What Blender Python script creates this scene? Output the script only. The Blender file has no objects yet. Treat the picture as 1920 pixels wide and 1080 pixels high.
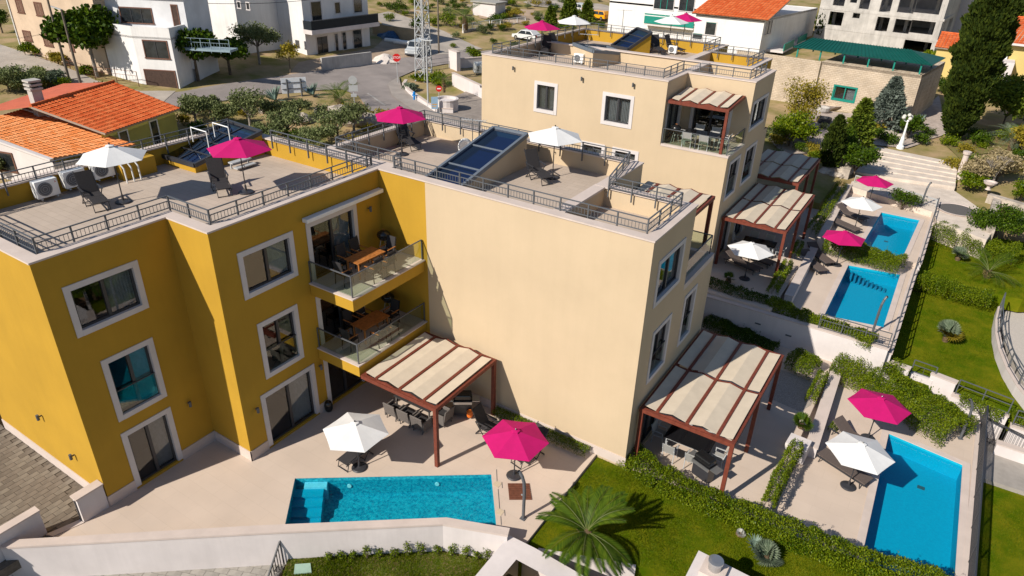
import bpy, bmesh, math, random
import numpy as np
from mathutils import Vector, Matrix
random.seed(7); RNG = np.random.default_rng(11)
S = bpy.context.scene; COL = S.collection
# ---------------------------------------------------------------- camera
CH = 19.2; FPX = 1308.207
YAW, PIT, ROL = math.radians(-32.2171615), math.radians(28.34984), math.radians(-1.69168)
def cam_axes():
    cy, sy, cp, sp, cr, sr = math.cos(YAW), math.sin(YAW), math.cos(PIT), math.sin(PIT), math.cos(ROL), math.sin(ROL)
    f = Vector((sy*cp, cy*cp, -sp)); rt = Vector((cy, -sy, 0)); dn = f.cross(rt)
    return rt*cr+dn*sr, -rt*sr+dn*cr, f
CR, CD, CF = cam_axes()
cam = bpy.data.cameras.new('camera'); camo = bpy.data.objects.new('camera', cam); COL.objects.link(camo)
cam.sensor_width = 36; cam.lens = FPX/1920*36; cam.clip_start = .3; cam.clip_end = 2000
m = Matrix((CR, -CD, -CF)).transposed().to_4x4(); m.translation = (0, 0, CH); camo.matrix_world = m
S.camera = camo
# ---------------------------------------------------------------- light
TOSUN = Vector((-.445, -1.25, 1.0)).normalized()
w = bpy.data.worlds.new("World"); S.world = w; w.use_nodes = True
nt = w.node_tree; bg = nt.nodes['Background']; sk = nt.nodes.new('ShaderNodeTexSky'); sk.sky_type = 'NISHITA'
sk.sun_disc = False; sk.sun_elevation = math.asin(TOSUN.z); sk.sun_rotation = math.atan2(TOSUN.x, TOSUN.y)
sk.air_density = 1.0; sk.dust_density = .3; sk.ozone_density = 2.0
nt.links.new(sk.outputs[0], bg.inputs[0]); bg.inputs[1].default_value = .078
sl = bpy.data.lights.new('sun', 'SUN'); sl.energy = 5.0; sl.angle = math.radians(.53); sl.color = (1, .93, .82)
so = bpy.data.objects.new('sun', sl); COL.objects.link(so); so.rotation_euler = TOSUN.to_track_quat('Z', 'Y').to_euler()
S.view_settings.view_transform = 'Standard'; S.view_settings.look = 'None'; S.view_settings.exposure = 0.34; S.view_settings.gamma = 1
# ---------------------------------------------------------------- measuring helpers
def ray(px, py): return CR*((px-960)/FPX)+CD*((py-540)/FPX)+CF
def U(px, py, z=0):
    d = ray(px, py); t = (z-CH)/d.z; return Vector((d.x*t, d.y*t, z))
def ss(a, b, t):
    t = min(1, max(0, (t-a)/(b-a))); return t*t*(3-2*t)
def g(x, y):
    z = -2.6+1.9*ss(10, 22, y)+2.7*ss(24, 48, y)
    if x > -10: z -= .9*ss(-10, 0, x)*(1-ss(50, 75, y))
    z += .035*max(0, y-85)+2.4*ss(-50, -95, x)+2.2*ss(-24, -34, x)*(1-ss(20, 48, y))
    return z
def T(px, py):
    z = 2.0
    for i in range(50):
        q = U(px, py, z); z = .5*z+.5*g(q.x, q.y)
    return U(px, py, z)
# ---------------------------------------------------------------- materials
MATS = {}
def mat(name, c, rough=.7, var=.08, scale=3.0, bump=0, bscale=40, spec=.3, metal=0, c2=None, coord='Object', streak=0):
    if name in MATS: return MATS[name]
    M = bpy.data.materials.new(name); M.use_nodes = True; n = M.node_tree.nodes; l = M.node_tree.links
    b = n['Principled BSDF']; b.inputs['Roughness'].default_value = rough; b.inputs['Metallic'].default_value = metal
    b.inputs['Specular IOR Level'].default_value = spec
    tc = n.new('ShaderNodeTexCoord'); ns = n.new('ShaderNodeTexNoise'); ns.inputs['Scale'].default_value = scale; ns.inputs['Detail'].default_value = 6
    ns.inputs['Roughness'].default_value = .6
    l.new(tc.outputs[coord], ns.inputs['Vector'])
    mx = n.new('ShaderNodeMix'); mx.data_type = 'RGBA'
    a = c; d = c2 if c2 else tuple(x*(1-2*var) for x in c)
    rp = n.new('ShaderNodeMapRange'); rp.inputs[1].default_value = .35; rp.inputs[2].default_value = .65
    l.new(ns.outputs['Fac'], rp.inputs[0]); l.new(rp.outputs[0], mx.inputs['Factor'])
    mx.inputs['A'].default_value = (*a, 1); mx.inputs['B'].default_value = (*d, 1)
    src = mx.outputs['Result']
    if streak:   # rain streaks and patchy weathering, stretched down the wall
        mp = n.new('ShaderNodeMapping'); mp.inputs['Scale'].default_value = (1, 1, .07); l.new(tc.outputs[coord], mp.inputs[0])
        n3 = n.new('ShaderNodeTexNoise'); n3.inputs['Scale'].default_value = 2.6; n3.inputs['Detail'].default_value = 7; n3.inputs['Roughness'].default_value = .7; l.new(mp.outputs[0], n3.inputs['Vector'])
        m3 = n.new('ShaderNodeMapRange'); m3.inputs[1].default_value = .42; m3.inputs[2].default_value = .75; m3.inputs[3].default_value = 1; m3.inputs[4].default_value = 1-streak; l.new(n3.outputs['Fac'], m3.inputs[0])
        vm = n.new('ShaderNodeVectorMath'); vm.operation = 'SCALE'; l.new(src, vm.inputs[0]); l.new(m3.outputs[0], vm.inputs['Scale']); src = vm.outputs[0]
    l.new(src, b.inputs['Base Color'])
    if bump:
        n2 = n.new('ShaderNodeTexNoise'); n2.inputs['Scale'].default_value = bscale; n2.inputs['Detail'].default_value = 3
        l.new(tc.outputs[coord], n2.inputs['Vector'])
        bp = n.new('ShaderNodeBump'); bp.inputs['Strength'].default_value = bump; bp.inputs['Distance'].default_value = .02
        l.new(n2.outputs['Fac'], bp.inputs['Height']); l.new(bp.outputs[0], b.inputs['Normal'])
    M['bsdf'] = 1
    MATS[name] = M; return M
def leafmat(name, c, c2, rough=.55, scale=.8, tr=.25):
    M = bpy.data.materials.new(name); M.use_nodes = True; n = M.node_tree.nodes; l = M.node_tree.links
    b = n['Principled BSDF']; b.inputs['Roughness'].default_value = rough; b.inputs['Specular IOR Level'].default_value = .12
    geo = n.new('ShaderNodeNewGeometry'); tc = n.new('ShaderNodeTexCoord'); ns = n.new('ShaderNodeTexNoise'); ns.inputs['Scale'].default_value = scale
    ns.inputs['Detail'].default_value = 3
    l.new(tc.outputs['Object'], ns.inputs['Vector'])
    ad = n.new('ShaderNodeMath'); ad.operation = 'ADD'; l.new(geo.outputs['Random Per Island'], ad.inputs[0]); l.new(ns.outputs['Fac'], ad.inputs[1])
    rp = n.new('ShaderNodeMapRange'); rp.inputs[1].default_value = .45; rp.inputs[2].default_value = 1.55; l.new(ad.outputs[0], rp.inputs[0])
    mx = n.new('ShaderNodeMix'); mx.data_type = 'RGBA'; mx.inputs['A'].default_value = (*c, 1); mx.inputs['B'].default_value = (*c2, 1)
    l.new(rp.outputs[0], mx.inputs['Factor']); l.new(mx.outputs['Result'], b.inputs['Base Color'])
    tl = n.new('ShaderNodeBsdfTranslucent'); l.new(mx.outputs['Result'], tl.inputs['Color'])
    ms = n.new('ShaderNodeMixShader'); ms.inputs[0].default_value = tr
    l.new(b.outputs[0], ms.inputs[1]); l.new(tl.outputs[0], ms.inputs[2]); l.new(ms.outputs[0], n['Material Output'].inputs[0])
    MATS[name] = M; return M
def brickmat(name, c, c2, cm, bw, bh, mortar=.01, rough=.8, rotz=0, bump=.3, var=.5, offset=.5, axis='XY', dirt=.25):
    M = bpy.data.materials.new(name); M.use_nodes = True; n = M.node_tree.nodes; l = M.node_tree.links
    b = n['Principled BSDF']; b.inputs['Roughness'].default_value = rough; b.inputs['Specular IOR Level'].default_value = .3
    tc = n.new('ShaderNodeTexCoord'); src = tc.outputs['Object']
    if axis != 'XY':
        sp = n.new('ShaderNodeSeparateXYZ'); cb = n.new('ShaderNodeCombineXYZ'); l.new(src, sp.inputs[0])
        l.new(sp.outputs['X' if axis == 'XZ' else 'Y'], cb.inputs[0]); l.new(sp.outputs['Z'], cb.inputs[1]); src = cb.outputs[0]
    mp = n.new('ShaderNodeMapping'); mp.inputs['Rotation'].default_value = (0, 0, rotz); l.new(src, mp.inputs[0])
    br = n.new('ShaderNodeTexBrick'); l.new(mp.outputs[0], br.inputs['Vector'])
    br.inputs['Scale'].default_value = 1; br.inputs['Brick Width'].default_value = bw; br.inputs['Row Height'].default_value = bh
    br.inputs['Mortar Size'].default_value = mortar; br.inputs['Color1'].default_value = (*c, 1); br.inputs['Color2'].default_value = (*c2, 1); br.inputs['Mortar'].default_value = (*cm, 1)
    br.offset = offset; br.inputs['Bias'].default_value = 0
    ns = n.new('ShaderNodeTexNoise'); ns.inputs['Scale'].default_value = .7; ns.inputs['Detail'].default_value = 8; l.new(tc.outputs['Object'], ns.inputs['Vector'])
    mr = n.new('ShaderNodeMapRange'); mr.inputs[1].default_value = .3; mr.inputs[2].default_value = .7; mr.inputs[3].default_value = 1-dirt; mr.inputs[4].default_value = 1.0
    l.new(ns.outputs['Fac'], mr.inputs[0])
    mu = n.new('ShaderNodeVectorMath'); mu.operation = 'SCALE'; l.new(br.outputs['Color'], mu.inputs[0]); l.new(mr.outputs[0], mu.inputs['Scale'])
    l.new(mu.outputs[0], b.inputs['Base Color'])
    bp = n.new('ShaderNodeBump'); bp.inputs['Strength'].default_value = bump; bp.inputs['Distance'].default_value = .01; bp.invert = True
    l.new(br.outputs['Fac'], bp.inputs['Height']); l.new(bp.outputs[0], b.inputs['Normal'])
    MATS[name] = M; return M
def glassmat(name, tint, refl=.5, alpha=.35, rough=.02, bump=0, bscale=3, ior=1.5, grow=0):
    """tinted see-through pane: fresnel gloss over a tinted transparent sheet"""
    M = bpy.data.materials.new(name); M.use_nodes = True; n = M.node_tree.nodes; l = M.node_tree.links
    for x in list(n):
        if x.type != 'OUTPUT_MATERIAL': n.remove(x)
    t = n.new('ShaderNodeBsdfTransparent'); t.inputs[0].default_value = (*tint, 1)
    gl = n.new('ShaderNodeBsdfGlossy'); gl.inputs['Roughness'].default_value = rough
    fr = n.new('ShaderNodeFresnel'); fr.inputs[0].default_value = ior
    mr = n.new('ShaderNodeMapRange'); mr.inputs[3].default_value = alpha; mr.inputs[4].default_value = 1.0; l.new(fr.outputs[0], mr.inputs[0])
    ms = n.new('ShaderNodeMixShader'); geo = n.new('ShaderNodeNewGeometry'); fb = n.new('ShaderNodeMix'); fb.data_type = 'FLOAT'   # seen from inside: a plain weak reflection
    l.new(geo.outputs['Backfacing'], fb.inputs[0]); l.new(mr.outputs[0], fb.inputs[2]); fb.inputs[3].default_value = .04; l.new(fb.outputs[0], ms.inputs[0]); l.new(t.outputs[0], ms.inputs[1]); l.new(gl.outputs[0], ms.inputs[2])
    l.new(ms.outputs[0], n['Material Output'].inputs[0])
    if bump:
        tc = n.new('ShaderNodeTexCoord'); ns = n.new('ShaderNodeTexNoise'); ns.inputs['Scale'].default_value = bscale; ns.inputs['Detail'].default_value = 4
        ns.inputs['Distortion'].default_value = .6
        bp = n.new('ShaderNodeBump'); bp.inputs['Strength'].default_value = bump; bp.inputs['Distance'].default_value = .1
        l.new(tc.outputs['Object'], ns.inputs['Vector']); l.new(ns.outputs['Fac'], bp.inputs['Height'])
        l.new(bp.outputs[0], gl.inputs['Normal']); l.new(bp.outputs[0], fr.inputs['Normal'])
    MATS[name] = M; return M
YEL = mat('yellow_stucco', (.435, .25, .022), .85, .05, .5, .25, 60, streak=.05)
CRE = mat('cream_stucco', (.515, .40, .268), .85, .035, .4, .25, 60, streak=.035)
COP = mat('pale_stone_coping', (.56, .47, .42), .7, .06, 1.2, .1, 30)
WHT = mat('white_plaster', (.63, .575, .56), .8, .06, .6, .15, 40, streak=.07)
HWHT = mat('white_house_render', (.72, .70, .69), .8, .05, .5, .15, 40, streak=.12)
SKF = mat('slate_blue_frame', (.12, .14, .17), .4, .05, 5, spec=.5)
SUR = mat('white_window_surround', (.58, .54, .53), .7, .04, 2)
GREY = mat('grey_metal_paint', (.09, .095, .105), .45, .05, 5, spec=.5)
DGREY = mat('dark_frame_metal', (.035, .035, .04), .4, .05, 5, spec=.5)
LGREY = mat('light_grey_metal', (.42, .43, .44), .4, .05, 5, spec=.5)
STEEL = mat('brushed_steel', (.5, .5, .5), .3, .05, 5, metal=.8)
WOOD = mat('red_brown_timber', (.175, .042, .024), .6, .15, 6, .15, 30)
TEAK = mat('oiled_teak', (.45, .17, .045), .45, .2, 9, .1, 40)
FAB = mat('beige_canvas', (.56, .475, .37), .9, .05, 2, .05, 30)
PINK = mat('magenta_canvas', (.44, .002, .115), .85, .05, 3, .1, 20)
WCAN = mat('white_canvas', (.66, .65, .64), .85, .03, 3, .1, 20)
DFAB = mat('charcoal_mesh_fabric', (.035, .032, .034), .8, .1, 20, .2, 80)
BFAB = mat('brown_mesh_fabric', (.11, .085, .075), .8, .1, 20, .2, 80)
BLACK = mat('black_enamel', (.012, .012, .013), .25, .05, 5, spec=.6)
DARK = mat('dark_interior', (.02, .018, .016), .9, .1, 2)
CURT = mat('curtain_cloth', (.55, .55, .53), .9, .1, 8)
WICK = mat('grey_wicker', (.16, .14, .13), .8, .2, 60, .4, 90)
WHP = mat('white_enamel', (.75, .75, .74), .4, .03, 5, spec=.5)
CONC = mat('raw_concrete', (.50, .47, .44), .9, .12, .8, .2, 20, streak=.25)
DECK_ = 0
DECK = brickmat('pool_deck_stone', (.545, .44, .36), (.56, .455, .375), (.49, .395, .32), 1.2, .6, .005, .75, 0, .04, dirt=.1, offset=.5)
SOIL = mat('dry_soil', (.30, .17, .09), .95, .25, 1.5, .6, 15)
GRAV = mat('pale_gravel', (.45, .39, .34), .95, .25, 30, .6, 60)
ASPH = mat('worn_asphalt', (.27, .235, .22), .9, .12, .35, .3, 30)
SIDEW = mat('pavement_concrete', (.33, .29, .26), .9, .1, .8, .2, 20)
STONE = mat('rough_limestone', (.50, .43, .36), .95, .25, 2, .8, 6)
LIN = mat('pool_mosaic', (.005, .36, .50), .6, .08, 14, c2=(.006, .31, .45), spec=.05)
LINR = mat('ripple_light_pool_mosaic', (.004, .18, .28), .6, .1, 10, c2=(.025, .42, .5), spec=.05)  # light and dark of water ripples painted into the basin colour as noise
ROOFT = brickmat('terrace_tiles', (.44, .36, .295), (.47, .385, .315), (.36, .29, .235), .6, .3, .008, .85, 0, .1, dirt=.14, offset=.5)
GLASSW = glassmat('window_glass', (.75, .78, .8), alpha=.06)
GLASSB = glassmat('balustrade_glass', (.80, .86, .80), alpha=.05)
GLASSS = glassmat('skylight_glass', (.10, .22, .42), alpha=.14, rough=.05)
WATER = glassmat('pool_water', (.45, .88, .93), alpha=.0, rough=.02, bump=.9, bscale=6, ior=1.33)
WATERC = glassmat('still_pool_water', (.45, .88, .95), alpha=.0, rough=.015, bump=.08, bscale=5, ior=1.33)
# ---------------------------------------------------------------- mesh builder
class MB:
    def __init__(s): s.v = []; s.f = []
    def q(s, *ps):
        b = len(s.v); s.v += [tuple(p) for p in ps]; s.f.append(tuple(range(b, b+len(ps)))); return s
    def box(s, x0, y0, z0, x1, y1, z1):
        b = len(s.v)
        s.v += [(x, y, z) for z in (z0, z1) for x, y in ((x0, y0), (x1, y0), (x1, y1), (x0, y1))]
        s.f += [tuple(b+i for i in f) for f in ((0, 3, 2, 1), (4, 5, 6, 7), (0, 1, 5, 4), (1, 2, 6, 5), (2, 3, 7, 6), (3, 0, 4, 7))]; return s
    def obox(s, c, u, n, wd, dp, z0, z1):
        """oriented box: centre c (xy), half-extent along u is wd/2, along n dp/2"""
        u = Vector((u[0], u[1])); n = Vector((n[0], n[1])); c = Vector((c[0], c[1]))
        P = [c-u*wd/2-n*dp/2, c+u*wd/2-n*dp/2, c+u*wd/2+n*dp/2, c-u*wd/2+n*dp/2]
        return s.prism([(p.x, p.y) for p in P], z0, z1)
    def prism(s, poly, z0, z1):
        a = sum(poly[i][0]*poly[(i+1) % len(poly)][1]-poly[(i+1) % len(poly)][0]*poly[i][1] for i in range(len(poly)))
        if a < 0: poly = poly[::-1]
        b = len(s.v); k = len(poly)
        s.v += [(p[0], p[1], z0) for p in poly]+[(p[0], p[1], z1) for p in poly]
        s.f.append(tuple(b+i for i in range(k))[::-1]); s.f.append(tuple(b+k+i for i in range(k)))
        s.f += [(b+i, b+(i+1) % k, b+k+(i+1) % k, b+k+i) for i in range(k)]; return s
    def seg(s, p, q, wd=.05, h=None, up=(0, 0, 1)):
        h = h or wd; p = Vector(p); q = Vector(q); d = (q-p)
        if d.length < 1e-6: return s
        d.normalize(); upv = Vector(up)
        if abs(d.dot(upv)) > .99: upv = Vector((1, 0, 0))
        a = d.cross(upv).normalized(); c = a.cross(d).normalized(); b = len(s.v)
        for e in (p, q):
            for i, j in ((-1, -1), (1, -1), (1, 1), (-1, 1)): s.v.append(tuple(e+a*(i*wd/2)+c*(j*h/2)))
        s.f += [tuple(b+i for i in f) for f in ((0, 1, 2, 3), (7, 6, 5, 4), (0, 4, 5, 1), (1, 5, 6, 2), (2, 6, 7, 3), (3, 7, 4, 0))]; return s
    def cyl(s, p, q, r0, r1=None, n=10, cap=True):
        r1 = r0 if r1 is None else r1; p = Vector(p); q = Vector(q); d = (q-p).normalized()
        up = Vector((0, 0, 1)) if abs(d.z) < .95 else Vector((1, 0, 0)); a = d.cross(up).normalized(); c = d.cross(a); b = len(s.v)
        for e, r in ((p, r0), (q, r1)):
            for i in range(n):
                t = 2*math.pi*i/n; s.v.append(tuple(e+a*(r*math.cos(t))+c*(r*math.sin(t))))
        s.f += [(b+i, b+n+i, b+n+(i+1) % n, b+(i+1) % n) for i in range(n)]
        if cap: s.f += [tuple(b+i for i in range(n)), tuple(b+n+i for i in range(n))[::-1]]
        return s
    def tube(s, pts, r, n=6):
        for i in range(len(pts)-1): s.cyl(pts[i], pts[i+1], r if not isinstance(r, (list, tuple)) else r[i], None if not isinstance(r, (list, tuple)) else r[i+1], n)
        return s
    def lathe(s, prof, c=(0, 0, 0), n=16):
        b = len(s.v)
        for r, z in prof:
            for i in range(n):
                t = 2*math.pi*i/n; s.v.append((c[0]+r*math.cos(t), c[1]+r*math.sin(t), c[2]+z))
        for k in range(len(prof)-1):
            s.f += [(b+k*n+i, b+k*n+(i+1) % n, b+(k+1)*n+(i+1) % n, b+(k+1)*n+i) for i in range(n)]
        s.f += [tuple(b+i for i in range(n))[::-1], tuple(b+(len(prof)-1)*n+i for i in range(n))]; return s
def wpos(o):
    p = Vector((0, 0, 0))
    while o: p += o.location; o = o.parent
    return p
def link(name, me, m, parent=None, world=True, label=None, kind=None, smooth=False):
    o = bpy.data.objects.new(name, me); COL.objects.link(o)
    if m and not me.materials: me.materials.append(m)
    if smooth: me.polygons.foreach_set('use_smooth', [True]*len(me.polygons))
    if parent:
        o.parent = parent
        if world: o.location = -wpos(parent)
    if label: o['label'] = label
    if kind: o['kind'] = kind
    return o
def obj(name, mb, m, parent=None, world=True, label=None, kind=None, smooth=False, bevel=0):
    me = bpy.data.meshes.new(name); me.from_pydata(mb.v, [], mb.f); me.update()
    o = link(name, me, m, parent, world, label, kind, smooth)
    if bevel:
        b = o.modifiers.new('bevel', 'BEVEL'); b.width = bevel; b.segments = 2; b.limit_method = 'ANGLE'
    return o
def tag(o, label, cat, group=None):
    o['label'] = label; o['category'] = cat
    if group: o['group'] = group
    return o
def thing(name, label, cat, loc=(0, 0, 0), group=None, rz=0):
    o = bpy.data.objects.new(name, None); COL.objects.link(o); o.empty_display_size = .2
    o.location = loc; o.rotation_euler = (0, 0, rz); return tag(o, label, cat, group)
def struct(name, mb, m, **k):
    return obj(name, mb, m, kind='structure', **k)
CHILD = {}
def kids(o): return [c for c in bpy.data.objects if c.parent == o]
def dup(root, loc, rz, label, group=None):
    """copy a thing with its parts and sub-parts"""
    if root.name not in CHILD:
        tree = {}
        for c in bpy.data.objects:
            if c.parent: tree.setdefault(c.parent.name, []).append(c)
        def sub(o): return [(c, sub(c)) for c in tree.get(o.name, [])]
        CHILD[root.name] = sub(root)
    r = root.copy(); COL.objects.link(r); r.location = loc; r.rotation_euler = (0, 0, rz); r['label'] = label
    if group: r['group'] = group
    def rec(lst, par):
        for c, s in lst:
            n = c.copy(); COL.objects.link(n); n.parent = par; rec(s, n)
    rec(CHILD[root.name], r); return r
class Proto:
    def __init__(s, o): s.o = o; s.used = False
    def put(s, loc, rz, label, group=None):
        if not s.used:
            if s.o.name not in CHILD: dup_register(s.o)
            s.used = True; s.o.location = loc; s.o.rotation_euler = (0, 0, rz); s.o['label'] = label
            if group: s.o['group'] = group
            return s.o
        return dup(s.o, loc, rz, label, group)
def dup_register(root):
    tree = {}
    for c in bpy.data.objects:
        if c.parent: tree.setdefault(c.parent.name, []).append(c)
    def sub(o): return [(c, sub(c)) for c in tree.get(o.name, [])]
    CHILD[root.name] = sub(root)
# ================================================================ BUILDINGS
def facade(mb, P0, P1, z0, z1, holes=(), th=.2):
    """wall from P0 to P1 (outside on the right-hand side) with rectangular openings (u0,u1,za,zb)"""
    P0 = Vector((P0[0], P0[1], 0)); P1 = Vector((P1[0], P1[1], 0)); L = (P1-P0).length; u = (P1-P0)/L; n = Vector((u.y, -u.x, 0))
    us = sorted({0, L, *[h[0] for h in holes], *[h[1] for h in holes]}); zs = sorted({z0, z1, *[h[2] for h in holes], *[h[3] for h in holes]})
    def pt(a, z, d=0): p = P0+u*a-n*d; return (p.x, p.y, z)
    for i in range(len(us)-1):
        for j in range(len(zs)-1):
            a, b, c, d = us[i], us[i+1], zs[j], zs[j+1]
            if any(h[0] <= a+1e-6 and b <= h[1]+1e-6 and h[2] <= c+1e-6 and d <= h[3]+1e-6 for h in holes): continue
            mb.q(pt(a, c), pt(b, c), pt(b, d), pt(a, d)); mb.q(pt(a, d, th), pt(b, d, th), pt(b, c, th), pt(a, c, th))
    for a, b, c, d in holes:
        mb.q(pt(a, c), pt(a, d), pt(a, d, th), pt(a, c, th)); mb.q(pt(b, d), pt(b, c), pt(b, c, th), pt(b, d, th))
        mb.q(pt(a, d), pt(b, d), pt(b, d, th), pt(a, d, th)); mb.q(pt(b, c), pt(a, c), pt(a, c, th), pt(b, c, th))
    mb.q(pt(0, z1), pt(L, z1), pt(L, z1, th), pt(0, z1, th))
def window(parent, P0, P1, u0, u1, z0, z1, sw=.17, panes=2, guard=False, sill=True, curtain=True, depth=.16, surround=None, door=False, frame=None, room=1.5, cside=1):
    """window on the wall P0->P1; u0..z1 are the outer limits of its surround. part: window > frame, pane, curtain..."""
    P0 = Vector((P0[0], P0[1], 0)); P1 = Vector((P1[0], P1[1], 0)); u = (P1-P0).normalized(); n = Vector((u.y, -u.x, 0))
    def B(mb, a, b, c, d, o0, o1):
        p = P0+u*((a+b)/2)+n*((o0+o1)/2); mb.obox((p.x, p.y), u, n, b-a, abs(o1-o0), c, d)
    w_ = MB(); zb = z0 if door else z0+sw
    B(w_, u0, u0+sw, z0, z1-sw, -depth, .035); B(w_, u1-sw, u1, z0, z1-sw, -depth, .035)
    B(w_, u0, u1, z1-sw, z1, -depth, .035)
    if not door: B(w_, u0+sw, u1-sw, z0, z0+sw, -depth, .045)
    win = obj('door' if door else 'window', w_, surround or SUR, parent)
    a, b, c, d = u0+sw, u1-sw, zb, z1-sw
    f = MB(); fw = .075
    B(f, a, a+fw, c, d, -depth, -depth+.07); B(f, b-fw, b, c, d, -depth, -depth+.07)
    B(f, a+fw, b-fw, d-fw, d, -depth, -depth+.07); B(f, a+fw, b-fw, c, c+fw, -depth, -depth+.07)
    k = panes
    for i in range(1, k):
        m_ = a+(b-a)*i/k; B(f, m_-.055, m_+.055, c+fw, d-fw, -depth, -depth+.085)
    obj('frame', f, frame or DGREY, win, world=False)
    for i in range(k):
        pa, pb = a+(b-a)*i/k+.06, a+(b-a)*(i+1)/k-.06
        p = MB(); B(p, pa, pb, c+fw-.005, d-fw+.005, -depth+.02, -depth+.03); obj('pane', p, GLASSW, win, world=False)
    # the dark room behind
    r = MB(); z_f = c
    def pt(s_, z, o): q = P0+u*s_+n*o; return (q.x, q.y, z)
    o0, o1 = -depth-.02, -depth-room
    r.q(pt(a, c, o1), pt(b, c, o1), pt(b, d, o1), pt(a, d, o1)); r.q(pt(a, c, o0), pt(a, c, o1), pt(a, d, o1), pt(a, d, o0))
    r.q(pt(b, c, o0), pt(b, c, o1), pt(b, d, o1), pt(b, d, o0)); r.q(pt(a, d, o0), pt(b, d, o0), pt(b, d, o1), pt(a, d, o1)); r.q(pt(a, c, o0), pt(b, c, o0), pt(b, c, o1), pt(a, c, o1))
    obj('room_recess', r, DARK, win, world=False)
    if curtain:
        cc = MB(); W = (b-a)*(.42 if curtain != 2 else 1.0); s0 = (b-W) if cside > 0 else a; N = 26 if curtain != 2 else 48
        pr = None
        for i in range(N+1):
            s_ = s0+W*i/N; o = -depth-.14+.05*math.sin(i*2.1)
            cur = (s_, o)
            if pr: cc.q(pt(pr[0], c+.02, pr[1]), pt(cur[0], c+.02, cur[1]), pt(cur[0], d-.02, cur[1]), pt(pr[0], d-.02, pr[1]))
            pr = cur
        obj('curtain', cc, CURT, win, world=False)
    if guard:
        gp = MB(); B(gp, a-.02, b+.02, c+.02, c+.92, -.06, -.045); obj('guard_glass', gp, GLASSB, win, world=False)
        gr = MB(); B(gr, a-.02, b+.02, c+.92, c+.96, -.075, -.03); obj('guard_rail', gr, DGREY, win, world=False)
    return win
def hole(u0, u1, z0, z1, sw=.17, door=False): return (u0+sw-.02, u1-sw+.02, z0 if door else z0+sw-.02, z1-sw+.02)
def offset(poly, d):
    n = len(poly); out = []
    a = sum(poly[i][0]*poly[(i+1) % n][1]-poly[(i+1) % n][0]*poly[i][1] for i in range(n)); sg = 1 if a > 0 else -1
    for i in range(n):
        p0, p1, p2 = Vector(poly[i-1]), Vector(poly[i]), Vector(poly[(i+1) % n])
        e1 = (p1-p0).normalized(); e2 = (p2-p1).normalized(); n1 = Vector((e1.y, -e1.x))*sg; n2 = Vector((e2.y, -e2.x))*sg
        b = (n1+n2); b = b/(1+n1.dot(n2)) if 1+n1.dot(n2) > .05 else n1
        out.append((p1.x+b.x*d, p1.y+b.y*d))
    return out
def ring(mb, poly, dout, din, z0, z1):
    o = offset(poly, dout); i_ = offset(poly, -din); n = len(poly)
    for k in range(n):
        a, b = o[k], o[(k+1) % n]; c, d = i_[(k+1) % n], i_[k]
        mb.q((*a, z1), (*b, z1), (*c, z1), (*d, z1)); mb.q((*a, z0), (*d, z0), (*c, z0), (*b, z0))
        mb.q((*a, z0), (*b, z0), (*b, z1), (*a, z1)); mb.q((*d, z1), (*c, z1), (*c, z0), (*d, z0))
def railing(parent, pts, z, h=.5, name='roof_railing', spacing=1.08, closed=False, m=None, bracket=.35, low=.06, mid=.62, bal=.13, th=1.0):
    """posts, top rail, lower rails and balusters along a path"""
    m = m or GREY
    root = parent; pts = [Vector((p[0], p[1], 0)) for p in pts]
    top = MB(); lo = MB(); ba = MB(); first = None
    for i in range(len(pts)-1):
        a, b = pts[i], pts[i+1]; zz = Vector((0, 0, z))
        top.seg(a+zz+Vector((0, 0, h)), b+zz+Vector((0, 0, h)), .05*th, .03*th)
        lo.seg(a+zz+Vector((0, 0, h*mid)), b+zz+Vector((0, 0, h*mid)), .03*th, .03*th); lo.seg(a+zz+Vector((0, 0, low)), b+zz+Vector((0, 0, low)), .03*th, .03*th)
        L = (b-a).length; k = max(1, round(L/bal))
        for j in range(k):
            p = a.lerp(b, (j+.5)/k); ba.seg(p+zz+Vector((0, 0, low)), p+zz+Vector((0, 0, h*mid)), .014*th)
    o = obj(name, top, m, parent)
    wl = parent is not None and parent.type == 'MESH'
    if wl: o.location = (0, 0, 0)
    obj('lower_rails', lo, m, o, world=False)
    obj('balusters', ba, m, o, world=False, kind='stuff')
    pm = None
    for i in range(len(pts)-1):
        a, b = pts[i], pts[i+1]; L = (b-a).length; k = max(1, round(L/spacing))
        for j in range(k+1):
            if j == 0 and i > 0: continue
            p = a.lerp(b, j/k)
            if pm is None:
                q = MB().box(-.022*th, -.03*th, -bracket, .022*th, .03*th, h); po = obj('post', q, m, o, world=False); pm = po.data
            else:
                po = link('post', pm, m, o, world=False)
            po.location = (p.x, p.y, z); d = b-a; po.rotation_euler = (0, 0, math.atan2(d.y, d.x))
    return o
def glass_rail(parent, pts, z, h=.9, name='glass_balustrade'):
    pts = [Vector((p[0], p[1], z)) for p in pts]; up = Vector((0, 0, h)); top = MB()
    for i in range(len(pts)-1): top.seg(pts[i]+up, pts[i+1]+up, .05, .035)
    o = obj(name, top, GREY, parent)
    for i in range(len(pts)-1):
        a, b = pts[i], pts[i+1]; e = Vector((0, 0, .05)); n = (b-a).normalized().cross(Vector((0, 0, 1)))*.006
        g_ = MB(); g_.q(a+e+n, b+e+n, b+up+n, a+up+n); g_.q(a+e-n, a+up-n, b+up-n, b+e-n); obj('glass_panel', g_, GLASSB, o, world=False)
    for p in pts:
        q = MB().seg(p-Vector((0, 0, .02)), p+up, .045); obj('post', q, GREY, o, world=False)
    return o
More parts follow.
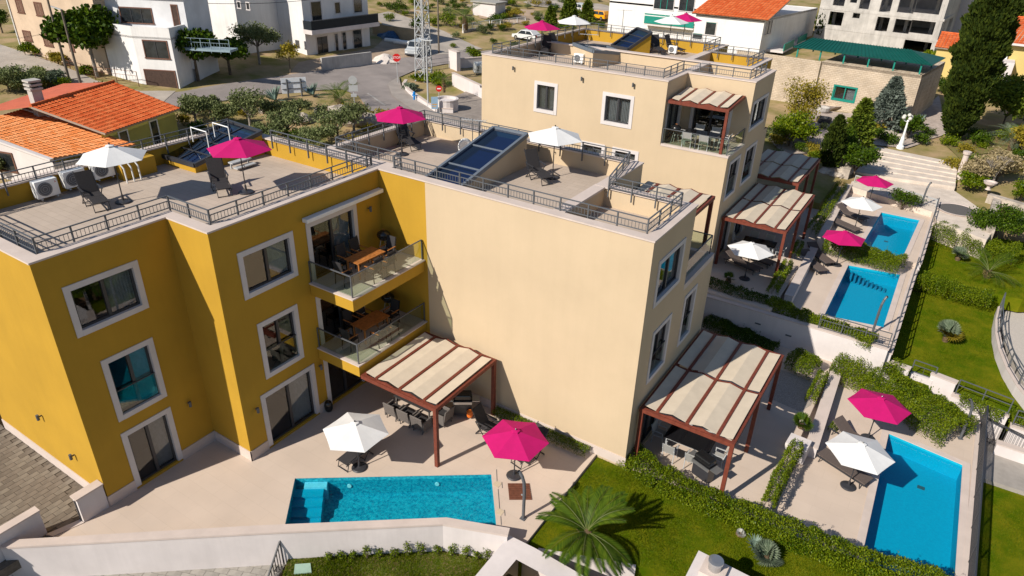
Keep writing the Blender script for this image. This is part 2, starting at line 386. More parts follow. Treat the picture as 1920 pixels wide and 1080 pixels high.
def lamp(parent, p, n):
    """small wall lamp: bracket and cylinder head"""
    p = Vector(p); n = Vector(n); m_ = MB(); m_.seg(p, p+n*.12, .04); m_.cyl(p+n*.14+Vector((0, 0, .1)), p+n*.14-Vector((0, 0, .12)), .055, .055, 8)
    o = obj('wall_lamp', m_, GREY, parent); return o
ZL = 9.70; ZD = 8.95
# ---- building A, yellow
PA = [(-29.3, 7.8), (-21.69, 7.8), (-21.69, 12.2), (-19.47, 12.2), (-19.47, 20.28), (-19.47, 20.7), (-29.3, 20.7)]
PA_ = [(-29.3, 7.8), (-21.69, 7.8), (-21.69, 12.2), (-19.47, 12.2), (-19.47, 20.7), (-29.3, 20.7)]
A = thing('apartment_building', 'ochre yellow three storey block with roof terrace on the left', 'building', (-21.69, 7.8, 0))
mb = MB()
facade(mb, PA_[0], PA_[1], -.4, ZL)
f1w = [(8.43-7.8, 10.88-7.8, 6.82, 8.65, False), (8.87-7.8, 10.72-7.8, 3.12, 5.68, False), (8.80-7.8, 10.72-7.8, .12, 2.62, True)]
facade(mb, PA_[1], PA_[2], -.4, ZL, [hole(a, b, c, d, door=e) for a, b, c, d, e in f1w])
facade(mb, PA_[2], PA_[3], -.4, ZL)
f2w = [(13.12-12.2, 15.56-12.2, 6.79, 8.63, False), (13.42-12.2, 15.31-12.2, 3.18, 5.64, False), (13.03-12.2, 15.74-12.2, .12, 2.62, True), (16.2-12.2, 18.86-12.2, 6.2, 8.68, True), (16.25-12.2, 18.86-12.2, 3.2, 5.5, True), (16.25-12.2, 18.6-12.2, .12, 2.55, True)]
facade(mb, PA_[3], (-19.47, 20.28), -.4, ZL, [hole(a, b, c, d, door=e) for a, b, c, d, e in f2w])
facade(mb, (-23.2, 20.7), (-29.3, 20.7), -.4, ZL); facade(mb, (-29.3, 20.7), (-29.3, 7.8), -.4, ZL)
mb2 = offset(PA_, -.32)
for i in range(6): a, b = mb2[i], mb2[(i+1) % 6]; mb.q((*b, ZD-.05), (*a, ZD-.05), (*a, ZL), (*b, ZL))
# painted return on the neighbour's wall
obj('wall', mb, YEL, A)
for (a, b, c, d, e), k in zip(f1w, (0, 1, 2)): window(A, PA_[1], PA_[2], a, b, c, d, guard=(k == 1), door=e, sw=.2)
for (a, b, c, d, e), k in zip(f2w, range(6)): window(A, PA_[3], PA_[4], a, b, c, d, guard=(k == 1), door=e, sw=.2, curtain=(k in (0, 2, 3)), room=2.5)
mb = MB(); ring(mb, PA_, .035, .40, ZL, ZL+.06); obj('coping', mb, COP, A)
mb = MB(); mb.prism(offset(PA_, -.3), ZD-.25, ZD); obj('roof_deck', mb, ROOFT, A)
pl = MB()
for (p, q, cuts) in ((PA_[0], PA_[1], []), (PA_[1], PA_[2], [(1.0, 2.92)]), (PA_[2], PA_[3], []), (PA_[3], (-19.47, 20.28), [(.83, 3.54), (4.05, 6.4)])):
    P = Vector(p); Q = Vector(q); L = (Q-P).length; u = (Q-P)/L; n = Vector((u.y, -u.x)); s0 = -.03 if p == PA_[1] or p == PA_[3] else 0
    for a, b in zip([s0]+[c[1] for c in cuts], [c[0] for c in cuts]+[L+(.03 if q in (PA_[1], PA_[3]) else 0)]):
        c = P+u*((a+b)/2)+n*.015; obj('plinth', MB().obox(c, u, n, b-a, .03, -.02, .46), COP, A)
in_ = offset(PA_, -.47)
railing(A, [in_[5], in_[0], in_[1], in_[2], in_[3], (in_[4][0], 20.4)], ZL+.06)
railing(A, [(in_[5][0]+3.0, 20.2), (-20.0, 20.2)], ZL+.06)
for y, z, x in ((11.42, 2.35, -21.69), (16.0, 2.34, -19.47), (19.54, 8.24, -19.47), (12.75, 2.2, -19.47)): lamp(A, (x, y, z), (1, 0, 0))
for x in (-23.3, -25.0): lamp(A, (x, 7.8, 1.6 if x > -24 else 2.6), (0, -1, 0))
# balconies of A
for zt, nm in ((6.2, 'upper'), (3.2, 'lower')):
    m_ = MB().box(-19.45, 16.05, zt-.5, -17.16, 20.27, zt); sl_ = obj('balcony', m_, YEL, A)
    m_ = MB().box(-19.44, 16.0, zt+.003, -17.11, 20.26, zt+.05); obj('floor_slab', m_, COP, sl_, world=False)
    gr_ = glass_rail(A, [(-19.44, 16.13), (-17.24, 16.13), (-17.24, 20.22)], zt+.05)
# awning cassette over the top balcony door
m_ = MB().seg((-19.3, 16.05, 8.88), (-19.3, 20.2, 8.88), .28, .16); obj('awning_cassette', m_, WHP, A, bevel=.02)
# ---- building B, cream, joined to A
PB = [(-23.2, 20.7), (-19.47, 20.7), (-19.47, 20.28), (-7.28, 20.28), (-7.28, 24.35), (-10.95, 24.35), (-10.95, 27.75), (-23.2, 27.75)]
Bb = thing('apartment_building', 'cream block with long blank sunlit wall, joined to the yellow block', 'building', (-7.28, 20.28, 0))
mb = MB(); ye = MB()
facade(ye, (-19.47, 20.28), (-17.0, 20.28), -.5, ZL)
facade(mb, (-17.0, 20.28), (-7.28, 20.28), -.5, ZL)
bw = [(.72, 3.3, 6.85, 8.72, False), (1.15, 3.0, 3.25, 5.6, False), (4.4, 5.85, 3.25, 5.66, False), (1.2, 3.4, -.3, 2.2, True)]
# lower storeys run on to y=28, the top storey steps back
facade(mb, (-7.28, 20.28), (-7.28, 28.0), -.5, 6.1, [hole(a, b, c, d, door=e) for a, b, c, d, e in bw if d < 6])
facade(mb, (-7.28, 20.28), (-7.28, 24.35), 6.1, ZL, [hole(a, b, c, d) for a, b, c, d, e in bw if d > 6])
facade(mb, (-7.28, 24.35), (-10.95, 24.35), 6.1, ZL); facade(mb, (-10.95, 24.35), (-10.95, 27.75), 6.1, ZL, [hole(.4, 2.9, 6.2, 8.5, door=True)])
facade(mb, (-7.28, 28.0), (-10.95, 28.0), -.5, 6.1)
facade(mb, (-10.95, 27.75), (-23.2, 27.75), -.5, ZL); facade(mb, (-23.2, 27.75), (-23.2, 20.7), -.5, ZL)
o_ = offset(PB, -.32)
for i in range(8): a, b = o_[i], o_[(i+1) % 8]; mb.q((*b, ZD-.05), (*a, ZD-.05), (*a, ZL), (*b, ZL))
obj('wall', mb, CRE, Bb); obj('painted_wall_end', ye, YEL, Bb, label='yellow painted end strip of the cream wall')
for k, (a, b, c, d, e) in enumerate(bw): window(Bb, (-7.28, 20.28), (-7.28, 28), a, b, c, d, guard=(k in (1, 2)), door=e, sw=.17)
window(Bb, (-10.95, 24.35), (-10.95, 27.75), .4, 2.9, 6.2, 8.5, door=True)
mb = MB(); ring(mb, PB, .035, .40, ZL+.002, ZL+.062); obj('coping', mb, COP, Bb)
mb = MB(); mb.prism(offset(PB, -.3), ZD-.25, ZD); mb.box(-10.95, 24.35, 5.85, -7.45, 27.9, 6.15); obj('roof_deck', mb, ROOFT, Bb)
mb = MB().box(-11.35, 20.6, ZD, -10.95, 24.1, ZL-.03); obj('divider_wall', mb, CRE, Bb)
mb = MB().box(-11.39, 20.67, ZL-.03, -10.91, 24.1, ZL+.055); obj('divider_coping', mb, COP, Bb)
for b_ in ((-19.47, 20.25, -.02, -7.25, 20.28, .4), (-7.28, 20.28, -.42, -7.25, 21.4, .05), (-7.28, 23.8, -.42, -7.25, 28, .05)): obj('plinth', MB().box(*b_), COP, Bb)
in_ = offset(PB, -.47)
railing(Bb, [in_[0], (-19.0, in_[0][1]), in_[2], in_[3], in_[4], (-10.72, 23.88), in_[6], in_[7], in_[0]], ZL+.06)
mb = MB().box(-7.62, 24.36, 6.1, -7.28, 28.0, 6.35); mb.box(-10.9, 27.66, 6.1, -7.62, 28.0, 6.35); obj('terrace_kerb', mb, COP, Bb)
glass_rail(Bb, [(-7.45, 24.45), (-7.45, 27.83), (-10.9, 27.83)], 6.35, .85)
# ---- building C, cream pair behind
DZ = 1.67; ZLC = 11.35; ZDC = 10.62
Cc = thing('apartment_building', 'cream block behind with recessed corner balcony and timber pergolas', 'building', (-9.8, 36.8, 1.3))
PC1 = [(-25.9, 36.8), (-13.65, 36.8), (-13.65, 39.75), (-9.78, 39.75), (-9.78, 43.9), (-11.0, 43.9), (-25.9, 43.9)]
PC2 = [(-26.3, 43.5), (-11.0, 43.5), (-11.0, 47.7), (-14.9, 47.7), (-14.9, 51.0), (-26.3, 51.0)]
mb = MB(); mb2 = MB()
c1w = [(-22.0, -20.39, 8.45, 10.3), (-17.43, -15.48, 8.46, 10.3), (-18.59, -17.0, 5.35, 7.25), (-16.51, -14.85, 5.35, 7.25)]
facade(mb, (-25.9, 36.8), (-13.65, 36.8), 0, ZLC, [hole(a+25.9, b+25.9, c, d) for a, b, c, d in c1w])
facade(mb, (-13.65, 36.8), (-9.78, 36.8), 0, 7.85)
cew = [(.6, 2.6, 5.2, 7.48, False), (3.55, 5.85, 5.2, 7.5, False), (.9, 3.2, 1.35, 3.8, True), (4.2, 6.4, 1.35, 3.8, True)]
facade(mb, (-9.78, 36.8), (-9.78, 44.6), 0, 7.85, [hole(a, b, c, d, door=e) for a, b, c, d, e in cew])
facade(mb, (-9.78, 39.75), (-9.78, 43.9), 7.85, ZLC, [hole(.3, 3.4, 8.55, 10.25)])
facade(mb, (-13.65, 36.8), (-13.65, 39.75), 7.85, ZLC, [hole(.35, 2.65, 7.95, 10.25, door=True)])
facade(mb, (-13.65, 39.75), (-9.78, 39.75), 7.85, ZLC, [hole(.5, 2.9, 7.95, 10.25, door=True)])
facade(mb, (-25.9, 43.9), (-25.9, 36.8), 0, ZLC); facade(mb, (-9.78, 43.9), (-11.0, 43.9), 7.85, ZLC); facade(mb, (-9.78, 44.6), (-11.0, 44.6), 0, 7.85)
o_ = offset(PC1, -.32)
for i in range(7): a, b = o_[i], o_[(i+1) % 7]; mb.q((*b, ZDC-.05), (*a, ZDC-.05), (*a, ZLC), (*b, ZLC))
obj('wall', mb, CRE, Cc)
facade(mb2, (-11.0, 43.9), (-11.0, 47.7), 0, ZLC, [hole(.8, 2.6, 5.2, 7.4)]); facade(mb2, (-11.0, 47.7), (-14.9, 47.7), 0, ZLC); facade(mb2, (-14.9, 47.7), (-14.9, 51.0), 0, ZLC)
facade(mb2, (-14.9, 51.0), (-26.3, 51.0), 0, ZLC); facade(mb2, (-26.3, 51.0), (-26.3, 43.5), 0, ZLC)
o_ = offset(PC2, -.32)
for i in range(6): a, b = o_[i], o_[(i+1) % 6]; mb2.q((*b, ZDC-.05), (*a, ZDC-.05), (*a, ZLC), (*b, ZLC))
obj('rear_wall', mb2, YEL, Cc, label='ochre walls of the rear half')
for a, b, c, d in c1w: window(Cc, (-25.9, 36.8), (-13.65, 36.8), a+25.9, b+25.9, c, d, curtain=2, sw=.2)
for k, (a, b, c, d, e) in enumerate(cew): window(Cc, (-9.78, 36.8), (-9.78, 44.6), a, b, c, d, guard=(k < 2), door=e)
window(Cc, (-9.78, 39.75), (-9.78, 43.9), .3, 3.4, 8.55, 10.25, panes=3)
window(Cc, (-13.65, 36.8), (-13.65, 39.75), .35, 2.65, 7.95, 10.25, door=True, curtain=2)
window(Cc, (-13.65, 39.75), (-9.78, 39.75), .5, 2.9, 7.95, 10.25, door=True, curtain=0, room=3)
window(Cc, (-11.0, 43.9), (-11.0, 47.7), .8, 2.6, 5.2, 7.4)
mb = MB(); ring(mb, PC1, .035, .40, ZLC, ZLC+.06); ring(mb, PC2, .036, .36, ZLC+.003, ZLC+.063); obj('coping', mb, COP, Cc)
mb = MB(); mb.prism(offset(PC1, -.3), ZDC-.25, ZDC); mb.prism(offset(PC2, -.3), ZDC-.25, ZDC+.004); mb.box(-13.6, 36.95, 7.6, -9.95, 39.7, 7.9); obj('roof_deck', mb, ROOFT, Cc)
mb = MB().box(-14.05, 39.9, ZDC, -13.65, 43.5, ZLC-.03); mb.box(-15.3, 43.9, ZDC, -14.9, 47.5, ZLC-.03); obj('divider_wall', mb, CRE, Cc)
mb = MB().box(-14.09, 40.1, ZLC-.03, -13.61, 43.45, ZLC+.055); mb.box(-15.34, 43.9, ZLC-.03, -14.86, 47.35, ZLC+.058); obj('divider_coping', mb, COP, Cc)
mb = MB().box(-13.62, 36.77, 7.85, -9.75, 37.05, 7.97); mb.box(-10.05, 37.05, 7.85, -9.75, 39.75, 7.97); obj('terrace_kerb', mb, COP, Cc)
glass_rail(Cc, [(-13.6, 36.9), (-11.7, 36.9), (-9.9, 36.9), (-9.9, 39.7)], 7.97, .85)
in_ = offset(PC1, -.47)
railing(Cc, [in_[6], in_[0], in_[1], in_[2], in_[3], (in_[4][0], 43.4)], ZLC+.06)
in2 = offset(PC2, -.47)
railing(Cc, [(in2[0][0], 43.9), in2[5], in2[4], in2[3], in2[2], (in2[1][0], 43.9)], ZLC+.06)
for x in (-20.6, -15.9): lamp(Cc, (x-2.9, 36.8, 10.85), (0, -1, 0))
lamp(Cc, (-15.6, 36.8, 10.95), (0, -1, 0))
# ---- skylights
def skylight(parent, c0, c1, c2, c3, zbase, wallm, nu, nv, handles=0):
    """c0..c3 corners of the sloping glass (3D)"""
    c = [Vector(p) for p in (c0, c1, c2, c3)]; mb = MB()
    for i in range(4):
        a, b = c[i], c[(i+1) % 4]; mb.q((a.x, a.y, zbase), (b.x, b.y, zbase), (b.x, b.y, b.z-.1), (a.x, a.y, a.z-.1))
    sk_ = obj('skylight', mb, wallm, parent)
    f = MB(); cen = sum(c, Vector())/4
    for i in range(4): f.seg(c[i], c[(i+1) % 4], .13, .18)
    for i in range(1, nu): f.seg(c[0].lerp(c[1], i/nu), c[3].lerp(c[2], i/nu), .05, .07)
    for j in range(1, nv): f.seg(c[0].lerp(c[3], j/nv), c[1].lerp(c[2], j/nv), .05, .07)
    obj('frame', f, SKF if wallm is not YEL else DGREY, sk_, world=False)
    for i in range(nu):
        for j in range(nv):
            P = lambda a, b: c[0].lerp(c[1], a).lerp(c[3].lerp(c[2], a), b)
            e = .03; p = MB().q(P(i/nu+e/nu, j/nv+e/nv), P((i+1)/nu-e/nu, j/nv+e/nv), P((i+1)/nu-e/nu, (j+1)/nv-e/nv), P(i/nu+e/nu, (j+1)/nv-e/nv)); obj('pane', p, GLASSS, sk_, world=False)
    d = MB().q(*[Vector((p.x, p.y, p.z-.35)) for p in c]); obj('shaft', d, mat('painted_sky_reflection', (.05, .11, .22), .8), sk_, world=False)  # sheet under the glass, its blue painted in for the sky's reflection
    return sk_
skylight(A, U(365, 310, 9.3), U(490, 248, 10.0), U(428, 228, 10.0), U(300, 291, 9.3), ZD, YEL, 4, 2)
skylight(Bb, (-15.95, 20.95, 9.35), (-15.95, 26.2, 10.45), (-17.75, 26.2, 10.45), (-17.75, 20.95, 9.35), ZD, CRE, 3, 1)
s_ = skylight(Cc, U(1178, 92, 11.0), U(1222, 62, 12.0), U(1195, 53, 12.0), U(1146, 86, 11.0), ZDC, YEL, 3, 1)
cn, cr_, cl = U(1110, 127, ZDC), U(1174, 116, ZDC), U(1073, 112, ZDC); cf = cr_+cl-cn
skylight(Cc, cn+Vector((0, 0, 1.0)), cr_+Vector((0, 0, .5)), cf+Vector((0, 0, .5)), cl+Vector((0, 0, 1.0)), ZDC, CRE, 3, 1)
# ---- pergolas
def pergola(label, x0, y0, x1, y1, zt, zb, rows=1, posts=None, cover=FAB, cat='pergola', slope=0, beam=.16):
    t = thing('pergola', label, cat, (x0, y0, zb)); b = beam; ys = [y0+(y1-y0)*i/rows for i in range(rows+1)]; w_ = x1-x0
    zz = lambda y: zt+slope*(y-y0)/(y1-y0)
    for y in ys: obj('beam', MB().seg((x0-b/2, y, zz(y)-b/2), (x1+b/2, y, zz(y)-b/2), b, b), WOOD, t)
    for x in (x0, x1): obj('beam', MB().seg((x, y0+b/2+.003, zz(y0)-b/2-.004), (x, y1-b/2-.003, zz(y1)-b/2-.004), b-.01, b), WOOD, t)
    rx = [x0+w_*k for k in (1/6, .5, 5/6)]
    for r in range(rows):
        ya, yb = ys[r]+b/2, ys[r+1]-b/2
        for x in rx: obj('rafter', MB().seg((x, ya, zz(ya)-.02), (x, yb, zz(yb)-.02), .12, .17), WOOD, t)
        edges = [x0]+rx+[x1]
        for k in range(4):
            a, c = edges[k]+.05, edges[k+1]-.05; full = k in (1, 2); pts = []
            N = 8; M_ = MB(); prev = None
            prof = [(a, 0.02), ((a+c)/2, .14), (c, 0.02)] if full else ([(a, .09), (c, .02)] if k == 0 else [(a, .02), (c, .08)])
            dense = []
            for i in range(len(prof)-1):
                for j in range(5): s_ = j/5; dense.append((prof[i][0]+(prof[i+1][0]-prof[i][0])*s_, prof[i][1]+(prof[i+1][1]-prof[i][1])*s_-.004*math.sin(math.pi*s_)))
            dense.append(prof[-1])
            vs = []
            for j in range(N+1):
                y = ya+.03+(yb-ya-.06)*j/N
                for (x, h) in dense: M_.v.append((x, y, zz(y)+h))
            K = len(dense)
            for j in range(N):
                for i in range(K-1): M_.f.append((j*K+i, j*K+i+1, (j+1)*K+i+1, (j+1)*K+i))
            o = obj('canvas_panel', M_, cover, t, smooth=False); sm = o.modifiers.new('thickness', 'SOLIDIFY'); sm.thickness = .012
            if full:
                for y in (ys[r] if r == 0 else None, ys[r+1]):
                    if y is None: continue
                    gy = MB(); dy = .02
                    gy.v += [(a, y-dy, zz(y)-.01), (c, y-dy, zz(y)-.01), ((a+c)/2, y-dy, zz(y)+.12), (a, y+dy, zz(y)-.01), (c, y+dy, zz(y)-.01), ((a+c)/2, y+dy, zz(y)+.12)]
                    gy.f += [(0, 1, 2), (5, 4, 3), (0, 3, 4, 1), (1, 4, 5, 2), (2, 5, 3, 0)]
                    obj('gable_board', gy, WOOD, t)
    for (x, y) in (posts if posts is not None else [(x1, y) for y in ys]+[(x0, y0)]):
        obj('post', MB().seg((x, y, zb), (x, y, zz(y)-b), .15, .15), WOOD, t)
    return t
pergola('red-brown timber pergola beside the yellow block over the dining terrace', -16.98, 16.08, -13.35, 19.95, 2.86, 0, 1, [(-13.35, 16.08), (-13.35, 19.95)])
pergola('red-brown timber pergola of eight canvas bays on the cream block nearest the camera', -7.12, 20.95, -3.58, 27.85, 2.52, -.4, 2, [(-3.58, 20.95), (-3.58, 24.4), (-3.58, 27.85), (-7.1, 20.95), (-7.1, 27.85)])
pergola('timber pergola of eight canvas bays on the rear cream block, above the white parasol', -9.62, 37.6, -6.2, 44.5, 4.25, 1.3, 2, [(-6.2, 37.6), (-6.2, 41.05), (-6.2, 44.5), (-9.6, 37.6)])
pergola('timber pergola mostly in shade, furthest back of the ground level ones', -10.85, 44.75, -7.3, 50.9, 4.7, 1.7, 2)
pergola('small timber pergola over the recessed corner balcony of the rear block', -13.45, 36.95, -10.25, 39.6, 10.38, 7.97, 1, [(-10.25, 36.95)], slope=.22)
pergola('timber pergola on the terrace between the two cream blocks', -10.8, 24.7, -7.85, 28.3, 8.75, 6.3, 1, [(-7.85, 28.2)])
# ================================================================ GROUND, DECKS, POOLS, WALLS
from mathutils.geometry import tessellate_polygon
def slab(mb, outer, z0, z1, holes=()):
    if holes:
        bm = bmesh.new(); es = []
        for l_ in [outer]+list(holes):
            vs = [bm.verts.new((p[0], p[1], z1)) for p in l_]; es += [bm.edges.new((vs[i], vs[(i+1) % len(vs)])) for i in range(len(vs))]
        bmesh.ops.triangle_fill(bm, edges=es, use_beauty=True, normal=(0, 0, 1)); bm.verts.index_update(); b = len(mb.v)
        mb.v += [tuple(v_.co) for v_ in bm.verts]
        for f_ in bm.faces:
            ix = [b+v_.index for v_ in f_.verts]; mb.f.append(tuple(ix if f_.normal.z > 0 else ix[::-1]))
        bm.free()
        for l_ in [outer]:
            for i in range(len(l_)): a_, c_ = l_[i], l_[(i+1) % len(l_)]; mb.q((a_[0], a_[1], z1), (a_[0], a_[1], z0), (c_[0], c_[1], z0), (c_[0], c_[1], z1))
        return mb
    loops = [[Vector((p[0], p[1], 0)) for p in outer]]+[[Vector((p[0], p[1], 0)) for p in h] for h in holes]
    flat = [p for l_ in loops for p in l_]; tris = tessellate_polygon(loops); b = len(mb.v); n = len(flat)
    mb.v += [(p.x, p.y, z1) for p in flat]+[(p.x, p.y, z0) for p in flat]
    for t in tris:
        a, b_, c = (flat[i] for i in t)
        if (b_-a).cross(c-a).z < 0: t = t[::-1]
        mb.f.append(tuple(b+i for i in t)); mb.f.append(tuple(b+n+i for i in t[::-1]))
    k = b
    for l_ in loops:
        m_ = len(l_)
        mb.f += [(k+i, k+(i+1) % m_, k+n+(i+1) % m_, k+n+i) for i in range(m_)]; k += m_
    return mb
def px(lst, z): return [tuple(U(a, b, z)[:2]) for a, b in lst]
# terrain
xs = np.concatenate([np.arange(-230, -110, 10), np.arange(-110, 40, 1.5), np.arange(40, 130, 10)]); ys = np.concatenate([np.arange(-20, 110, 1.5), np.arange(110, 420, 10)])
def gt(x, y):
    if (-28.5 < x < 9 and y < 50) or (-6.5 < x < 9 and y < 58): return -4.8
    return g(x, y)+.10*math.sin(x*.9+y*.4)*math.sin(y*.7)*(1 if y > 60 else .4)
mb = MB(); nx, ny = len(xs), len(ys)
mb.v = [(float(x), float(y), gt(x, y)) for y in ys for x in xs]
mb.f = [(j*nx+i, j*nx+i+1, (j+1)*nx+i+1, (j+1)*nx+i) for j in range(ny-1) for i in range(nx-1)]
DRY = mat('dry_grassy_ground', (.36, .25, .14), .95, .2, .35, .5, 4, c2=(.16, .15, .03))
struct('ground', mb, DRY)
# decks
def pool_quad(a, b, c, z, d=None):
    P = [Vector(U(*q, z)[:2]) for q in (a, b, c)]; P.append(P[0]+P[2]-P[1] if d is None else Vector(U(*d, z)[:2])); return [tuple(p) for p in P]
Q1 = [tuple(p) for p in (Vector(U(553, 897, 0)[:2]), Vector(U(921, 889.5, 0)[:2]), Vector(U(931, 990, 0)[:2]), Vector(U(533, 990, 0)[:2]))]
Q2 = pool_quad((1665, 812), (1806, 872), (1792, 1080), -.9); Q3 = pool_quad((1590, 497), (1689, 515), (1657, 615), .8); Q4 = pool_quad((1652, 398), (1725, 413), (1693, 484), 1.2)
v = Vector(Q2[2])-Vector(Q2[1]); Q2[2] = tuple(Vector(Q2[1])+v*1.25); Q2[3] = tuple(Vector(Q2[0])+v*1.25)
def pool(label, Q, z, dz, wm, steps=None, coping=True, depth=.85, lin=LIN):
    t = thing('swimming_pool', label, 'swimming pool', (Q[0][0], Q[0][1], z)); zw = z-dz; mb = MB(); n = 4; zf = z-depth
    Qi = offset(Q, -.0)
    mb.q(*[(*p, zf) for p in Qi])
    for i in range(4): a, b = Qi[i], Qi[(i+1) % 4]; mb.q((*a, z-.005), (*b, z-.005), (*b, zf), (*a, zf))
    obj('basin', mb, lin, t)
    Qw = Qi if sum(Qi[i][0]*Qi[(i+1) % 4][1]-Qi[(i+1) % 4][0]*Qi[i][1] for i in range(4)) > 0 else Qi[::-1]; mb = MB().q(*[(*p, zw) for p in Qw]); obj('water', mb, wm, t)
    if coping:
        mb = MB(); ring(mb, Q, .26, .03, z+.002, z+.03); obj('coping', mb, COP, t)
    return t
p1 = pool('long turquoise pool with rippled water in front of the yellow block', Q1, 0, .16, WATER, coping=False, lin=LINR)
a, b, c, d = [Vector(q) for q in Q1]
for k in range(5):   # entry steps on the left end
    f0, f1 = .02+k*.16, .02+(k+1)*.16; mb = MB(); e = (b-a).normalized()*(.95)
    P = [a.lerp(d, f0+.1), a.lerp(d, f0+.1)+e*1.15, a.lerp(d, f1+.1)+e*1.15, a.lerp(d, f1+.1)]
    mb.prism([tuple(p) for p in P], -.84, -.28-.11*k); obj('step', mb, LIN, p1)
mb = MB(); e = (b-a).normalized(); P = [a+e*.35, a+e*1.2, a.lerp(d, .12)+e*1.2, a.lerp(d, .12)+e*.35]; mb.prism([tuple(p) for p in P], -1.3, -.2); obj('top_step', mb, mat('pale_pool_step', (.45, .7, .8), .5), p1)
for fx in (.27, .72):
    q = a.lerp(b, fx); mb = MB(); mb.cyl((q.x, q.y-.005, -.42), (q.x+.02, q.y-.035, -.42), .085, .085, 14); obj('pool_light', mb, WHP, p1)
q = a.lerp(b, .91).lerp(d.lerp(c, .91), .8); obj('drain', MB().box(q.x-.12, q.y-.12, -.848, q.x+.12, q.y+.12, -.83), mat('drain_grate', (.05, .12, .05), .6), p1)
p2 = pool('large blue pool nearest the right hand corner, beside a white parasol', Q2, -.9, .12, WATERC)
q = Vector(Q2[0]).lerp(Vector(Q2[1]), .55)+Vector((.1, -1.6)); obj('drain', MB().box(q.x-.14, q.y-.1, -1.748, q.x+.14, q.y+.1, -1.73), GREY, p2)
p3 = pool('blue pool on the middle terrace with row of underwater steps', Q3, .8, .12, WATERC)
a, b = Vector(Q3[0]), Vector(Q3[1])
for k in range(9):
    q = a.lerp(b, .12+k*.085)+Vector((0, -.35-.07*k)); obj('step', MB().box(q.x-.04, q.y-.22, -.04, q.x+.08, q.y+.2, .5-.055*k), mat('blue_pool_step', (.02, .2, .33), .5), p3)
p4 = pool('small blue pool furthest back, half covered by parasol shadows', Q4, 1.2, .12, WATERC)
qq = Vector(Q4[0]).lerp(Vector(Q4[2]), .42); obj('drain', MB().box(qq.x-.12, qq.y-.1, .352, qq.x+.12, qq.y+.1, .37), GREY, p4)
# paved deck of the first pool
W1i = [(0, 1013), (480, 985), (837, 970), (956, 990)]; W1o = [(952, 1004), (830, 983), (480, 1000), (0, 1027)]
inner = px(W1i, .6)
arc = [(-8.5, 20.0), (-8.75, 20.28)]
deck = [(-21.71, 20.28), (-21.71, 12.3), (-21.71, 6.85)]+[tuple(U(100, 1006, 0)[:2])]+[(x+.1, y-.12) for x, y in inner]+[(-8.46, 14.6), (-8.5, 20.28)]
dk = MB(); slab(dk, deck, -.3, 0, [Q1]); struct('pool_deck', dk, DECK)
# white boundary wall in front
wa = MB(); w1 = px(W1i+W1o, .6); wa.prism(w1, .52, .6); t = obj('boundary_wall', MB().prism(px([(0, 1014), (480, 986.3), (837, 971.5), (955, 991), (951, 1003), (830, 981.5), (480, 998.5), (0, 1025.5)], .6), -1.4, .52), WHT); tag(t, 'long white rendered wall with pale coping in front of the pool deck', 'wall')
obj('coping', wa, COP, t)
# side walls at the gate
ge = thing('gate_pier_wall', 'low white wall with gate slot attached to corner of the yellow block', 'wall', (-21.7, 7.3, 0))
obj('wall', MB().box(-22.0, 6.86, -.4, -21.7, 7.76, 1.05), WHT, ge); obj('coping', MB().box(-22.04, 6.82, 1.05, -21.66, 7.78, 1.11), COP, ge); obj('gate_slot', MB().box(-21.9, 6.83, .05, -21.82, 6.87, .95), DGREY, ge)
gq = U(72, 957, 1.05); gw = thing('gate_pier_wall', 'low white wall at the left edge opposite the gate slot', 'wall', (gq.x, gq.y, 0))
obj('wall', MB().box(gq.x-.28, gq.y-2.6, -.8, gq.x, gq.y, .99), WHT, gw); obj('coping', MB().box(gq.x-.31, gq.y-2.6, .99, gq.x+.03, gq.y+.03, 1.05), COP, gw)
# driveway of separate pavers
struct('driveway_bed', MB().box(-34, -2, -.4, -21.95, 7.79, -.03), mat('paver_joint_sand', (.16, .13, .10), .95, .2, 8))
drv = bpy.data.objects['driveway_bed']
PAV = [mat('paver_brown_%s' % s, c, .85, .12, 3, .2, 30) for s, c in (('light', (.22, .185, .145)), ('mid', (.195, .16, .125)), ('dark', (.165, .135, .105)))]
def pavers(parent, region, z, lx, ly, mats, maxn=300, rot=0, origin=(0, 0)):
    me = []
    for m_ in mats:
        q = MB().box(-lx/2+.007, -ly/2+.007, -.05, lx/2-.007, ly/2-.007, 0); M_ = bpy.data.meshes.new('paver'); M_.from_pydata(q.v, [], q.f); M_.materials.append(m_); me.append(M_)
    n = 0; cr, sr = math.cos(rot), math.sin(rot)
    for j in range(-40, 90):
        for i in range(-80, 80):
            lx_, ly_ = i*lx, j*ly+(ly/2 if i % 2 else 0)
            x, y = origin[0]+lx_*cr-ly_*sr, origin[1]+lx_*sr+ly_*cr
            if region(x, y) and n < maxn:
                o = link('paver', random.choice(me), None, parent, world=True); o.location = Vector((x, y, z+random.uniform(-.002, .002)))-wpos(parent); o.rotation_euler = (0, 0, rot); n += 1
    return n
def proj(p):
    d = Vector(p)-Vector((0, 0, CH)); z = d.dot(CF); return 960+FPX*d.dot(CR)/z, 540+FPX*d.dot(CD)/z
def inside(px_, py_, poly):
    r = False
    for i in range(len(poly)):
        (x0, y0), (x1, y1) = poly[i-1], poly[i]
        if (y0 > py_) != (y1 > py_) and px_ < (x1-x0)*(py_-y0)/(y1-y0)+x0: r = not r
    return r
drivepoly = px([(-30, 760), (5, 780), (152, 903), (128, 914), (150, 985), (60, 1020), (-30, 1020)], 0)
pavers(drv, lambda x, y: inside(x, y, drivepoly) and x < -22.1 and y < 7.6 and not (gq.x-.5 < x < gq.x+.3 and y < gq.y+.1), 0.0, .24, .52, PAV, origin=(-22.2, 7.5))
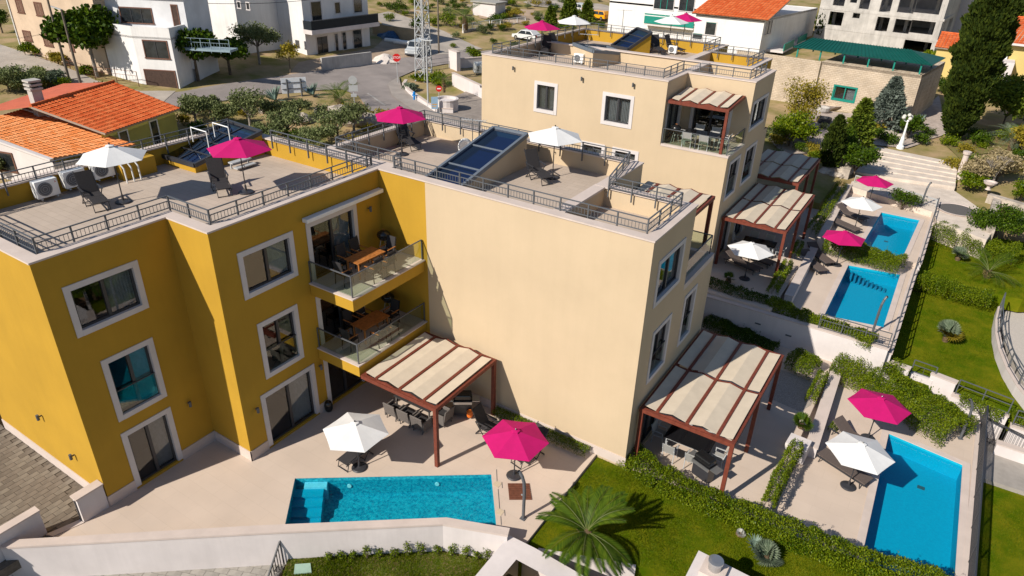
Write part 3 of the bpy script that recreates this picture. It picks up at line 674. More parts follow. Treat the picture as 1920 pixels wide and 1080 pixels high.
struct('driveway_surface', MB().prism([(-34, -2), (-22, -2), (-22, 7.79), (-34, 7.79)], -.06, -.028), mat('paver_joint_sand', (.16, .13, .10)))
struct('kerb_strip', MB().prism(px([(100, 1006), (158, 981), (150, 975), (86, 1003)], 0.0), -.2, .03), COP)
# lower paving and planting bed in front of the boundary wall
LZ = -1.0
lw = struct('lower_path', MB().prism(px([(-20, 1075), (545, 1035), (500, 1130), (-60, 1160)], LZ), LZ-.3, LZ-.03), mat('grey_joint_sand', (.14, .13, .12), .95))
GP = [mat('paver_grey_%s' % s, c, .85, .12, 3, .2, 30) for s, c in (('light', (.36, .33, .29)), ('mid', (.32, .295, .26)))]
lp = px([(60, 1072), (545, 1040), (505, 1095), (60, 1100)], LZ); wd_ = Vector(px([(480, 1000)], .6)[0])-Vector(px([(0, 1027)], .6)[0])
pavers(lw, lambda x, y: inside(x, y, lp), LZ, .24, .5, GP, rot=math.atan2(wd_.y, wd_.x)+math.pi/2-.3, origin=(-18, 8))
GRASSM = mat('lawn_turf', (.055, .10, .001), .95, .25, 1.1, .8, 120, c2=(.15, .15, .006), spec=.03)
GRASSD = mat('thin_planting_turf', (.13, .15, .03), .95, .25, 3, .8, 90, c2=(.2, .13, .06))
bed1 = px([(540, 1048), (612, 1043), (825, 1029), (930, 1050), (890, 1110), (520, 1110)], -.75); slab(mb := MB(), bed1, -1.6, -.75); struct('planting_bed', mb, GRASSD)
# lawns
L1 = px([(1112, 850), (1150, 862), (1320, 960), (1500, 1030), (1700, 1110), (1240, 1120), (1225, 1064), (1190, 1060), (1008, 1029), (960, 1008), (1000, 990)], -.12)
L1 = [(-8.44, 20.25), (-7.3, 20.25)]+px([(1320, 930), (1500, 1010), (1760, 1100), (1300, 1130), (1225, 1110), (1226, 1066), (1190, 1061), (1008, 1029)], -.12)+[tuple(U(970, 1012, -.12)[:2]), (-8.44, 14.4)]
slab(mb := MB(), L1, -1.5, -.12); struct('lawn', mb, GRASSM)
L2 = [(4.9, 8), (14, 8), (14, 33.3), (4.9, 33.3)]; slab(mb := MB(), L2, -2.6, -1.9); struct('lawn', mb, GRASSM)
L3 = px([(1655, 650), (1700, 555), (1870, 590), (1885, 640), (1960, 760), (1800, 735), (1745, 700)], -.4); L3 = [(.45, 34.2), (.45, 44.6), (5.3, 45.6)]+px([(1866, 600), (1870, 655), (1900, 710), (1960, 760)], -.4)+[(7.5, 34.2)]
slab(mb := MB(), L3, -1.6, -.4); struct('lawn', mb, GRASSM)
L4 = [(.45, 45.2), (.45, 54.5), (7.5, 56), (8.8, 48), (6, 45.8)]; slab(mb := MB(), L4, -.6, .25); struct('lawn', mb, GRASSM)
struct('lower_ground', MB().prism([(-40, -12), (30, -12), (30, 33.3), (14, 33.3), (14, 8), (-5, 8), (-20, 4), (-40, 2)], -4.6, -2.3), SIDEW)
# terraces of the cream blocks
t2 = [(-7.28, 20.75), (-1.9, 20.4), (-1.9, 33.6), (-7.28, 33.6)]; slab(mb := MB(), t2, -1.6, -.4); struct('terrace', mb, DECK)
t2b = [(-1.9, 19.2), (4.85, 16.2), (4.85, 33.4), (-1.9, 33.4)]; slab(mb := MB(), t2b, -2.6, -.9, [Q2]); struct('terrace', mb, DECK)
t3 = [(-9.78, 33.9), (-5.4, 33.9), (-5.4, 57), (-9.78, 57)]; slab(mb := MB(), t3, -.6, 1.3); struct('terrace', mb, DECK)
t3b = [(-5.4, 33.9), (.25, 33.9), (.25, 45.1), (-5.4, 45.1)]; slab(mb := MB(), t3b, -.8, .8, [Q3]); struct('terrace', mb, DECK)
t4 = [(-5.4, 45.1), (.3, 45.1), (.4, 55.2), (-5.4, 57.4)]; slab(mb := MB(), t4, -.6, 1.2, [Q4]); struct('terrace', mb, DECK)
struct('courtyard', MB().box(-28.5, 27.95, -.3, -9.8, 36.7, 1.2), SIDEW)
struct('garden_bed', MB().prism(px([(1455, 690), (1535, 720), (1520, 760), (1500, 772), (1440, 745)], -.4), -.5, -.385), GRAV)
# retaining and stepped garden walls
def wall(label, P0, P1, zt, zb, th=.3, name='garden_wall', cop=True, cat='wall'):
    P0 = Vector((P0[0], P0[1])); P1 = Vector((P1[0], P1[1])); u = (P1-P0).normalized(); n = Vector((u.y, -u.x)); c = (P0+P1)/2
    t = thing(name, label, cat, (c.x, c.y, zb)); L = (P1-P0).length
    obj('wall', MB().obox(c, u, n, L, th, zb, zt-.05 if cop else zt), WHT, t)
    if cop: obj('coping', MB().obox(c, u, n, L+.06, th+.06, zt-.05, zt), COP, t)
    return t
rw = wall('long white retaining wall below the hedge of the middle pool terrace', (-9.7, 33.75), (.25, 33.75), 1.2, -1.0)
obj('vent', MB().box(-6.0, 33.57, .45, -5.7, 33.6, .52), GREY, rw); obj('vent', MB().box(-4.4, 33.57, .3, -4.1, 33.6, .37), GREY, rw)
railing(rw, [(-3.0, 33.72), (.2, 33.72)], 1.2, .8, name='railing', bal=.14, m=GREY)
s1_ = wall('short white wall section next to the corner of the middle terrace', U(1655, 672, .35), U(1707, 690, .35), .35, -1.2)
s2_ = wall('short white wall section between two railings beside the lawn', U(1748, 698, .25), U(1795, 716, .25), .25, -1.2)
s3_ = wall('white wall topped with railing beyond the large hedge', U(1786, 738, -.3), U(1892, 778, -.3), -.3, -2.4)
railing(s3_, [U(1791, 738, -.3), U(1889, 776, -.3)], -.3, .8, name='railing', bal=50)
s4_ = wall('lower end of the white stepped wall at right edge of photo', U(1896, 795, -.6), U(1990, 825, -.6), -.6, -2.4)
railing(s4_, [U(1898, 796, -.6), U(1990, 825, -.6)], -.6, .8, name='railing', bal=.2)
s5_ = wall('low white wall behind the black gate, beside lower lawn', U(1870, 828, -1.1), U(1990, 868, -1.1), -1.1, -2.6)
s6_ = wall('low wall with railing between the two short white wall sections', U(1708, 697, -.1), U(1750, 712, -.1), -.1, -1.4, cop=False)
railing(s6_, [U(1708, 697, -.1), U(1750, 712, -.1)], -.1, .7, name='railing', bal=50)
struct('walkway', MB().prism([(4.9, 33.3), (14, 36.5), (14, 30.5), (4.95, 30.2)], -2.4, -1.7), mat('grey_paving', (.33, .30, .27), .9, .1, 2))
# pool 2: east wall with mesh fence
e2 = wall('pale parapet wall along the far side of the large pool', (4.72, 16.2), (4.72, 33.3), -.86, -2.6, .28)
railing(e2, [(4.72, 18), (4.72, 33.2)], -.86, .95, name='railing', bal=.07, spacing=1.9, m=DGREY, mid=.95)
e3 = wall('narrow parapet wall between the middle pool and the lawn', (.33, 33.9), (.33, 45.0), .86, -.8, .24)
railing(e3, [(.33, 34), (.33, 45)], .86, .8, name='railing', bal=50)
e4 = wall('narrow parapet wall between the furthest pool and upper lawn', (.42, 45.1), (.42, 56), 1.26, -.4, .24)
railing(e4, [(.42, 45.2), (.42, 56)], 1.26, .8, name='railing', bal=50)
n4 = wall('low wall with picket railing behind the furthest pool', (-5.35, 57.2), (.38, 55.05), 1.25, .4, .2)
railing(n4, [(-5.35, 57.2), (.35, 55.05)], 1.25, .95, name='railing', bal=.2, mid=.95, m=LGREY)
# planters
pa = wall('narrow pale planter wall between the pergola terrace and large pool', U(1570, 690, -.35), U(1522, 838, -.35), -.32, -1.2, .45)
pb = wall('narrow pale planter wall beside the middle pool, below two brown sun loungers', U(1525, 470, 1.25), U(1478, 560, 1.25), 1.46, .2, .4)
pc = wall('pale planter wall left of the furthest pool', U(1592, 345, 1.7), U(1540, 445, 1.7), 1.7, .6, .4)
pt_ = wall('square pale planter holding a small fan palm', U(1478, 822, -.1), U(1517, 838, -.1), -.05, -.8, .8, cop=False, name='planter', cat='planter')
gm = struct('curved_road', MB().prism(px([(1885, 640), (1876, 600), (1905, 545), (2000, 470), (2100, 800), (1975, 790), (1920, 720)], -.7), -2.6, -.7), mat('pale_gravel_road', (.5, .45, .40), .95, .12, 25, .4, 60))
cw = thing('curved_wall', 'curving white wall with dark railing around the lawn at right edge', 'wall', U(1870, 640, 0))
pts = [(1871, 575), (1866, 600), (1866, 625), (1872, 655), (1886, 690), (1905, 722), (1935, 760), (1975, 800)]
cu = MB(); cc = MB(); rp_ = []
for i in range(len(pts)-1):
    a, b = U(*pts[i], .15), U(*pts[i+1], .15); a2, b2 = U(pts[i][0]+9, pts[i][1]-3, .15), U(pts[i+1][0]+9, pts[i+1][1]-3, .15)
    cu.prism([a[:2], b[:2], b2[:2], a2[:2]], -1.5, .12); cc.prism([a[:2], b[:2], b2[:2], a2[:2]], .12, .16)
    rp_.append((a2+a)/2)
obj('wall', cu, WHT, cw); obj('coping', cc, COP, cw); railing(cw, rp_, .16, .85, name='railing', bal=50, spacing=1.4, m=GREY)
# big white slab bottom centre + planter wall + chimney roof
sb = px([(956, 1004), (1006, 1029), (1100, 1083), (1180, 1130), (850, 1130), (891, 1080), (951, 1008)], .3); hl = px([(968, 1049), (1030, 1083), (1060, 1110), (905, 1120), (942, 1080)], .3)
slab(mb := MB(), sb, -1.6, .3, [hl]); t = obj('concrete_slab_roof', mb, WHT); tag(t, 'pale rendered slab with rectangular opening at the bottom centre', 'slab')
obj('opening_lining', MB().q(*[(*p, -.6) for p in hl]), DECK, t)
pw = thing('planter_wall', 'white planter wall edge below the lawn with small shrubs in front', 'wall', U(1100, 1050, -.12))
A0, A1 = U(1009, 1030, -.06), U(1192, 1062, -.06); obj('wall', MB().seg(A0-Vector((0, 0, .8)), A1-Vector((0, 0, .8)), .14, 1.6), WHT, pw)
struct('planting_bed', MB().prism(px([(1000, 1040), (1192, 1075), (1240, 1130), (1060, 1130)], -.95), -2, -.95), SOIL)
ch = thing('chimney_roof', 'white flat roof corner with round metal vent at bottom edge', 'roof', U(1340, 1070, .9))
rf = px([(1310, 1032), (1425, 1090), (1440, 1130), (1250, 1150)], .9); obj('roof_slab', MB().prism(rf, -.6, .9), WHT, ch)
c = U(1338, 1072, .9); obj('vent_kerb', MB().obox(c[:2], (1, 0), (0, 1), .75, .75, .9, 1.05), COP, ch); obj('vent_pipe', MB().lathe([(.2, .15), (.2, .42), (.24, .44), (.24, .52), (.15, .54)], c, 20), STEEL, ch, smooth=False)
# ================================================================ FURNITURE AND FITTINGS
def umbrella(col, closed=False):
    t = thing('parasol', 'x', 'parasol'); H_, R_, zr = 2.24, 1.27, 1.80
    mb = MB(); N = 6; ring_ = []; K = 5; S_ = 4
    apex = len(mb.v); mb.v.append((0, 0, H_))
    rows = []
    for r in range(1, K+1):
        f = r/K; row = []
        for i in range(N):
            a0, a1 = 2*math.pi*i/N, 2*math.pi*(i+1)/N
            for j in range(S_):
                s_ = j/S_; x = (1-s_)*math.cos(a0)+s_*math.cos(a1); y = (1-s_)*math.sin(a0)+s_*math.sin(a1)
                sc = 1-.018*math.sin(math.pi*s_)*f; z = H_-(H_-zr)*(f**1.04)-.012*math.sin(math.pi*s_)*f
                row.append(len(mb.v)); mb.v.append((x*R_*f*sc, y*R_*f*sc, z))
        rows.append(row)
    n = N*S_
    for i in range(n): mb.f.append((apex, rows[0][i], rows[0][(i+1) % n]))
    for r in range(K-1):
        for i in range(n): mb.f.append((rows[r][i], rows[r+1][i], rows[r+1][(i+1) % n], rows[r][(i+1) % n]))
    o = obj('canopy', mb, col, t, world=False, smooth=False); sm = o.modifiers.new('t', 'SOLIDIFY'); sm.thickness = .008
    obj('vent_cap', MB().lathe([(.17, 0), (.16, .03), (.02, .07)], (0, 0, H_-.03), 6), col, o, world=False)
    obj('finial', MB().lathe([(.03, 0), (.035, .04), (.01, .07)], (0, 0, H_+.03), 8), BLACK, o, world=False)
    obj('pole', MB().cyl((0, 0, .05), (0, 0, H_), .024, n=8), DGREY, t, world=False)
    for i in range(6):
        a = 2*math.pi*i/6; mb = MB().seg((0, 0, H_-.04), (R_*.97*math.cos(a), R_*.97*math.sin(a), zr-.015), .018); mb.seg((0, 0, H_-.55), (R_*.5*math.cos(a), R_*.5*math.sin(a), zr+.2), .014); obj('rib', mb, DGREY, t, world=False)
    obj('base', MB().lathe([(.30, 0), (.31, .03), (.27, .06), (.1, .085), (.05, .1), (.04, .3)], (0, 0, 0), 20), DGREY, t, world=False)
    obj('crank', MB().seg((0, 0, 1.15), (.09, 0, 1.15), .03).seg((.09, 0, 1.15), (.09, 0, 1.07), .02), DGREY, t, world=False)
    return t
UW, UP = Proto(umbrella(WCAN)), Proto(umbrella(PINK))
def recliner(fab):
    """high-backed folding recliner, facing +X"""
    t = thing('recliner_chair', 'x', 'recliner')
    obj('backrest', MB().seg((-.30, 0, .42), (-.68, 0, 1.18), .56, .035, up=(1, 0, 0)), fab, t, world=False)
    obj('seat', MB().seg((-.30, 0, .41), (.26, 0, .42), .56, .035), fab, t, world=False)
    obj('footrest', MB().seg((.26, 0, .42), (.80, 0, .33), .5, .03), fab, t, world=False)
    for s in (-.3, .3):
        f = MB().seg((-.72, s, 1.22), (-.28, s, .40), .03).seg((-.28, s, .40), (.84, s*.95, .33), .03).seg((.84, s*.95, .33), (.84, s*.95, .30), .03); obj('side_rail', f, DGREY, t, world=False)
        obj('leg', MB().seg((-.48, s*1.05, .62), (-.02, s*1.05, 0), .028), DGREY, t, world=False)
        obj('leg', MB().seg((.1, s*1.05, .62), (-.5, s*1.05, 0), .028), DGREY, t, world=False)
        obj('footrest_leg', MB().seg((.72, s*.9, .33), (.82, s*.9, 0), .025), DGREY, t, world=False)
        obj('armrest', MB().seg((-.5, s*1.08, .66), (.14, s*1.08, .64), .055, .03), DGREY, t, world=False)
    obj('crossbar', MB().seg((-.5, -.31, .03), (-.5, .31, .03), .025).seg((.82, -.27, .03), (.82, .27, .03), .025).seg((-.05, -.3, .04), (-.05, .3, .04), .025), DGREY, t, world=False)
    return t
RC = Proto(recliner(DFAB))
def lounger(fab, back=.35):
    """low sun lounger along X, head at -X"""
    t = thing('sun_lounger', 'x', 'sun lounger')
    obj('mattress', MB().box(-.25, -.33, .30, 1.2, .33, .35), fab, t, world=False, bevel=.01)
    obj('backrest', MB().seg((-.25, 0, .32), (-.95, 0, .32+back), .66, .045), fab, t, world=False)
    for s in (-.35, .35): obj('side_rail', MB().seg((-.98, s, .28), (1.22, s, .28), .045, .05), DGREY, t, world=False)
    for x in (-.75, 1.0):
        for s in (-.33, .33): obj('leg', MB().seg((x, s, .28), (x+(.06 if x > 0 else -.06), s, 0), .035), DGREY, t, world=False)
    obj('back_strut', MB().seg((-.7, -.3, .28), (-.78, -.3, .28+back*.6), .02).seg((-.7, .3, .28), (-.78, .3, .28+back*.6), .02), DGREY, t, world=False)
    return t
SL = Proto(lounger(BFAB, .42)); SLF = Proto(lounger(BFAB, .04))
TBL = 'parasols on roof terraces and pool decks'
def up(proto, p, z, rz, label, lab='parasols'): q = U(*p, z); return proto.put((q.x, q.y, z), rz, label, lab)
up(UW, (674, 877), 0, .5, 'white parasol standing above the long rippled pool in front')
up(UP, (964, 892), 0, .45, 'magenta parasol between the long pool and the blank cream wall')
up(UW, (1590, 912), -.9, .15, 'white parasol nearest the bottom right pool')
up(UP, (1627, 822), -.9, .2, 'magenta parasol beside the large hedge at the right')
up(UP, (1568, 497), .8, .5, 'magenta parasol behind two brown sun loungers on the middle pool terrace')
up(UW, (1396, 523), 1.3, .1, 'white parasol in front of the rear pergola over a sun lounger')
up(UP, (1627, 386), 1.2, .3, 'magenta parasol by the picket railing of the furthest pool')
up(UW, (1602, 430), 1.2, .2, 'white parasol shading loungers beside the furthest pool')
up(UW, (232, 379), ZD, .35, 'white parasol on yellow block roof next to the air conditioners')
up(UP, (462, 361), ZD, .6, 'magenta parasol on yellow block roof in front of wide skylight')
up(UP, (754, 290), ZD, .3, 'magenta parasol on left part of the middle roof')
up(UW, (1036, 333), ZD, .1, 'white parasol on the middle roof right of its skylight')
up(UP, (1014, 105), ZDC, .3, 'magenta parasol at front left of the furthest roof')
up(UW, (1073, 92), ZDC, .1, 'white parasol behind the front magenta one on the furthest roof')
up(UW, (1253, 90), ZDC, .4, 'white parasol right of the small skylight on the furthest roof')
up(UP, (1279, 84), ZDC, .2, 'magenta parasol furthest back on the furthest roof')
R_ = math.radians
def rc(p, z, a, label, proto=RC, gname='recliners'): q = U(*p, z); return proto.put((q.x, q.y, z), R_(a), label, gname)
def rcp(head, foot, z, label, proto=RC, gname='recliners', off=.5):
    """placed from where the head-end and foot-end legs stand"""
    a, b = U(*head, z), U(*foot, z); d = b-a; an = math.atan2(d.y, d.x); q = a+d.normalized()*off; return proto.put((q.x, q.y, z), an, label, gname)
rcp((172, 378), (198, 400), ZD, 'charcoal recliner beside the white parasol on the yellow roof')
rcp((411, 350), (424, 371), ZD, 'charcoal recliner beside the magenta parasol on the yellow roof')
rcp((755, 270), (785, 285), ZD, 'charcoal recliner behind magenta parasol pole on the middle roof')
rcp((997, 330), (1029, 349), ZD, 'charcoal recliner under the white parasol on the middle roof')
rcp((1036, 96), (1062, 101), ZDC, 'charcoal recliner between two parasols on the furthest roof')
rcp((1024, 100), (1018, 108), ZDC, 'charcoal recliner turned away behind front magenta parasol')
rcp((1250, 98), (1282, 103), ZDC, 'charcoal recliner with high back beside the furthest white parasol')
rcp((1226, 98), (1238, 103), ZDC, 'charcoal recliner at left beside the furthest white parasol')
rcp((690, 846), (668, 862), 0, 'recliner almost hidden under the white parasol by the long pool')
rcp((900, 806), (925, 818), 0, 'recliner beside the magenta parasol near the cream wall')
rcp((1010, 845), (985, 862), 0, 'recliner hidden under the magenta parasol by the long pool')
SLK = dict(proto=SL, gname='sun loungers', off=.75)
rcp((1506, 490), (1556, 527), .8, 'left of two brown sun loungers on the middle pool terrace', **SLK)
rcp((1520, 476), (1568, 511), .8, 'right of two brown sun loungers on the middle pool terrace', **SLK)
rcp((1368, 492), (1420, 514), 1.3, 'brown sun lounger below the white parasol at the rear pergola', **SLK)
rcp((1392, 482), (1440, 500), 1.3, 'second brown lounger behind the one below white parasol', **SLK)
rcp((1545, 862), (1622, 912), -.9, 'brown flat lounger half under the bottom right white parasol', proto=SLF, gname='sun loungers', off=.75)
rcp((1570, 812), (1640, 858), -.9, 'brown lounger with raised back below the right magenta parasol', **SLK)
rcp((1573, 402), (1625, 420), 1.2, 'brown lounger under the white parasol by the furthest pool', **SLK)
rcp((1562, 420), (1608, 440), 1.2, 'brown lounger nearest the hedge by the furthest pool', proto=SLF, gname='sun loungers', off=.75)
# ---- tables and chairs
def table(l, w_, h, top, leg, name='dining_table', glass=False):
    t = thing(name, 'x', 'table'); k = 6 if top is TEAK else 1
    for i in range(k): obj('table_board' if k > 1 else 'tabletop', MB().box(-l/2, -w_/2+w_*i/k+.004, h-.035, l/2, -w_/2+w_*(i+1)/k-.004, h), top, t, world=False)
    obj('apron', MB().box(-l/2+.08, -w_/2+.06, h-.1, l/2-.08, -w_/2+.09, h-.037).box(-l/2+.08, w_/2-.09, h-.1, l/2-.08, w_/2-.06, h-.037), leg, t, world=False)
    for x in (-1, 1):
        for y in (-1, 1): obj('leg', MB().box(x*(l/2-.1)-.03, y*(w_/2-.09)-.03, 0, x*(l/2-.1)+.03, y*(w_/2-.09)+.03, h-.04), leg, t, world=False)
    return t
def chair(seat, frame, arm=None, back=.95, wicker=False):
    """dining chair facing +X"""
    t = thing('dining_chair' if not wicker else 'wicker_armchair', 'x', 'chair')
    if wicker:
        obj('seat', MB().box(-.26, -.28, .2, .28, .28, .42), seat, t, world=False, bevel=.02)
        obj('backrest', MB().seg((-.28, 0, .3), (-.38, 0, .86), .62, .06, up=(1, 0, 0)), seat, t, world=False, bevel=.02)
        for s in (-.3, .3): obj('arm', MB().box(-.3, s-.035, .12, .26, s+.035, .62), seat, t, world=False, bevel=.02)
        obj('cushion', MB().box(-.22, -.25, .42, .25, .25, .48), DFAB, t, world=False, bevel=.02)
    else:
        obj('seat', MB().box(-.22, -.23, .43, .24, .23, .46), seat, t, world=False)
        obj('backrest', MB().seg((-.22, 0, .5), (-.33, 0, back), .44, .03, up=(1, 0, 0)), seat, t, world=False)
        for s in (-.24, .24):
            obj('armrest', MB().seg((-.3, s, .66), (.2, s, .65), .045, .025), arm or frame, t, world=False)
            obj('side_frame', MB().seg((.18, s, .64), (.18, s, .44), .028).seg((-.34, s, back+.02), (-.22, s, .44), .028).seg((-.22, s, .44), (.24, s, .44), .028), frame, t, world=False)
    for x in (-.22, .2):
        for s in (-.24, .24): obj('leg', MB().seg((x, s, .44 if not wicker else .2), (x+(-.04 if x < 0 else .03), s, 0), .03), frame, t, world=False)
    return t
TT = Proto(table(1.5, .8, .75, TEAK, TEAK)); TD = Proto(table(1.9, .95, .75, mat('black_glass_top', (.01, .01, .012), .08, spec=.6), LGREY)); TW = Proto(table(2.0, 1.0, .72, DFAB, WICK))
CT = Proto(chair(DFAB, BLACK, TEAK, 1.05)); CG = Proto(chair(mat('pale_grey_mesh', (.33, .32, .30), .7, .05, 20), LGREY, None, .9)); CW = Proto(chair(WICK, WICK, wicker=True))
CCH = 'chairs around the balcony and terrace tables'
# A balconies
for z, nm in ((6.26, 'upper'), (3.26, 'lower')):
    cx, cy = -18.3, 18.0
    TT.put((cx, cy, z), R_(88), 'teak table on the %s balcony of the yellow block' % nm, 'teak balcony tables')
    for dx, dy, a, w_ in ((-.75, -.3, 0, 'inner left side'), (-.75, .45, 0, 'inner right side'), (.72, -.35, 180, 'against the glass, left'), (.72, .4, 180, 'against the glass, right'), (0, -1.2, 90, 'at its near end'), (.05, 1.2, -90, 'at the end by the kettle grill')):
        CT.put((cx+dx, cy+dy, z), R_(a), 'teak-armed chair at the %s balcony table, %s' % (nm, w_), 'teak armed chairs')
def kettle():
    t = thing('kettle_grill', 'x', 'barbecue'); obj('bowl', MB().lathe([(.05, .62), (.2, .66), (.28, .8), (.285, .83)], n=16), BLACK, t, world=False, smooth=True)
    obj('lid', MB().lathe([(.29, .83), (.27, .93), (.16, 1.02), (.02, 1.05)], n=16), BLACK, t, world=False, smooth=True); obj('handle', MB().seg((-.06, 0, 1.09), (.06, 0, 1.09), .025), TEAK, t, world=False)
    for a in (0, 2.1, 4.2): obj('leg', MB().cyl((.12*math.cos(a), .12*math.sin(a), .66), (.27*math.cos(a), .27*math.sin(a), 0), .014, n=6), LGREY, t, world=False)
    return t
KG = Proto(kettle())
KG.put((-18.9, 19.75, 6.26), 0, 'black kettle grill in the corner of the upper yellow balcony', 'kettle grills'); KG.put((-18.9, 19.75, 3.26), 0, 'black kettle grill in the corner of the lower yellow balcony', 'kettle grills')
KG.put((-13.1, 37.5, 7.92), 0, 'black kettle grill behind the glass of the rear corner balcony', 'kettle grills'); KG.put((-7.9, 25.3, 6.2), 0, 'dark kettle grill on the terrace between the cream blocks', 'kettle grills')
# pergola A wicker set
cx, cy = -16.1, 18.3; TW.put((cx, cy, 0), R_(0), 'dark table under the pergola of the yellow block', 'dark tables')
for i, (dx, dy, a) in enumerate(((-.62, -.85, 90), (.12, -.85, 90), (.85, -.85, 90), (-.62, .85, -90), (.12, .85, -90), (1.3, 0, 180))):
    CW.put((cx+dx, cy+dy, 0), R_(a), 'grey wicker armchair under the yellow block pergola, ' + ('front row, left', 'front row, middle', 'front row, right', 'rear row, left', 'rear row, middle', 'at the right head of the table')[i], 'wicker armchairs')
# pergola B and balcony C and pergola C grey sets
def grey_set(cx, cy, z, a, where):
    TD.put((cx, cy, z), R_(a), 'dark glass table %s' % where, 'glass topped tables'); ca, sa = math.cos(R_(a)), math.sin(R_(a))
    for i, (dx, dy, b) in enumerate(((-.5, -.75, 90), (.45, -.75, 90), (-.5, .75, -90), (.45, .75, -90), (1.25, 0, 180), (-1.25, 0, 0))):
        CG.put((cx+dx*ca-dy*sa, cy+dx*sa+dy*ca, z), R_(a+b), 'pale grey metal chair %s, %s' % (where, ('front left', 'front right', 'back left', 'back right', 'right end', 'left end')[i]), 'grey metal chairs')
grey_set(-5.6, 22.9, -.4, 0, 'under the nearest cream block pergola')
grey_set(-11.7, 37.9, 7.92, 0, 'on the recessed corner balcony')
grey_set(-8.0, 40.6, 1.3, 5, 'under the rear block pergola')
def gasgrill(p, z, a, label, bottle=True):
    q = U(*p, z); t = thing('gas_barbecue', label, 'barbecue', (q.x, q.y, z), 'gas barbecues', R_(a))
    obj('hood', MB().prism([(-.38, -.25), (.38, -.25), (.38, .2), (-.38, .2)], .88, 1.15), BLACK, t, world=False, bevel=.06)
    obj('grill_box', MB().box(-.4, -.27, .72, .4, .25, .88), BLACK, t, world=False); obj('control_panel', MB().box(-.4, -.33, .75, .4, -.275, .87), STEEL, t, world=False)
    for s in (-1, 1): obj('side_shelf', MB().box(s*.41, -.22, .82, s*.72, .2, .85) if s > 0 else MB().box(-.72, -.22, .82, -.41, .2, .85), STEEL, t, world=False)
    obj('cabinet', MB().box(-.38, -.22, .12, .38, .2, .72), DGREY, t, world=False)
    for s in (-.34, .34): obj('wheel', MB().cyl((s-.03, .1, .09), (s+.03, .1, .09), .09, n=12), BLACK, t, world=False)
    if bottle: obj('gas_bottle', MB().lathe([(.1, .1), (.13, .16), (.13, .4), (.04, .48)], (.3, -.32, 0), 12), mat('orange_paint', (.7, .16, .02), .5), t, world=False)
    return t
gasgrill((868, 776), 0, 35, 'black gas barbecue with orange bottle beside the yellow block pergola')
gasgrill((1316, 896), -.4, -20, 'covered gas barbecue behind the front hedge', False)
q = U(617, 770, 0); t = tag(obj('floor_pot', MB().lathe([(.12, 0), (.17, .12), (.18, .3), (.15, .45), (.11, .5)], n=16), BLACK, smooth=True), 'small black egg-shaped pot against the yellow block plinth', 'pot'); t.location = q
# pool showers
def shower(p, z, a, label):
    q = U(*p, z); t = thing('pool_shower', label, 'shower', (q.x, q.y, z), 'curved pool showers', R_(a))
    obj('column', MB().tube([(0, 0, 0), (0, 0, 1.3), (.03, 0, 1.7), (.12, 0, 1.95), (.24, 0, 2.1)], .06, 8), GREY, t, world=False)
    obj('shower_head', MB().cyl((.24, 0, 2.1), (.27, 0, 2.06), .07, n=10), BLACK, t, world=False); obj('foot', MB().box(-.1, -.1, 0, .1, .1, .03), GREY, t, world=False)
    obj('tap', MB().cyl((.06, 0, 1.1), (.12, 0, 1.1), .03, n=8), STEEL, t, world=False); return t
shower((981, 972), 0, 180, 'curved grey pool shower beside the brown deck mat'); shower((1800, 822), -.9, 200, 'dark curved shower at the end of the large hedge')
shower((1635, 626), .8, 60, 'silver curved shower at the near corner of the middle pool'); shower((1724, 396), 1.2, 60, 'dark curved shower behind the furthest pool')
t = thing('shower_mat', 'brown slatted timber mat under the curved shower by long pool', 'mat', U(975, 922, 0)); a, b, c, d = [U(*p, 0) for p in ((952, 907), (992, 907), (997, 938), (955, 938))]
for k in range(9):
    P = [a.lerp(d, k/9+.01), b.lerp(c, k/9+.01), b.lerp(c, (k+.85)/9), a.lerp(d, (k+.85)/9)]; obj('slat', MB().prism([p[:2] for p in P], .005, .035), mat('brown_slat', (.16, .06, .035), .6, .15, 8), t)
for q in ((932, 908, 940, 912), (937, 960, 945, 964)):
    a = U(q[0], q[1], .005); struct('pool_hatch', MB().box(a.x-.13, a.y-.13, .003, a.x+.13, a.y+.13, .012), mat('hatch_cover', (.55, .45, .32), .7))
# overflow slots and hatch outlines in the deck
for a, b in (((931, 880), (932, 902)), ((934, 917), (937, 955)), ((941, 904), (942, 915)), ((939, 968), (940, 984)), ((946, 956), (947, 967))):
    struct('deck_slot', MB().seg(U(*a, .004), U(*b, .004), .025, .004), GREY)
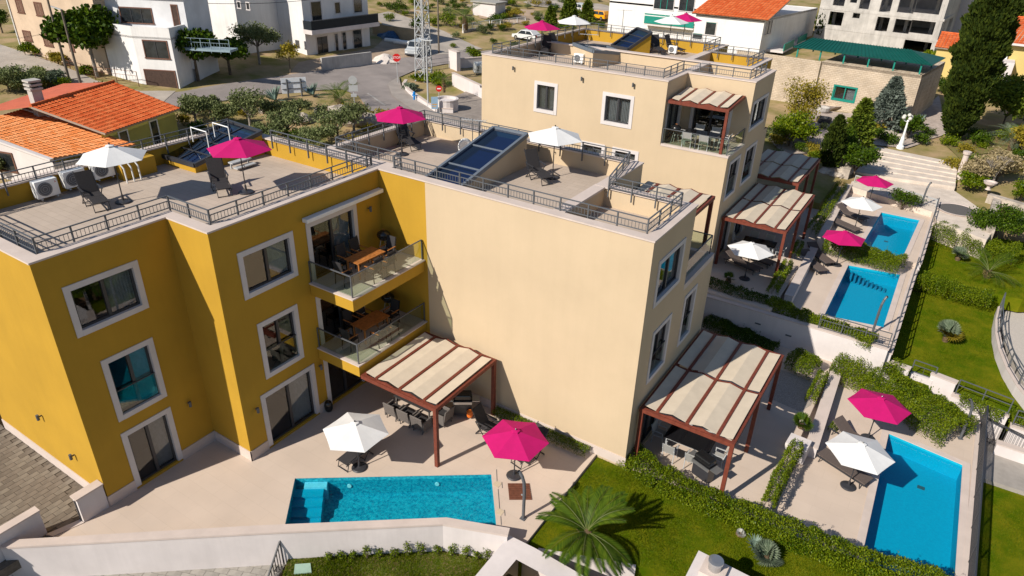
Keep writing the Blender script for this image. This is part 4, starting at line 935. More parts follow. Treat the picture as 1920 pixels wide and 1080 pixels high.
# ---- roof plant
def acunit(p, z, a, label, h=.0, s=1.0, world=None):
    q = world if world else U(*p, z); t = thing('air_conditioner', label, 'air conditioner', (q[0], q[1], z), 'air conditioners', R_(a)); L, D_, Hh = .85*s, .35*s, .68*s
    obj('casing', MB().box(-L/2, -D_/2, h, L/2, D_/2, h+Hh), WHP, t, world=False, bevel=.02)
    obj('fan_guard', MB().cyl((-.1*s, -D_/2-.006, h+Hh*.5), (-.1*s, -D_/2-.015, h+Hh*.5), .27*s, n=20), mat('fan_grille', (.13, .13, .14), .6, .2, 60), t, world=False)
    for k in range(1, 4): obj('guard_ring', MB().tube([(-.1*s+.08*k*s*math.cos(i*math.pi/8), -D_/2-.02, h+Hh*.5+.08*k*s*math.sin(i*math.pi/8)) for i in range(17)], .006, 4), LGREY, t, world=False)
    em = MB()
    for j in range(3):
        a_ = R_(90+120*j); c_ = Vector((.33*s, -D_/2-.004, h+Hh*.8)); r_ = .022*s
        e1 = Vector((math.cos(a_), 0, math.sin(a_))); e2 = Vector((-math.sin(a_), 0, math.cos(a_)))
        em.q(c_, c_+e1*r_-e2*r_*.6, c_+e1*r_*2, c_+e1*r_+e2*r_*.6)
    obj('emblem', em, mat('red_print', (.6, .01, .01), .5), t, world=False)
    for x in (-L*.35, L*.35): obj('foot', MB().box(x-.03, -D_/2-.02, max(0, h-.06), x+.03, D_/2+.02, h), LGREY, t, world=False)
    return t
acunit(None, ZD, 90, 'white air conditioner leftmost of three on the yellow roof', .15, .98, world=(U(70, 343, 9.5)+Vector((.55, 0, 0)))[:2])
acunit(None, ZD, 90, 'white air conditioner in the middle of three on the yellow roof', .2, .98, world=(U(123, 327, 9.5)+Vector((.55, 0, 0)))[:2])
acunit(None, ZD, 90, 'white air conditioner half behind the white parasol on the yellow roof', .25, .98, world=(U(177, 313, 9.5)+Vector((.55, 0, 0)))[:2])
acunit((1025, 60), ZDC, 0, 'small air conditioner behind skylight on the furthest roof', .1, .7, world=(-18.2, 49.2)); acunit(None, ZDC, 0, 'air conditioner beside the low skylight on furthest roof', .1, .8, world=(-21.6, 41.6)); acunit(None, ZDC, 0, 'second air conditioner beside the low skylight on furthest roof', .1, .8, world=(-20.6, 42.4))
acunit(None, ZD, 0, 'air conditioner at the top end of the middle roof skylight', .1, 1, world=(-18.45, 26.3)); acunit(None, ZD, 0, 'air conditioner against the far parapet behind middle skylight', .1, 1, world=(-17.9, 27.0))
q = U(258, 327, ZD); t = thing('chimney_box', 'yellow chimney box with white pipes behind the white parasol', 'chimney box', (q.x, q.y, ZD)); obj('body', MB().box(q.x-.45, q.y-.8, ZD, q.x+.35, q.y+.7, ZD+.72), YEL, t)
for k in range(3):
    x, y = q.x+.42, q.y-.9+.3*k; obj('pipe', MB().tube([(x-.1, y, ZD+.75), (x+.1, y, ZD+.8), (x+.22, y+.05, ZD+.6), (x+.25, y+.05, ZD)], .03, 8), WHP, t)
t = thing('roof_steps', 'pale double folding steps with two steps behind the magenta parasol', 'steps', U(455, 312, ZD)); q = U(452, 312, ZD)
for k, h in enumerate((.32, .14)): obj('tread', MB().box(q.x-.1+.3*k, q.y-.55, ZD+h-.05, q.x+.2+.3*k, q.y+.45, ZD+h), LGREY, t)
for y in (-.5, .4): obj('leg', MB().box(q.x-.05, q.y+y, ZD, q.x+.0, q.y+y+.05, ZD+.27), LGREY, t)
for k, (pa, pb, pz) in enumerate((((398, 310), (376, 247), 1.55), ((438, 300), (413, 235), 1.55))):
    q = U(*pa, ZD); t = thing('grab_rail', ('white tubular grab rail on the wide skylight, left one', 'white tubular grab rail on the wide skylight, right one')[k], 'grab rail', (q.x, q.y, ZD)); obj('tube', MB().tube([(q.x, q.y, ZD), (q.x, q.y, ZD+1.5), (q.x-1.0, q.y-.05, ZD+1.55), (q.x-1.0, q.y-.05, ZD+.9)], .025, 6), WHP, t)
def antenna(p, z, label, h=1.6):
    q = U(*p, z); t = thing('tv_antenna', label, 'antenna', (q.x, q.y, z), 'roof antennas'); obj('mast', MB().cyl((0, 0, 0), (0, 0, h), .02, n=6), GREY, t, world=False); obj('boom', MB().seg((-.5, -.2, h-.05), (.6, .25, h-.05), .025), LGREY, t, world=False)
    for k in range(9): c = Vector((-.5, -.2, h-.05)).lerp(Vector((.6, .25, h-.05)), k/8); obj('element', MB().seg(c+Vector((.1, -.25, 0)), c+Vector((-.1, .25, 0)), .012), LGREY, t, world=False)
    return t
antenna((886, 285), ZD, 'tv antenna beside the middle roof skylight'); antenna((1100, 110), ZDC, 'tv antenna behind low skylight on the furthest roof'); antenna((1165, 68), ZDC, 'tv antenna by upper skylight of the furthest roof', 2)
q = U(870, 293, ZD); t = thing('satellite_dish', 'white satellite dish on the middle roof beside the skylight', 'satellite dish', (q.x, q.y, ZD), rz=R_(70))
obj('reflector', MB().lathe([(.02, 0), (.25, .05), (.4, .12), (.41, .13), (.25, .065), (.02, .02)], n=18), WHP, t, world=False, smooth=True).rotation_euler = (R_(75), 0, 0); t.children[0].location = (0, 0, .45)
obj('mount', MB().cyl((0, 0, 0), (0, 0, .45), .03, n=8), LGREY, t, world=False); obj('receiver', MB().seg((0, 0, .2), (0, -.5, .3), .02).box(-.04, -.56, .27, .04, -.48, .35), LGREY, t, world=False)
# ================================================================ VEGETATION
def leafmesh(pts, size, aspect=.5, up=.4, fold=0.0, dirs=None, name='leaves'):
    """one small pointed leaf (4 corners) at every point"""
    n = len(pts); d = RNG.normal(size=(n, 3)) if dirs is None else dirs+RNG.normal(size=(n, 3))*.35
    d[:, 2] += up*(1 if dirs is None else 0); d /= np.linalg.norm(d, axis=1)[:, None]+1e-9
    r = RNG.normal(size=(n, 3)); a = np.cross(d, r); a /= np.linalg.norm(a, axis=1)[:, None]+1e-9
    L = size*(.7+.6*RNG.random(n))[:, None]; W = L*aspect*.5
    v = np.empty((n, 4, 3)); v[:, 0] = pts; v[:, 1] = pts+d*L*.5+a*W; v[:, 2] = pts+d*L; v[:, 3] = pts+d*L*.5-a*W
    return v.reshape(-1, 3), np.arange(n*4).reshape(-1, 4)
def mesh_np(name, v, f):
    me = bpy.data.meshes.new(name); nf = len(f); k = f.shape[1]
    me.vertices.add(len(v)); me.vertices.foreach_set('co', v.astype(np.float32).ravel())
    me.loops.add(nf*k); me.loops.foreach_set('vertex_index', f.astype(np.int32).ravel())
    me.polygons.add(nf); me.polygons.foreach_set('loop_start', np.arange(0, nf*k, k, dtype=np.int32)); me.polygons.foreach_set('loop_total', np.full(nf, k, dtype=np.int32))
    me.update(calc_edges=True); return me
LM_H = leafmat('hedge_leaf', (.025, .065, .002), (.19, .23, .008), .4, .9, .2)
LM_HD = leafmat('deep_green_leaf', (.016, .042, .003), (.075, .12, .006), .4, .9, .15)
LM_OL = leafmat('olive_leaf', (.06, .085, .024), (.21, .235, .10), .6, .8, .15)
LM_CY = leafmat('cypress_leaf', (.013, .027, .004), (.05, .068, .006), .8, .7, .1)
LM_PI = leafmat('pine_leaf', (.035, .065, .006), (.17, .21, .02), .7, .5, .15)
LM_YE = leafmat('yellowing_leaf', (.14, .13, .01), (.36, .27, .03), .6, 1, .3)
LM_PA = leafmat('palm_leaflet', (.018, .05, .003), (.085, .125, .008), .5, 1.2, .12)
LM_GR = leafmat('grey_green_leaf', (.07, .10, .06), (.2, .24, .16), .6, 1, .15)
LM_BL = leafmat('blue_spruce_needle', (.06, .08, .06), (.17, .20, .17), .8, 1, .1)
LM_DRY = leafmat('dry_leaf', (.22, .17, .08), (.42, .34, .2), .8, 1, .2)
LM_GS = leafmat('grass_blade', (.05, .10, .0), (.16, .18, .004), .6, .35, .3)
BARK = mat('bark', (.16, .12, .085), .95, .25, 4, .6, 20)
BARKG = mat('pale_grey_bark', (.33, .29, .25), .95, .25, 4, .6, 20)
def blobs(cs, rs, n, shell=.55):
    """points in a union of ellipsoids, biased outward"""
    cs = np.array(cs, float); rs = np.array(rs, float); vol = rs.prod(axis=1)**.67; k = RNG.choice(len(cs), n, p=vol/vol.sum())
    d = RNG.normal(size=(n, 3)); d /= np.linalg.norm(d, axis=1)[:, None]; r = (shell+(1-shell)*RNG.random(n))**1.0*(.9+.2*RNG.random(n))
    return cs[k]+d*r[:, None]*rs[k]
def tree(name, label, p, h, w_, lm, leaf=.12, n=6000, trunk=.12, bark=None, cat='tree', group=None, lobes=9, th=.35, aspect=.5, shell=.45, up=.3, squash=.8, lean=0):
    t = thing(name, label, cat, (p[0], p[1], p[2]), group); rx = w_/2; z0 = h*th; cs = []; rs = []
    for i in range(lobes):
        a = i*2.4+random.random(); rr = rx*.58*math.sqrt((i+.5)/lobes); zz = z0+(h-z0)*(.28+.5*random.random())*(1.05-.5*rr/rx)
        r = rx*(.38+.2*random.random()); cs.append((rr*math.cos(a)*1.15, rr*math.sin(a)*1.15, zz)); rs.append((r, r, r*squash*min(1.2, (h-z0)/w_*1.1)))
    P = blobs(cs, rs, n, shell); P = P[P[:, 2] > h*.05]
    v, f = leafmesh(P, leaf, aspect, up); link('crown', mesh_np('crown', v, f), lm, t, world=False)
    tr = MB(); base = Vector((0, 0, -.2)); fork = Vector((lean*.3, 0, z0*1.05)); tr.cyl(base, fork, trunk, trunk*.75, 8); obj('trunk', tr, bark or BARK, t, world=False)
    lb = MB()
    for c in cs: c = Vector(c); mid = fork.lerp(c, .5)+Vector((random.uniform(-.1, .1)*w_*.3, random.uniform(-.1, .1)*w_*.3, 0)); lb.cyl(fork, mid, trunk*.45, trunk*.3, 5); lb.cyl(mid, c, trunk*.3, trunk*.08, 5)
    obj('limbs', lb, bark or BARK, t, world=False); return t
def hedge(label, path, w_, h, z, n, lm=None, leaf=.07, sprig=True, top=.12, cat='hedge', ragged=.12, group='hedges'):
    lm = lm or LM_H; path = [Vector((p[0], p[1], 0)) for p in path]; segs = [(path[i], path[i+1]) for i in range(len(path)-1)]; Ls = np.array([(b-a).length for a, b in segs])
    k = RNG.choice(len(segs), n, p=Ls/Ls.sum()); t_ = RNG.random(n); P = np.empty((n, 3)); side = RNG.random(n)
    for i, (a, b) in enumerate(segs):
        m_ = k == i; c = m_.sum(); u = (b-a).normalized(); nn = np.array((u.y, -u.x)); tt = t_[m_]; base = np.array((a.x, a.y))[None]*(1-tt[:, None])+np.array((b.x, b.y))[None]*tt[:, None]
        wob = 1+ragged*np.sin(tt*Ls[i]*3.1+i)*np.sin(tt*Ls[i]*1.3+1); hw = 1+ragged*np.sin(tt*Ls[i]*2.3+2*i)+ragged*.6*np.sin(tt*Ls[i]*7.1)
        ang = RNG.random(c)*math.pi; rr = (.62+.38*RNG.random(c)**.6); se = .55
        ox = np.sign(np.cos(ang))*np.abs(np.cos(ang))**se*rr*w_/2*wob; oz = np.sin(ang)**se*rr*h*hw
        P[m_, :2] = base+nn[None]*ox[:, None]; P[m_, 2] = z+oz
    if sprig:   # upright young shoots along the top
        q = []
        for _ in range(int(Ls.sum()*7)):
            i = RNG.choice(len(segs), p=Ls/Ls.sum()); a, b = segs[i]; c = a.lerp(b, RNG.random()); u = (b-a).normalized(); o = (RNG.random()-.5)*w_*.8; hh = h*.95+RNG.random()*top*2.2
            for j in range(9): q.append((c.x+u.y*o+RNG.normal()*.02, c.y-u.x*o+RNG.normal()*.02, z+h*.85+(hh-h*.85)*j/8))
        P = np.vstack([P, np.array(q)])
    v, f = leafmesh(P, leaf, .55, .35); c = sum(path, Vector())/len(path)
    t = thing('hedge', label, cat, (c.x, c.y, z), group); link('foliage', mesh_np('foliage', v, f), lm, t)
    st = MB()
    for (a, b), L in zip(segs, Ls):
        for j in range(max(2, int(L/.35))): p = a.lerp(b, (j+.5)/max(2, int(L/.35))); st.cyl((p.x, p.y, z-.1), (p.x+random.uniform(-.1, .1), p.y+random.uniform(-.1, .1), z+h*.7), .012, .006, 4)
    obj('stems', st, BARK, t, kind='stuff'); return t
def pxm(l, z): return [U(*p, z) for p in l]
hedge('leafy front hedge between the palm lawn and the nearest pergola terrace', pxm([(1168, 850), (1240, 905), (1330, 945), (1420, 985), (1510, 1020), (1620, 1060), (1790, 1120)], -.1), 1.35, .9, -.5, 46000)
hedge('narrow leafy hedge running from the planter to the front hedge', pxm([(1494, 838), (1462, 895), (1440, 945)], -.1), .55, .75, -.45, 5200, sprig=False)
hedge('broad tall hedge behind the magenta parasol at right', pxm([(1572, 678), (1640, 708), (1700, 740), (1760, 785), (1800, 812)], -.3), 2.3, 1.25, -.95, 44000)
hedge('hedge between dark shrubs and planter, behind the nearest pergola', pxm([(1482, 672), (1530, 695)], 0), 1.2, .9, -.4, 5200)
hedge('short slim hedge along the planter wall', pxm([(1545, 700), (1520, 745)], 0), .5, .6, -.4, 2400, sprig=False)
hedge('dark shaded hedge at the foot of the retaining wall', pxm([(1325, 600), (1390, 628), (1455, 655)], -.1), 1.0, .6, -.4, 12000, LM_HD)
hedge('hedge along the top of the retaining wall, behind its railing', pxm([(1440, 565), (1500, 590), (1570, 610), (1640, 640)], 1.3), .9, .7, .85, 17000)
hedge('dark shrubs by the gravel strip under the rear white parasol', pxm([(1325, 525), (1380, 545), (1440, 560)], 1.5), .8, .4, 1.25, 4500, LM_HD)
hedge('hedge beside the rear pergola steps, left of two loungers', pxm([(1478, 495), (1462, 520), (1448, 545)], 1.6), .6, .6, 1.3, 4200)
hedge('small low hedge at the end of the planter above two loungers', pxm([(1500, 455), (1490, 478)], 1.6), .5, .4, 1.4, 1600, sprig=False)
hedge('hedge between the middle pool and the furthest pool', pxm([(1550, 455), (1600, 470), (1650, 485), (1692, 499)], 1.4), 1.5, 1.05, .9, 20000)
hedge('hedge climbing left of the furthest pool', pxm([(1580, 345), (1560, 372), (1545, 400), (1520, 430)], 1.9), .8, .6, 1.5, 6500)
hedge('hedge on the wall behind the small fan palm lawn', pxm([(1752, 433), (1800, 450), (1860, 466), (1910, 478)], 1.0), 1.7, 1.35, .25, 18000)
hedge('tangled hedge between upper and lower lawn', pxm([(1725, 522), (1780, 540), (1860, 560)], .5), 1.2, .9, .0, 9000)
hedge('clipped low box hedge at the foot of the blank cream wall', [(-13.3, 19.95), (-10.8, 19.95), (-8.75, 19.95)], .5, .42, 0, 7500, LM_H, .05, sprig=False, ragged=.03)
hedge('shrubs in the corner below the middle pool shower', pxm([(1650, 665), (1672, 690), (1695, 700)], .0), .8, .8, -.4, 3200)
hedge('low shrubs behind the railing of the white wall at right', pxm([(1800, 745), (1840, 762), (1880, 780)], -.2), .6, .5, -.5, 2600, sprig=False)
hedge('shrubs behind the railing at the right edge', pxm([(1895, 770), (1940, 790)], -.2), .7, .5, -.6, 1500, sprig=False)
hedge('bushes along the foot of the shaded fence of the upper lawn', pxm([(1560, 800), (1570, 790)], -.6), .3, .3, -.9, 300, sprig=False)
# garden shrubs as single plants
def shrub(label, p, h, w_, lm=LM_H, n=1200, leaf=.08, name='shrub', group='shrubs', cat='shrub', shell=.3):
    t = thing(name, label, cat, p, group); cs = []; rs = []
    for i in range(5): a = i*2.4; r = w_*.22; cs.append((r*math.cos(a), r*math.sin(a), h*(.35+.3*random.random()))); rs.append((w_*.3, w_*.3, h*.35))
    v, f = leafmesh(blobs(cs, rs, n, shell), leaf, .5, .4); link('foliage', mesh_np('foliage', v, f), lm, t, world=False)
    st = MB()
    for c in cs: st.cyl((0, 0, -.1), c, .02, .008, 4)
    obj('stems', st, BARK, t, world=False); return t
for i, (x, y) in enumerate(((617, 1035), (640, 1030), (662, 1035), (688, 1030), (712, 1035), (740, 1025), (765, 1030), (790, 1026), (820, 1022), (848, 1025), (873, 1035), (895, 1038), (912, 1040))):
    shrub('young shrub against the white boundary wall, number %s from the left' % ('one two three four five six seven eight nine ten eleven twelve thirteen'.split()[i]), U(x, (1044-(x-612)*.061 if x < 825 else 1031+(x-825)*.155)+7, -.75), random.uniform(.35, .7), .35, LM_H, 170, .07, 'young_shrub', 'young shrubs against the boundary wall')
for i, (x, y) in enumerate(((1040, 1045), (1062, 1048), (1085, 1058), (1115, 1065), (1140, 1072), (1170, 1075), (1092, 1075))):
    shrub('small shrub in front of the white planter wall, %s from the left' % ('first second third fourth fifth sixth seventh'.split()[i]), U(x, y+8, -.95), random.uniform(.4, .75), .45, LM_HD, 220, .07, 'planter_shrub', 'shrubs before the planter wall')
# palms
def frond(L, droop, nl, wl, seed=0, flat=.5):
    """spine along +X with leaflet pairs: returns vertices, faces and spine points"""
    v = []; f = []; sp = []
    for i in range(nl+1):
        s_ = i/nl; sp.append((L*s_*(1-.15*s_*droop), 0, L*(.45*s_-droop*s_*s_)))
    for i in range(2, nl):
        p = Vector(sp[i]); d = (Vector(sp[i+1])-p).normalized(); s_ = i/nl; ll = wl*math.sin(math.pi*min(1, s_*.85+.12))**.6
        for sd in (-1, 1):
            side = Vector((0, sd, 0)); dr = (side*.8+d*.75+Vector((0, 0, flat*.4-.25))).normalized(); tip = p+dr*ll+Vector((0, 0, -.12*ll)); b = len(v); w_ = .012+.0035*L
            v += [tuple(p), tuple(p.lerp(tip, .5)+d*w_), tuple(tip), tuple(p.lerp(tip, .5)-d*w_)]; f.append((b, b+1, b+2, b+3))
    return v, f, sp
def palm(label, p, n=16, L=2.2, trunk_h=.5, wl=.55, nl=26, tr=.22, droop=.5, group=None, name='palm_tree', lm=None, low=.2, high=1.25):
    t = thing(name, label, 'palm tree', p, group)
    v, f, sp = frond(L, droop, nl, wl); M_ = MB(); M_.v = v; M_.f = f; me = bpy.data.meshes.new('frond'); me.from_pydata(v, [], f); me.materials.append(lm or LM_PA)
    rb = MB(); rb.tube(sp, [max(.004, .02*(1-i/len(sp))) for i in range(len(sp))], 4); rme = bpy.data.meshes.new('rib'); rme.from_pydata(rb.v, [], rb.f); rme.materials.append(mat('palm_rib', (.10, .12, .03), .6))
    for i in range(n):
        o = link('frond', me, None, t, world=False); o.location = (0, 0, trunk_h); pitch = low+(high-low)*((i*.618) % 1)
        o.rotation_euler = (random.uniform(-.25, .25), -(pitch-.42), i*2.39996+random.uniform(-.2, .2)); o.scale = (random.uniform(.85, 1.1),)*3
        r = link('rib', rme, None, o, world=False)
    tk = MB().lathe([(tr, -.1), (tr*1.15, trunk_h*.4), (tr*1.1, trunk_h*.8), (tr*.6, trunk_h+.08)], n=12); obj('trunk', tk, mat('palm_fibre', (.17, .11, .06), .95, .3, 12, .8, 25), t, world=False)
    st = MB()
    for i in range(26):
        a = i*2.39996; z = trunk_h*(.15+.75*i/26); st.seg((tr*.9*math.cos(a), tr*.9*math.sin(a), z), ((tr+.12)*math.cos(a), (tr+.12)*math.sin(a), z+.12), .06, .03)
    obj('frond_stubs', st, mat('cut_frond', (.36, .24, .1), .9, .2, 10), t, world=False, kind='stuff'); return t
def fanpalm(label, p, n=22, L=.45, h=.35, lm=None, group='fan palms', yellow=False):
    t = thing('fan_palm', label, 'fan palm', p, group); v = []; f = []
    for k in range(13):
        a = (k-6)*.24; w_ = .035*L/.45; d = Vector((math.cos(a), math.sin(a), 0)); s_ = Vector((-d.y, d.x, 0)); o = Vector((L*.5, 0, 0)); tip = o+d*L; b = len(v)
        v += [tuple(o), tuple(o+d*L*.5+s_*w_), tuple(tip), tuple(o+d*L*.5-s_*w_)]; f.append((b, b+1, b+2, b+3))
    b = len(v); v += [(0, -.008, 0), (0, .008, 0), (L*.52, .008, 0), (L*.52, -.008, 0)]; f.append((b, b+1, b+2, b+3))
    me = bpy.data.meshes.new('leaf_fan'); me.from_pydata(v, [], f); me.materials.append(lm or LM_PA); me2 = None
    if yellow: me2 = me.copy(); me2.materials.clear(); me2.materials.append(LM_YE)
    for i in range(n):
        el = .15+1.25*((i*.618) % 1); y_ = yellow and el < .6; o = link('leaf_fan', me2 if y_ and me2 else me, None, t, world=False); o.location = (0, 0, h); o.rotation_euler = (random.uniform(-.5, .5), -el, i*2.39996)
    obj('trunk', MB().lathe([(.14, -.05), (.17, h*.5), (.1, h+.05)], n=10), mat('palm_fibre', (.17, .11, .06)), t, world=False); return t
palm('big feather palm with cut trunk on the front lawn', U(1098, 1024, -.12), 20, 1.95, .7, .42, 62, .24, .55, low=.3, high=1.25)
palm('feather palm on the upper lawn at the right', U(1850, 520, .25), 16, 2.0, .4, .5, 24, .18, .5)
palm('tall feather palm in the garden by the white fences', T(872, 60), 22, 3.6, 2.2, .7, 26, .4, .55)
palm('feather palm among the olives beside the road', T(640, 205), 18, 2.6, 1.0, .6, 22, .3, .5); palm('feather palm near the curved kerb, over the shrubs', T(632, 190), 14, 2.2, .9, .55, 20, .25, .5)
palm('small palm in the round planter at the street corner', T(833, 190)+Vector((0, 0, 1.0)), 14, 1.3, 1.2, .4, 16, .14, .6); palm('dry palm at the upper right edge', T(1895, 285), 16, 2.6, 1.2, .6, 22, .3, .6, lm=LM_GR)
fanpalm('yellow-tipped fan palm in the middle of the lawn at right', U(1772, 640, -.4), 44, .55, .45, LM_GR, yellow=True); fanpalm('small fan palm in the square planter', U(1502, 800, 0), 26, .36, .15)
fanpalm('blue-green fan palm on the upper lawn beside feather palm', U(1795, 488, .25), 24, .42, .35, LM_GR); fanpalm('round grey fan palm in the corner of the front lawn', U(1435, 1048, -.12), 34, .42, .1, LM_GR)
fanpalm('tiny fan palm in the gravel under the rear white parasol', U(1365, 530, 1.3), 12, .3, .25)
fanpalm('silvery small plant beside the grey fan palm', U(1388, 1002, -.12), 24, .14, .03, mat('silver_leaf', (.42, .42, .38), .7))
# agaves
def agave(label, p, n=26, L=.9, lm=None):
    t = thing('agave', label, 'agave', p, 'agaves'); m_ = lm or mat('agave_leaf', (.17, .24, .19), .5, .15, 5)
    v = [(0, -.05*L, 0), (0, .05*L, 0), (L*.5, .075*L, .03), (L, 0, .0), (L*.5, -.075*L, .03), (L*.4, 0, -.03*L)]; f = [(0, 5, 2, 1), (0, 4, 5), (5, 4, 3, 2)]
    me = bpy.data.meshes.new('agave_leaf'); me.from_pydata(v, [], f); me.materials.append(m_)
    for i in range(n): o = link('agave_leaf', me, None, t, world=False); o.location = (0, 0, .08); o.rotation_euler = (0, -(.15+1.2*((i*.618) % 1)), i*2.39996)
    return t
agave('big blue agave left of the blank signboard', T(517, 190), 28, 1.6); agave('big blue agave right of the blank signboard', T(588, 180), 26, 1.4); agave('blue-grey agave behind the white lamp standard', T(1722, 240), 26, 1.3)
agave('spiky plant in the corner of the front lawn', U(1415, 1030, -.12), 20, .5)
# grass blades on the lawns (uncountable)
def blades(name, poly, z, dens, h, lm, hide=None):
    xs_ = [p[0] for p in poly]; ys_ = [p[1] for p in poly]; n = int((max(xs_)-min(xs_))*(max(ys_)-min(ys_))*dens)
    X = RNG.random(n)*(max(xs_)-min(xs_))+min(xs_); Y = RNG.random(n)*(max(ys_)-min(ys_))+min(ys_); ins = np.zeros(n, bool)
    for i in range(len(poly)):
        (x0, y0), (x1, y1) = poly[i-1], poly[i]; c = ((y0 > Y) != (y1 > Y)) & (X < (x1-x0)*(Y-y0)/((y1-y0) if y1 != y0 else 1e-9)+x0); ins ^= c
    dd = np.stack([X, Y, np.full(n, 0.)], 1)[ins]; k = len(dd); a = RNG.random(k)*6.28; t_ = RNG.normal(size=(k, 2))*h*.5
    patch = .75+.5*np.sin(dd[:, 0]*1.7+np.sin(dd[:, 1]*1.1))*np.sin(dd[:, 1]*1.3)
    hh = h*(.6+.7*RNG.random(k))*patch; w_ = .012; v = np.empty((k, 3, 3)); b = dd+[0, 0, z]
    v[:, 0] = b+np.stack([np.cos(a)*w_, np.sin(a)*w_, 0*a], 1); v[:, 1] = b-np.stack([np.cos(a)*w_, np.sin(a)*w_, 0*a], 1); v[:, 2] = b+np.stack([t_[:, 0], t_[:, 1], hh], 1)
    o = link(name, mesh_np(name, v.reshape(-1, 3), np.arange(k*3).reshape(-1, 3)), lm); tag(o, 'short green grass covering the lawns', 'grass'); o['kind'] = 'stuff'; return o
blades('grass', L1, -.12, 1500, .05, LM_GS); blades('grass', [(4.9, 18), (9, 18), (9, 33), (4.9, 33)], -1.9, 700, .05, LM_GS); blades('grass', L3, -.4, 500, .05, LM_GS); blades('grass', L4, .25, 300, .05, LM_GS); blades('grass', bed1, -.75, 2200, .08, LM_GS)
# ================================================================ THE STREET AND HOUSES BEHIND
def drape(name, pts, m, dz=.07, world=False):
    P = [Vector((p[0], p[1], 0)) for p in pts] if world else [T(*p) for p in pts]
    bm = bmesh.new(); vs = [bm.verts.new((p.x, p.y, 0)) for p in P]; es = [bm.edges.new((vs[i], vs[(i+1) % len(vs)])) for i in range(len(vs))]
    bmesh.ops.triangle_fill(bm, edges=es, use_beauty=True, normal=(0, 0, 1))
    for _ in range(5):
        lg = [e for e in bm.edges if e.calc_length() > 2.5]
        if not lg: break
        bmesh.ops.subdivide_edges(bm, edges=lg, cuts=1, use_grid_fill=False); bmesh.ops.triangulate(bm, faces=bm.faces[:])
    for v_ in bm.verts: v_.co.z = gt(v_.co.x, v_.co.y)+dz
    bmesh.ops.recalc_face_normals(bm, faces=bm.faces[:])
    if bm.faces and sum(f.normal.z for f in bm.faces) < 0: bmesh.ops.reverse_faces(bm, faces=bm.faces[:])
    me = bpy.data.meshes.new(name); bm.to_mesh(me); bm.free(); o = link(name, me, m, kind='structure'); return o
DIRT = mat('sandy_dirt', (.42, .31, .22), .95, .15, .6, .5, 8)
CRETE = mat('pale_concrete_road', (.40, .35, .30), .9, .12, .4, .3, 20)
drape('road', [(240, 200), (300, 178), (345, 172), (480, 150), (600, 133), (690, 120), (775, 108), (850, 100), (920, 96), (960, 110), (860, 118), (800, 126), (748, 146), (728, 160), (736, 180), (762, 200), (800, 222), (860, 245), (930, 262), (850, 262), (770, 250), (715, 235), (690, 205), (672, 182), (640, 168), (560, 172), (480, 182), (340, 202), (260, 222)], ASPH, .09)
drape('side_lane', [(-40, 70), (20, 92), (110, 122), (180, 152), (262, 172), (330, 172), (300, 200), (230, 208), (150, 175), (60, 146), (-40, 118)], CRETE, .11)
drape('upper_road', [(700, 30), (728, 22), (790, 42), (850, 68), (905, 92), (850, 102), (775, 110), (757, 82), (728, 58)], CRETE, .1)
drape('building_yard', [(560, 118), (600, 108), (700, 92), (720, 72), (760, 84), (778, 108), (690, 122), (600, 136), (540, 142)], DIRT, .06)
drape('pavement', [(748, 146), (752, 163), (778, 190), (830, 220), (905, 250), (860, 247), (800, 224), (762, 202), (735, 182), (727, 160)], SIDEW, .2)
drape('paved_court', [(838, 190), (900, 160), (960, 170), (960, 262), (890, 258), (830, 222)], mat('court_pavers', (.27, .23, .2), .9, .12, 2, .2, 20), .12)
drape('road_marking', [(688, 177), (691, 176.5), (724, 199), (721, 200)], mat('worn_white_paint', (.38, .36, .34), .8, .2, 4), .12)
drape('distant_road', [(980, 5), (1010, -3), (1120, 8), (1180, 20), (1180, 28), (1100, 20), (1000, 12)], CRETE, .12)
drape('restaurant_court', [(1440, 262), (1500, 200), (1700, 232), (1760, 180), (1780, 250), (1700, 280), (1615, 272), (1560, 290), (1470, 290)], mat('pale_gravel_court', (.46, .38, .33), .95, .15, 3, .3, 30), .1)
drape('gravel_path', [(870, 8), (1000, 20), (1050, 40), (1000, 50), (900, 35)], DIRT, .1)
drape('garden_lawn', [(1760, 262), (1800, 245), (1900, 240), (1960, 260), (1900, 280), (1800, 300)], GRASSD, .08)
def onp(px_, py_, P0, P1):
    """pixel -> (distance along P0P1, height) on that vertical plane"""
    d = ray(px_, py_); P0 = Vector((P0[0], P0[1])); P1 = Vector((P1[0], P1[1])); u = (P1-P0).normalized(); n = Vector((u.y, -u.x)); t = P0.dot(n)/(d.x*n.x+d.y*n.y)
    h = Vector((d.x*t, d.y*t)); return (h-P0).dot(u), CH+d.z*t
DWOOD = mat('brown_wood_door', (.07, .04, .03), .7, .2, 6)
SHUT = mat('brown_shutter', (.16, .075, .05), .7, .1, 4); GREEN = mat('green_paint', (.01, .22, .17), .5, .1, 4); BLUEG = mat('blue_grey_paint', (.25, .33, .38), .6)
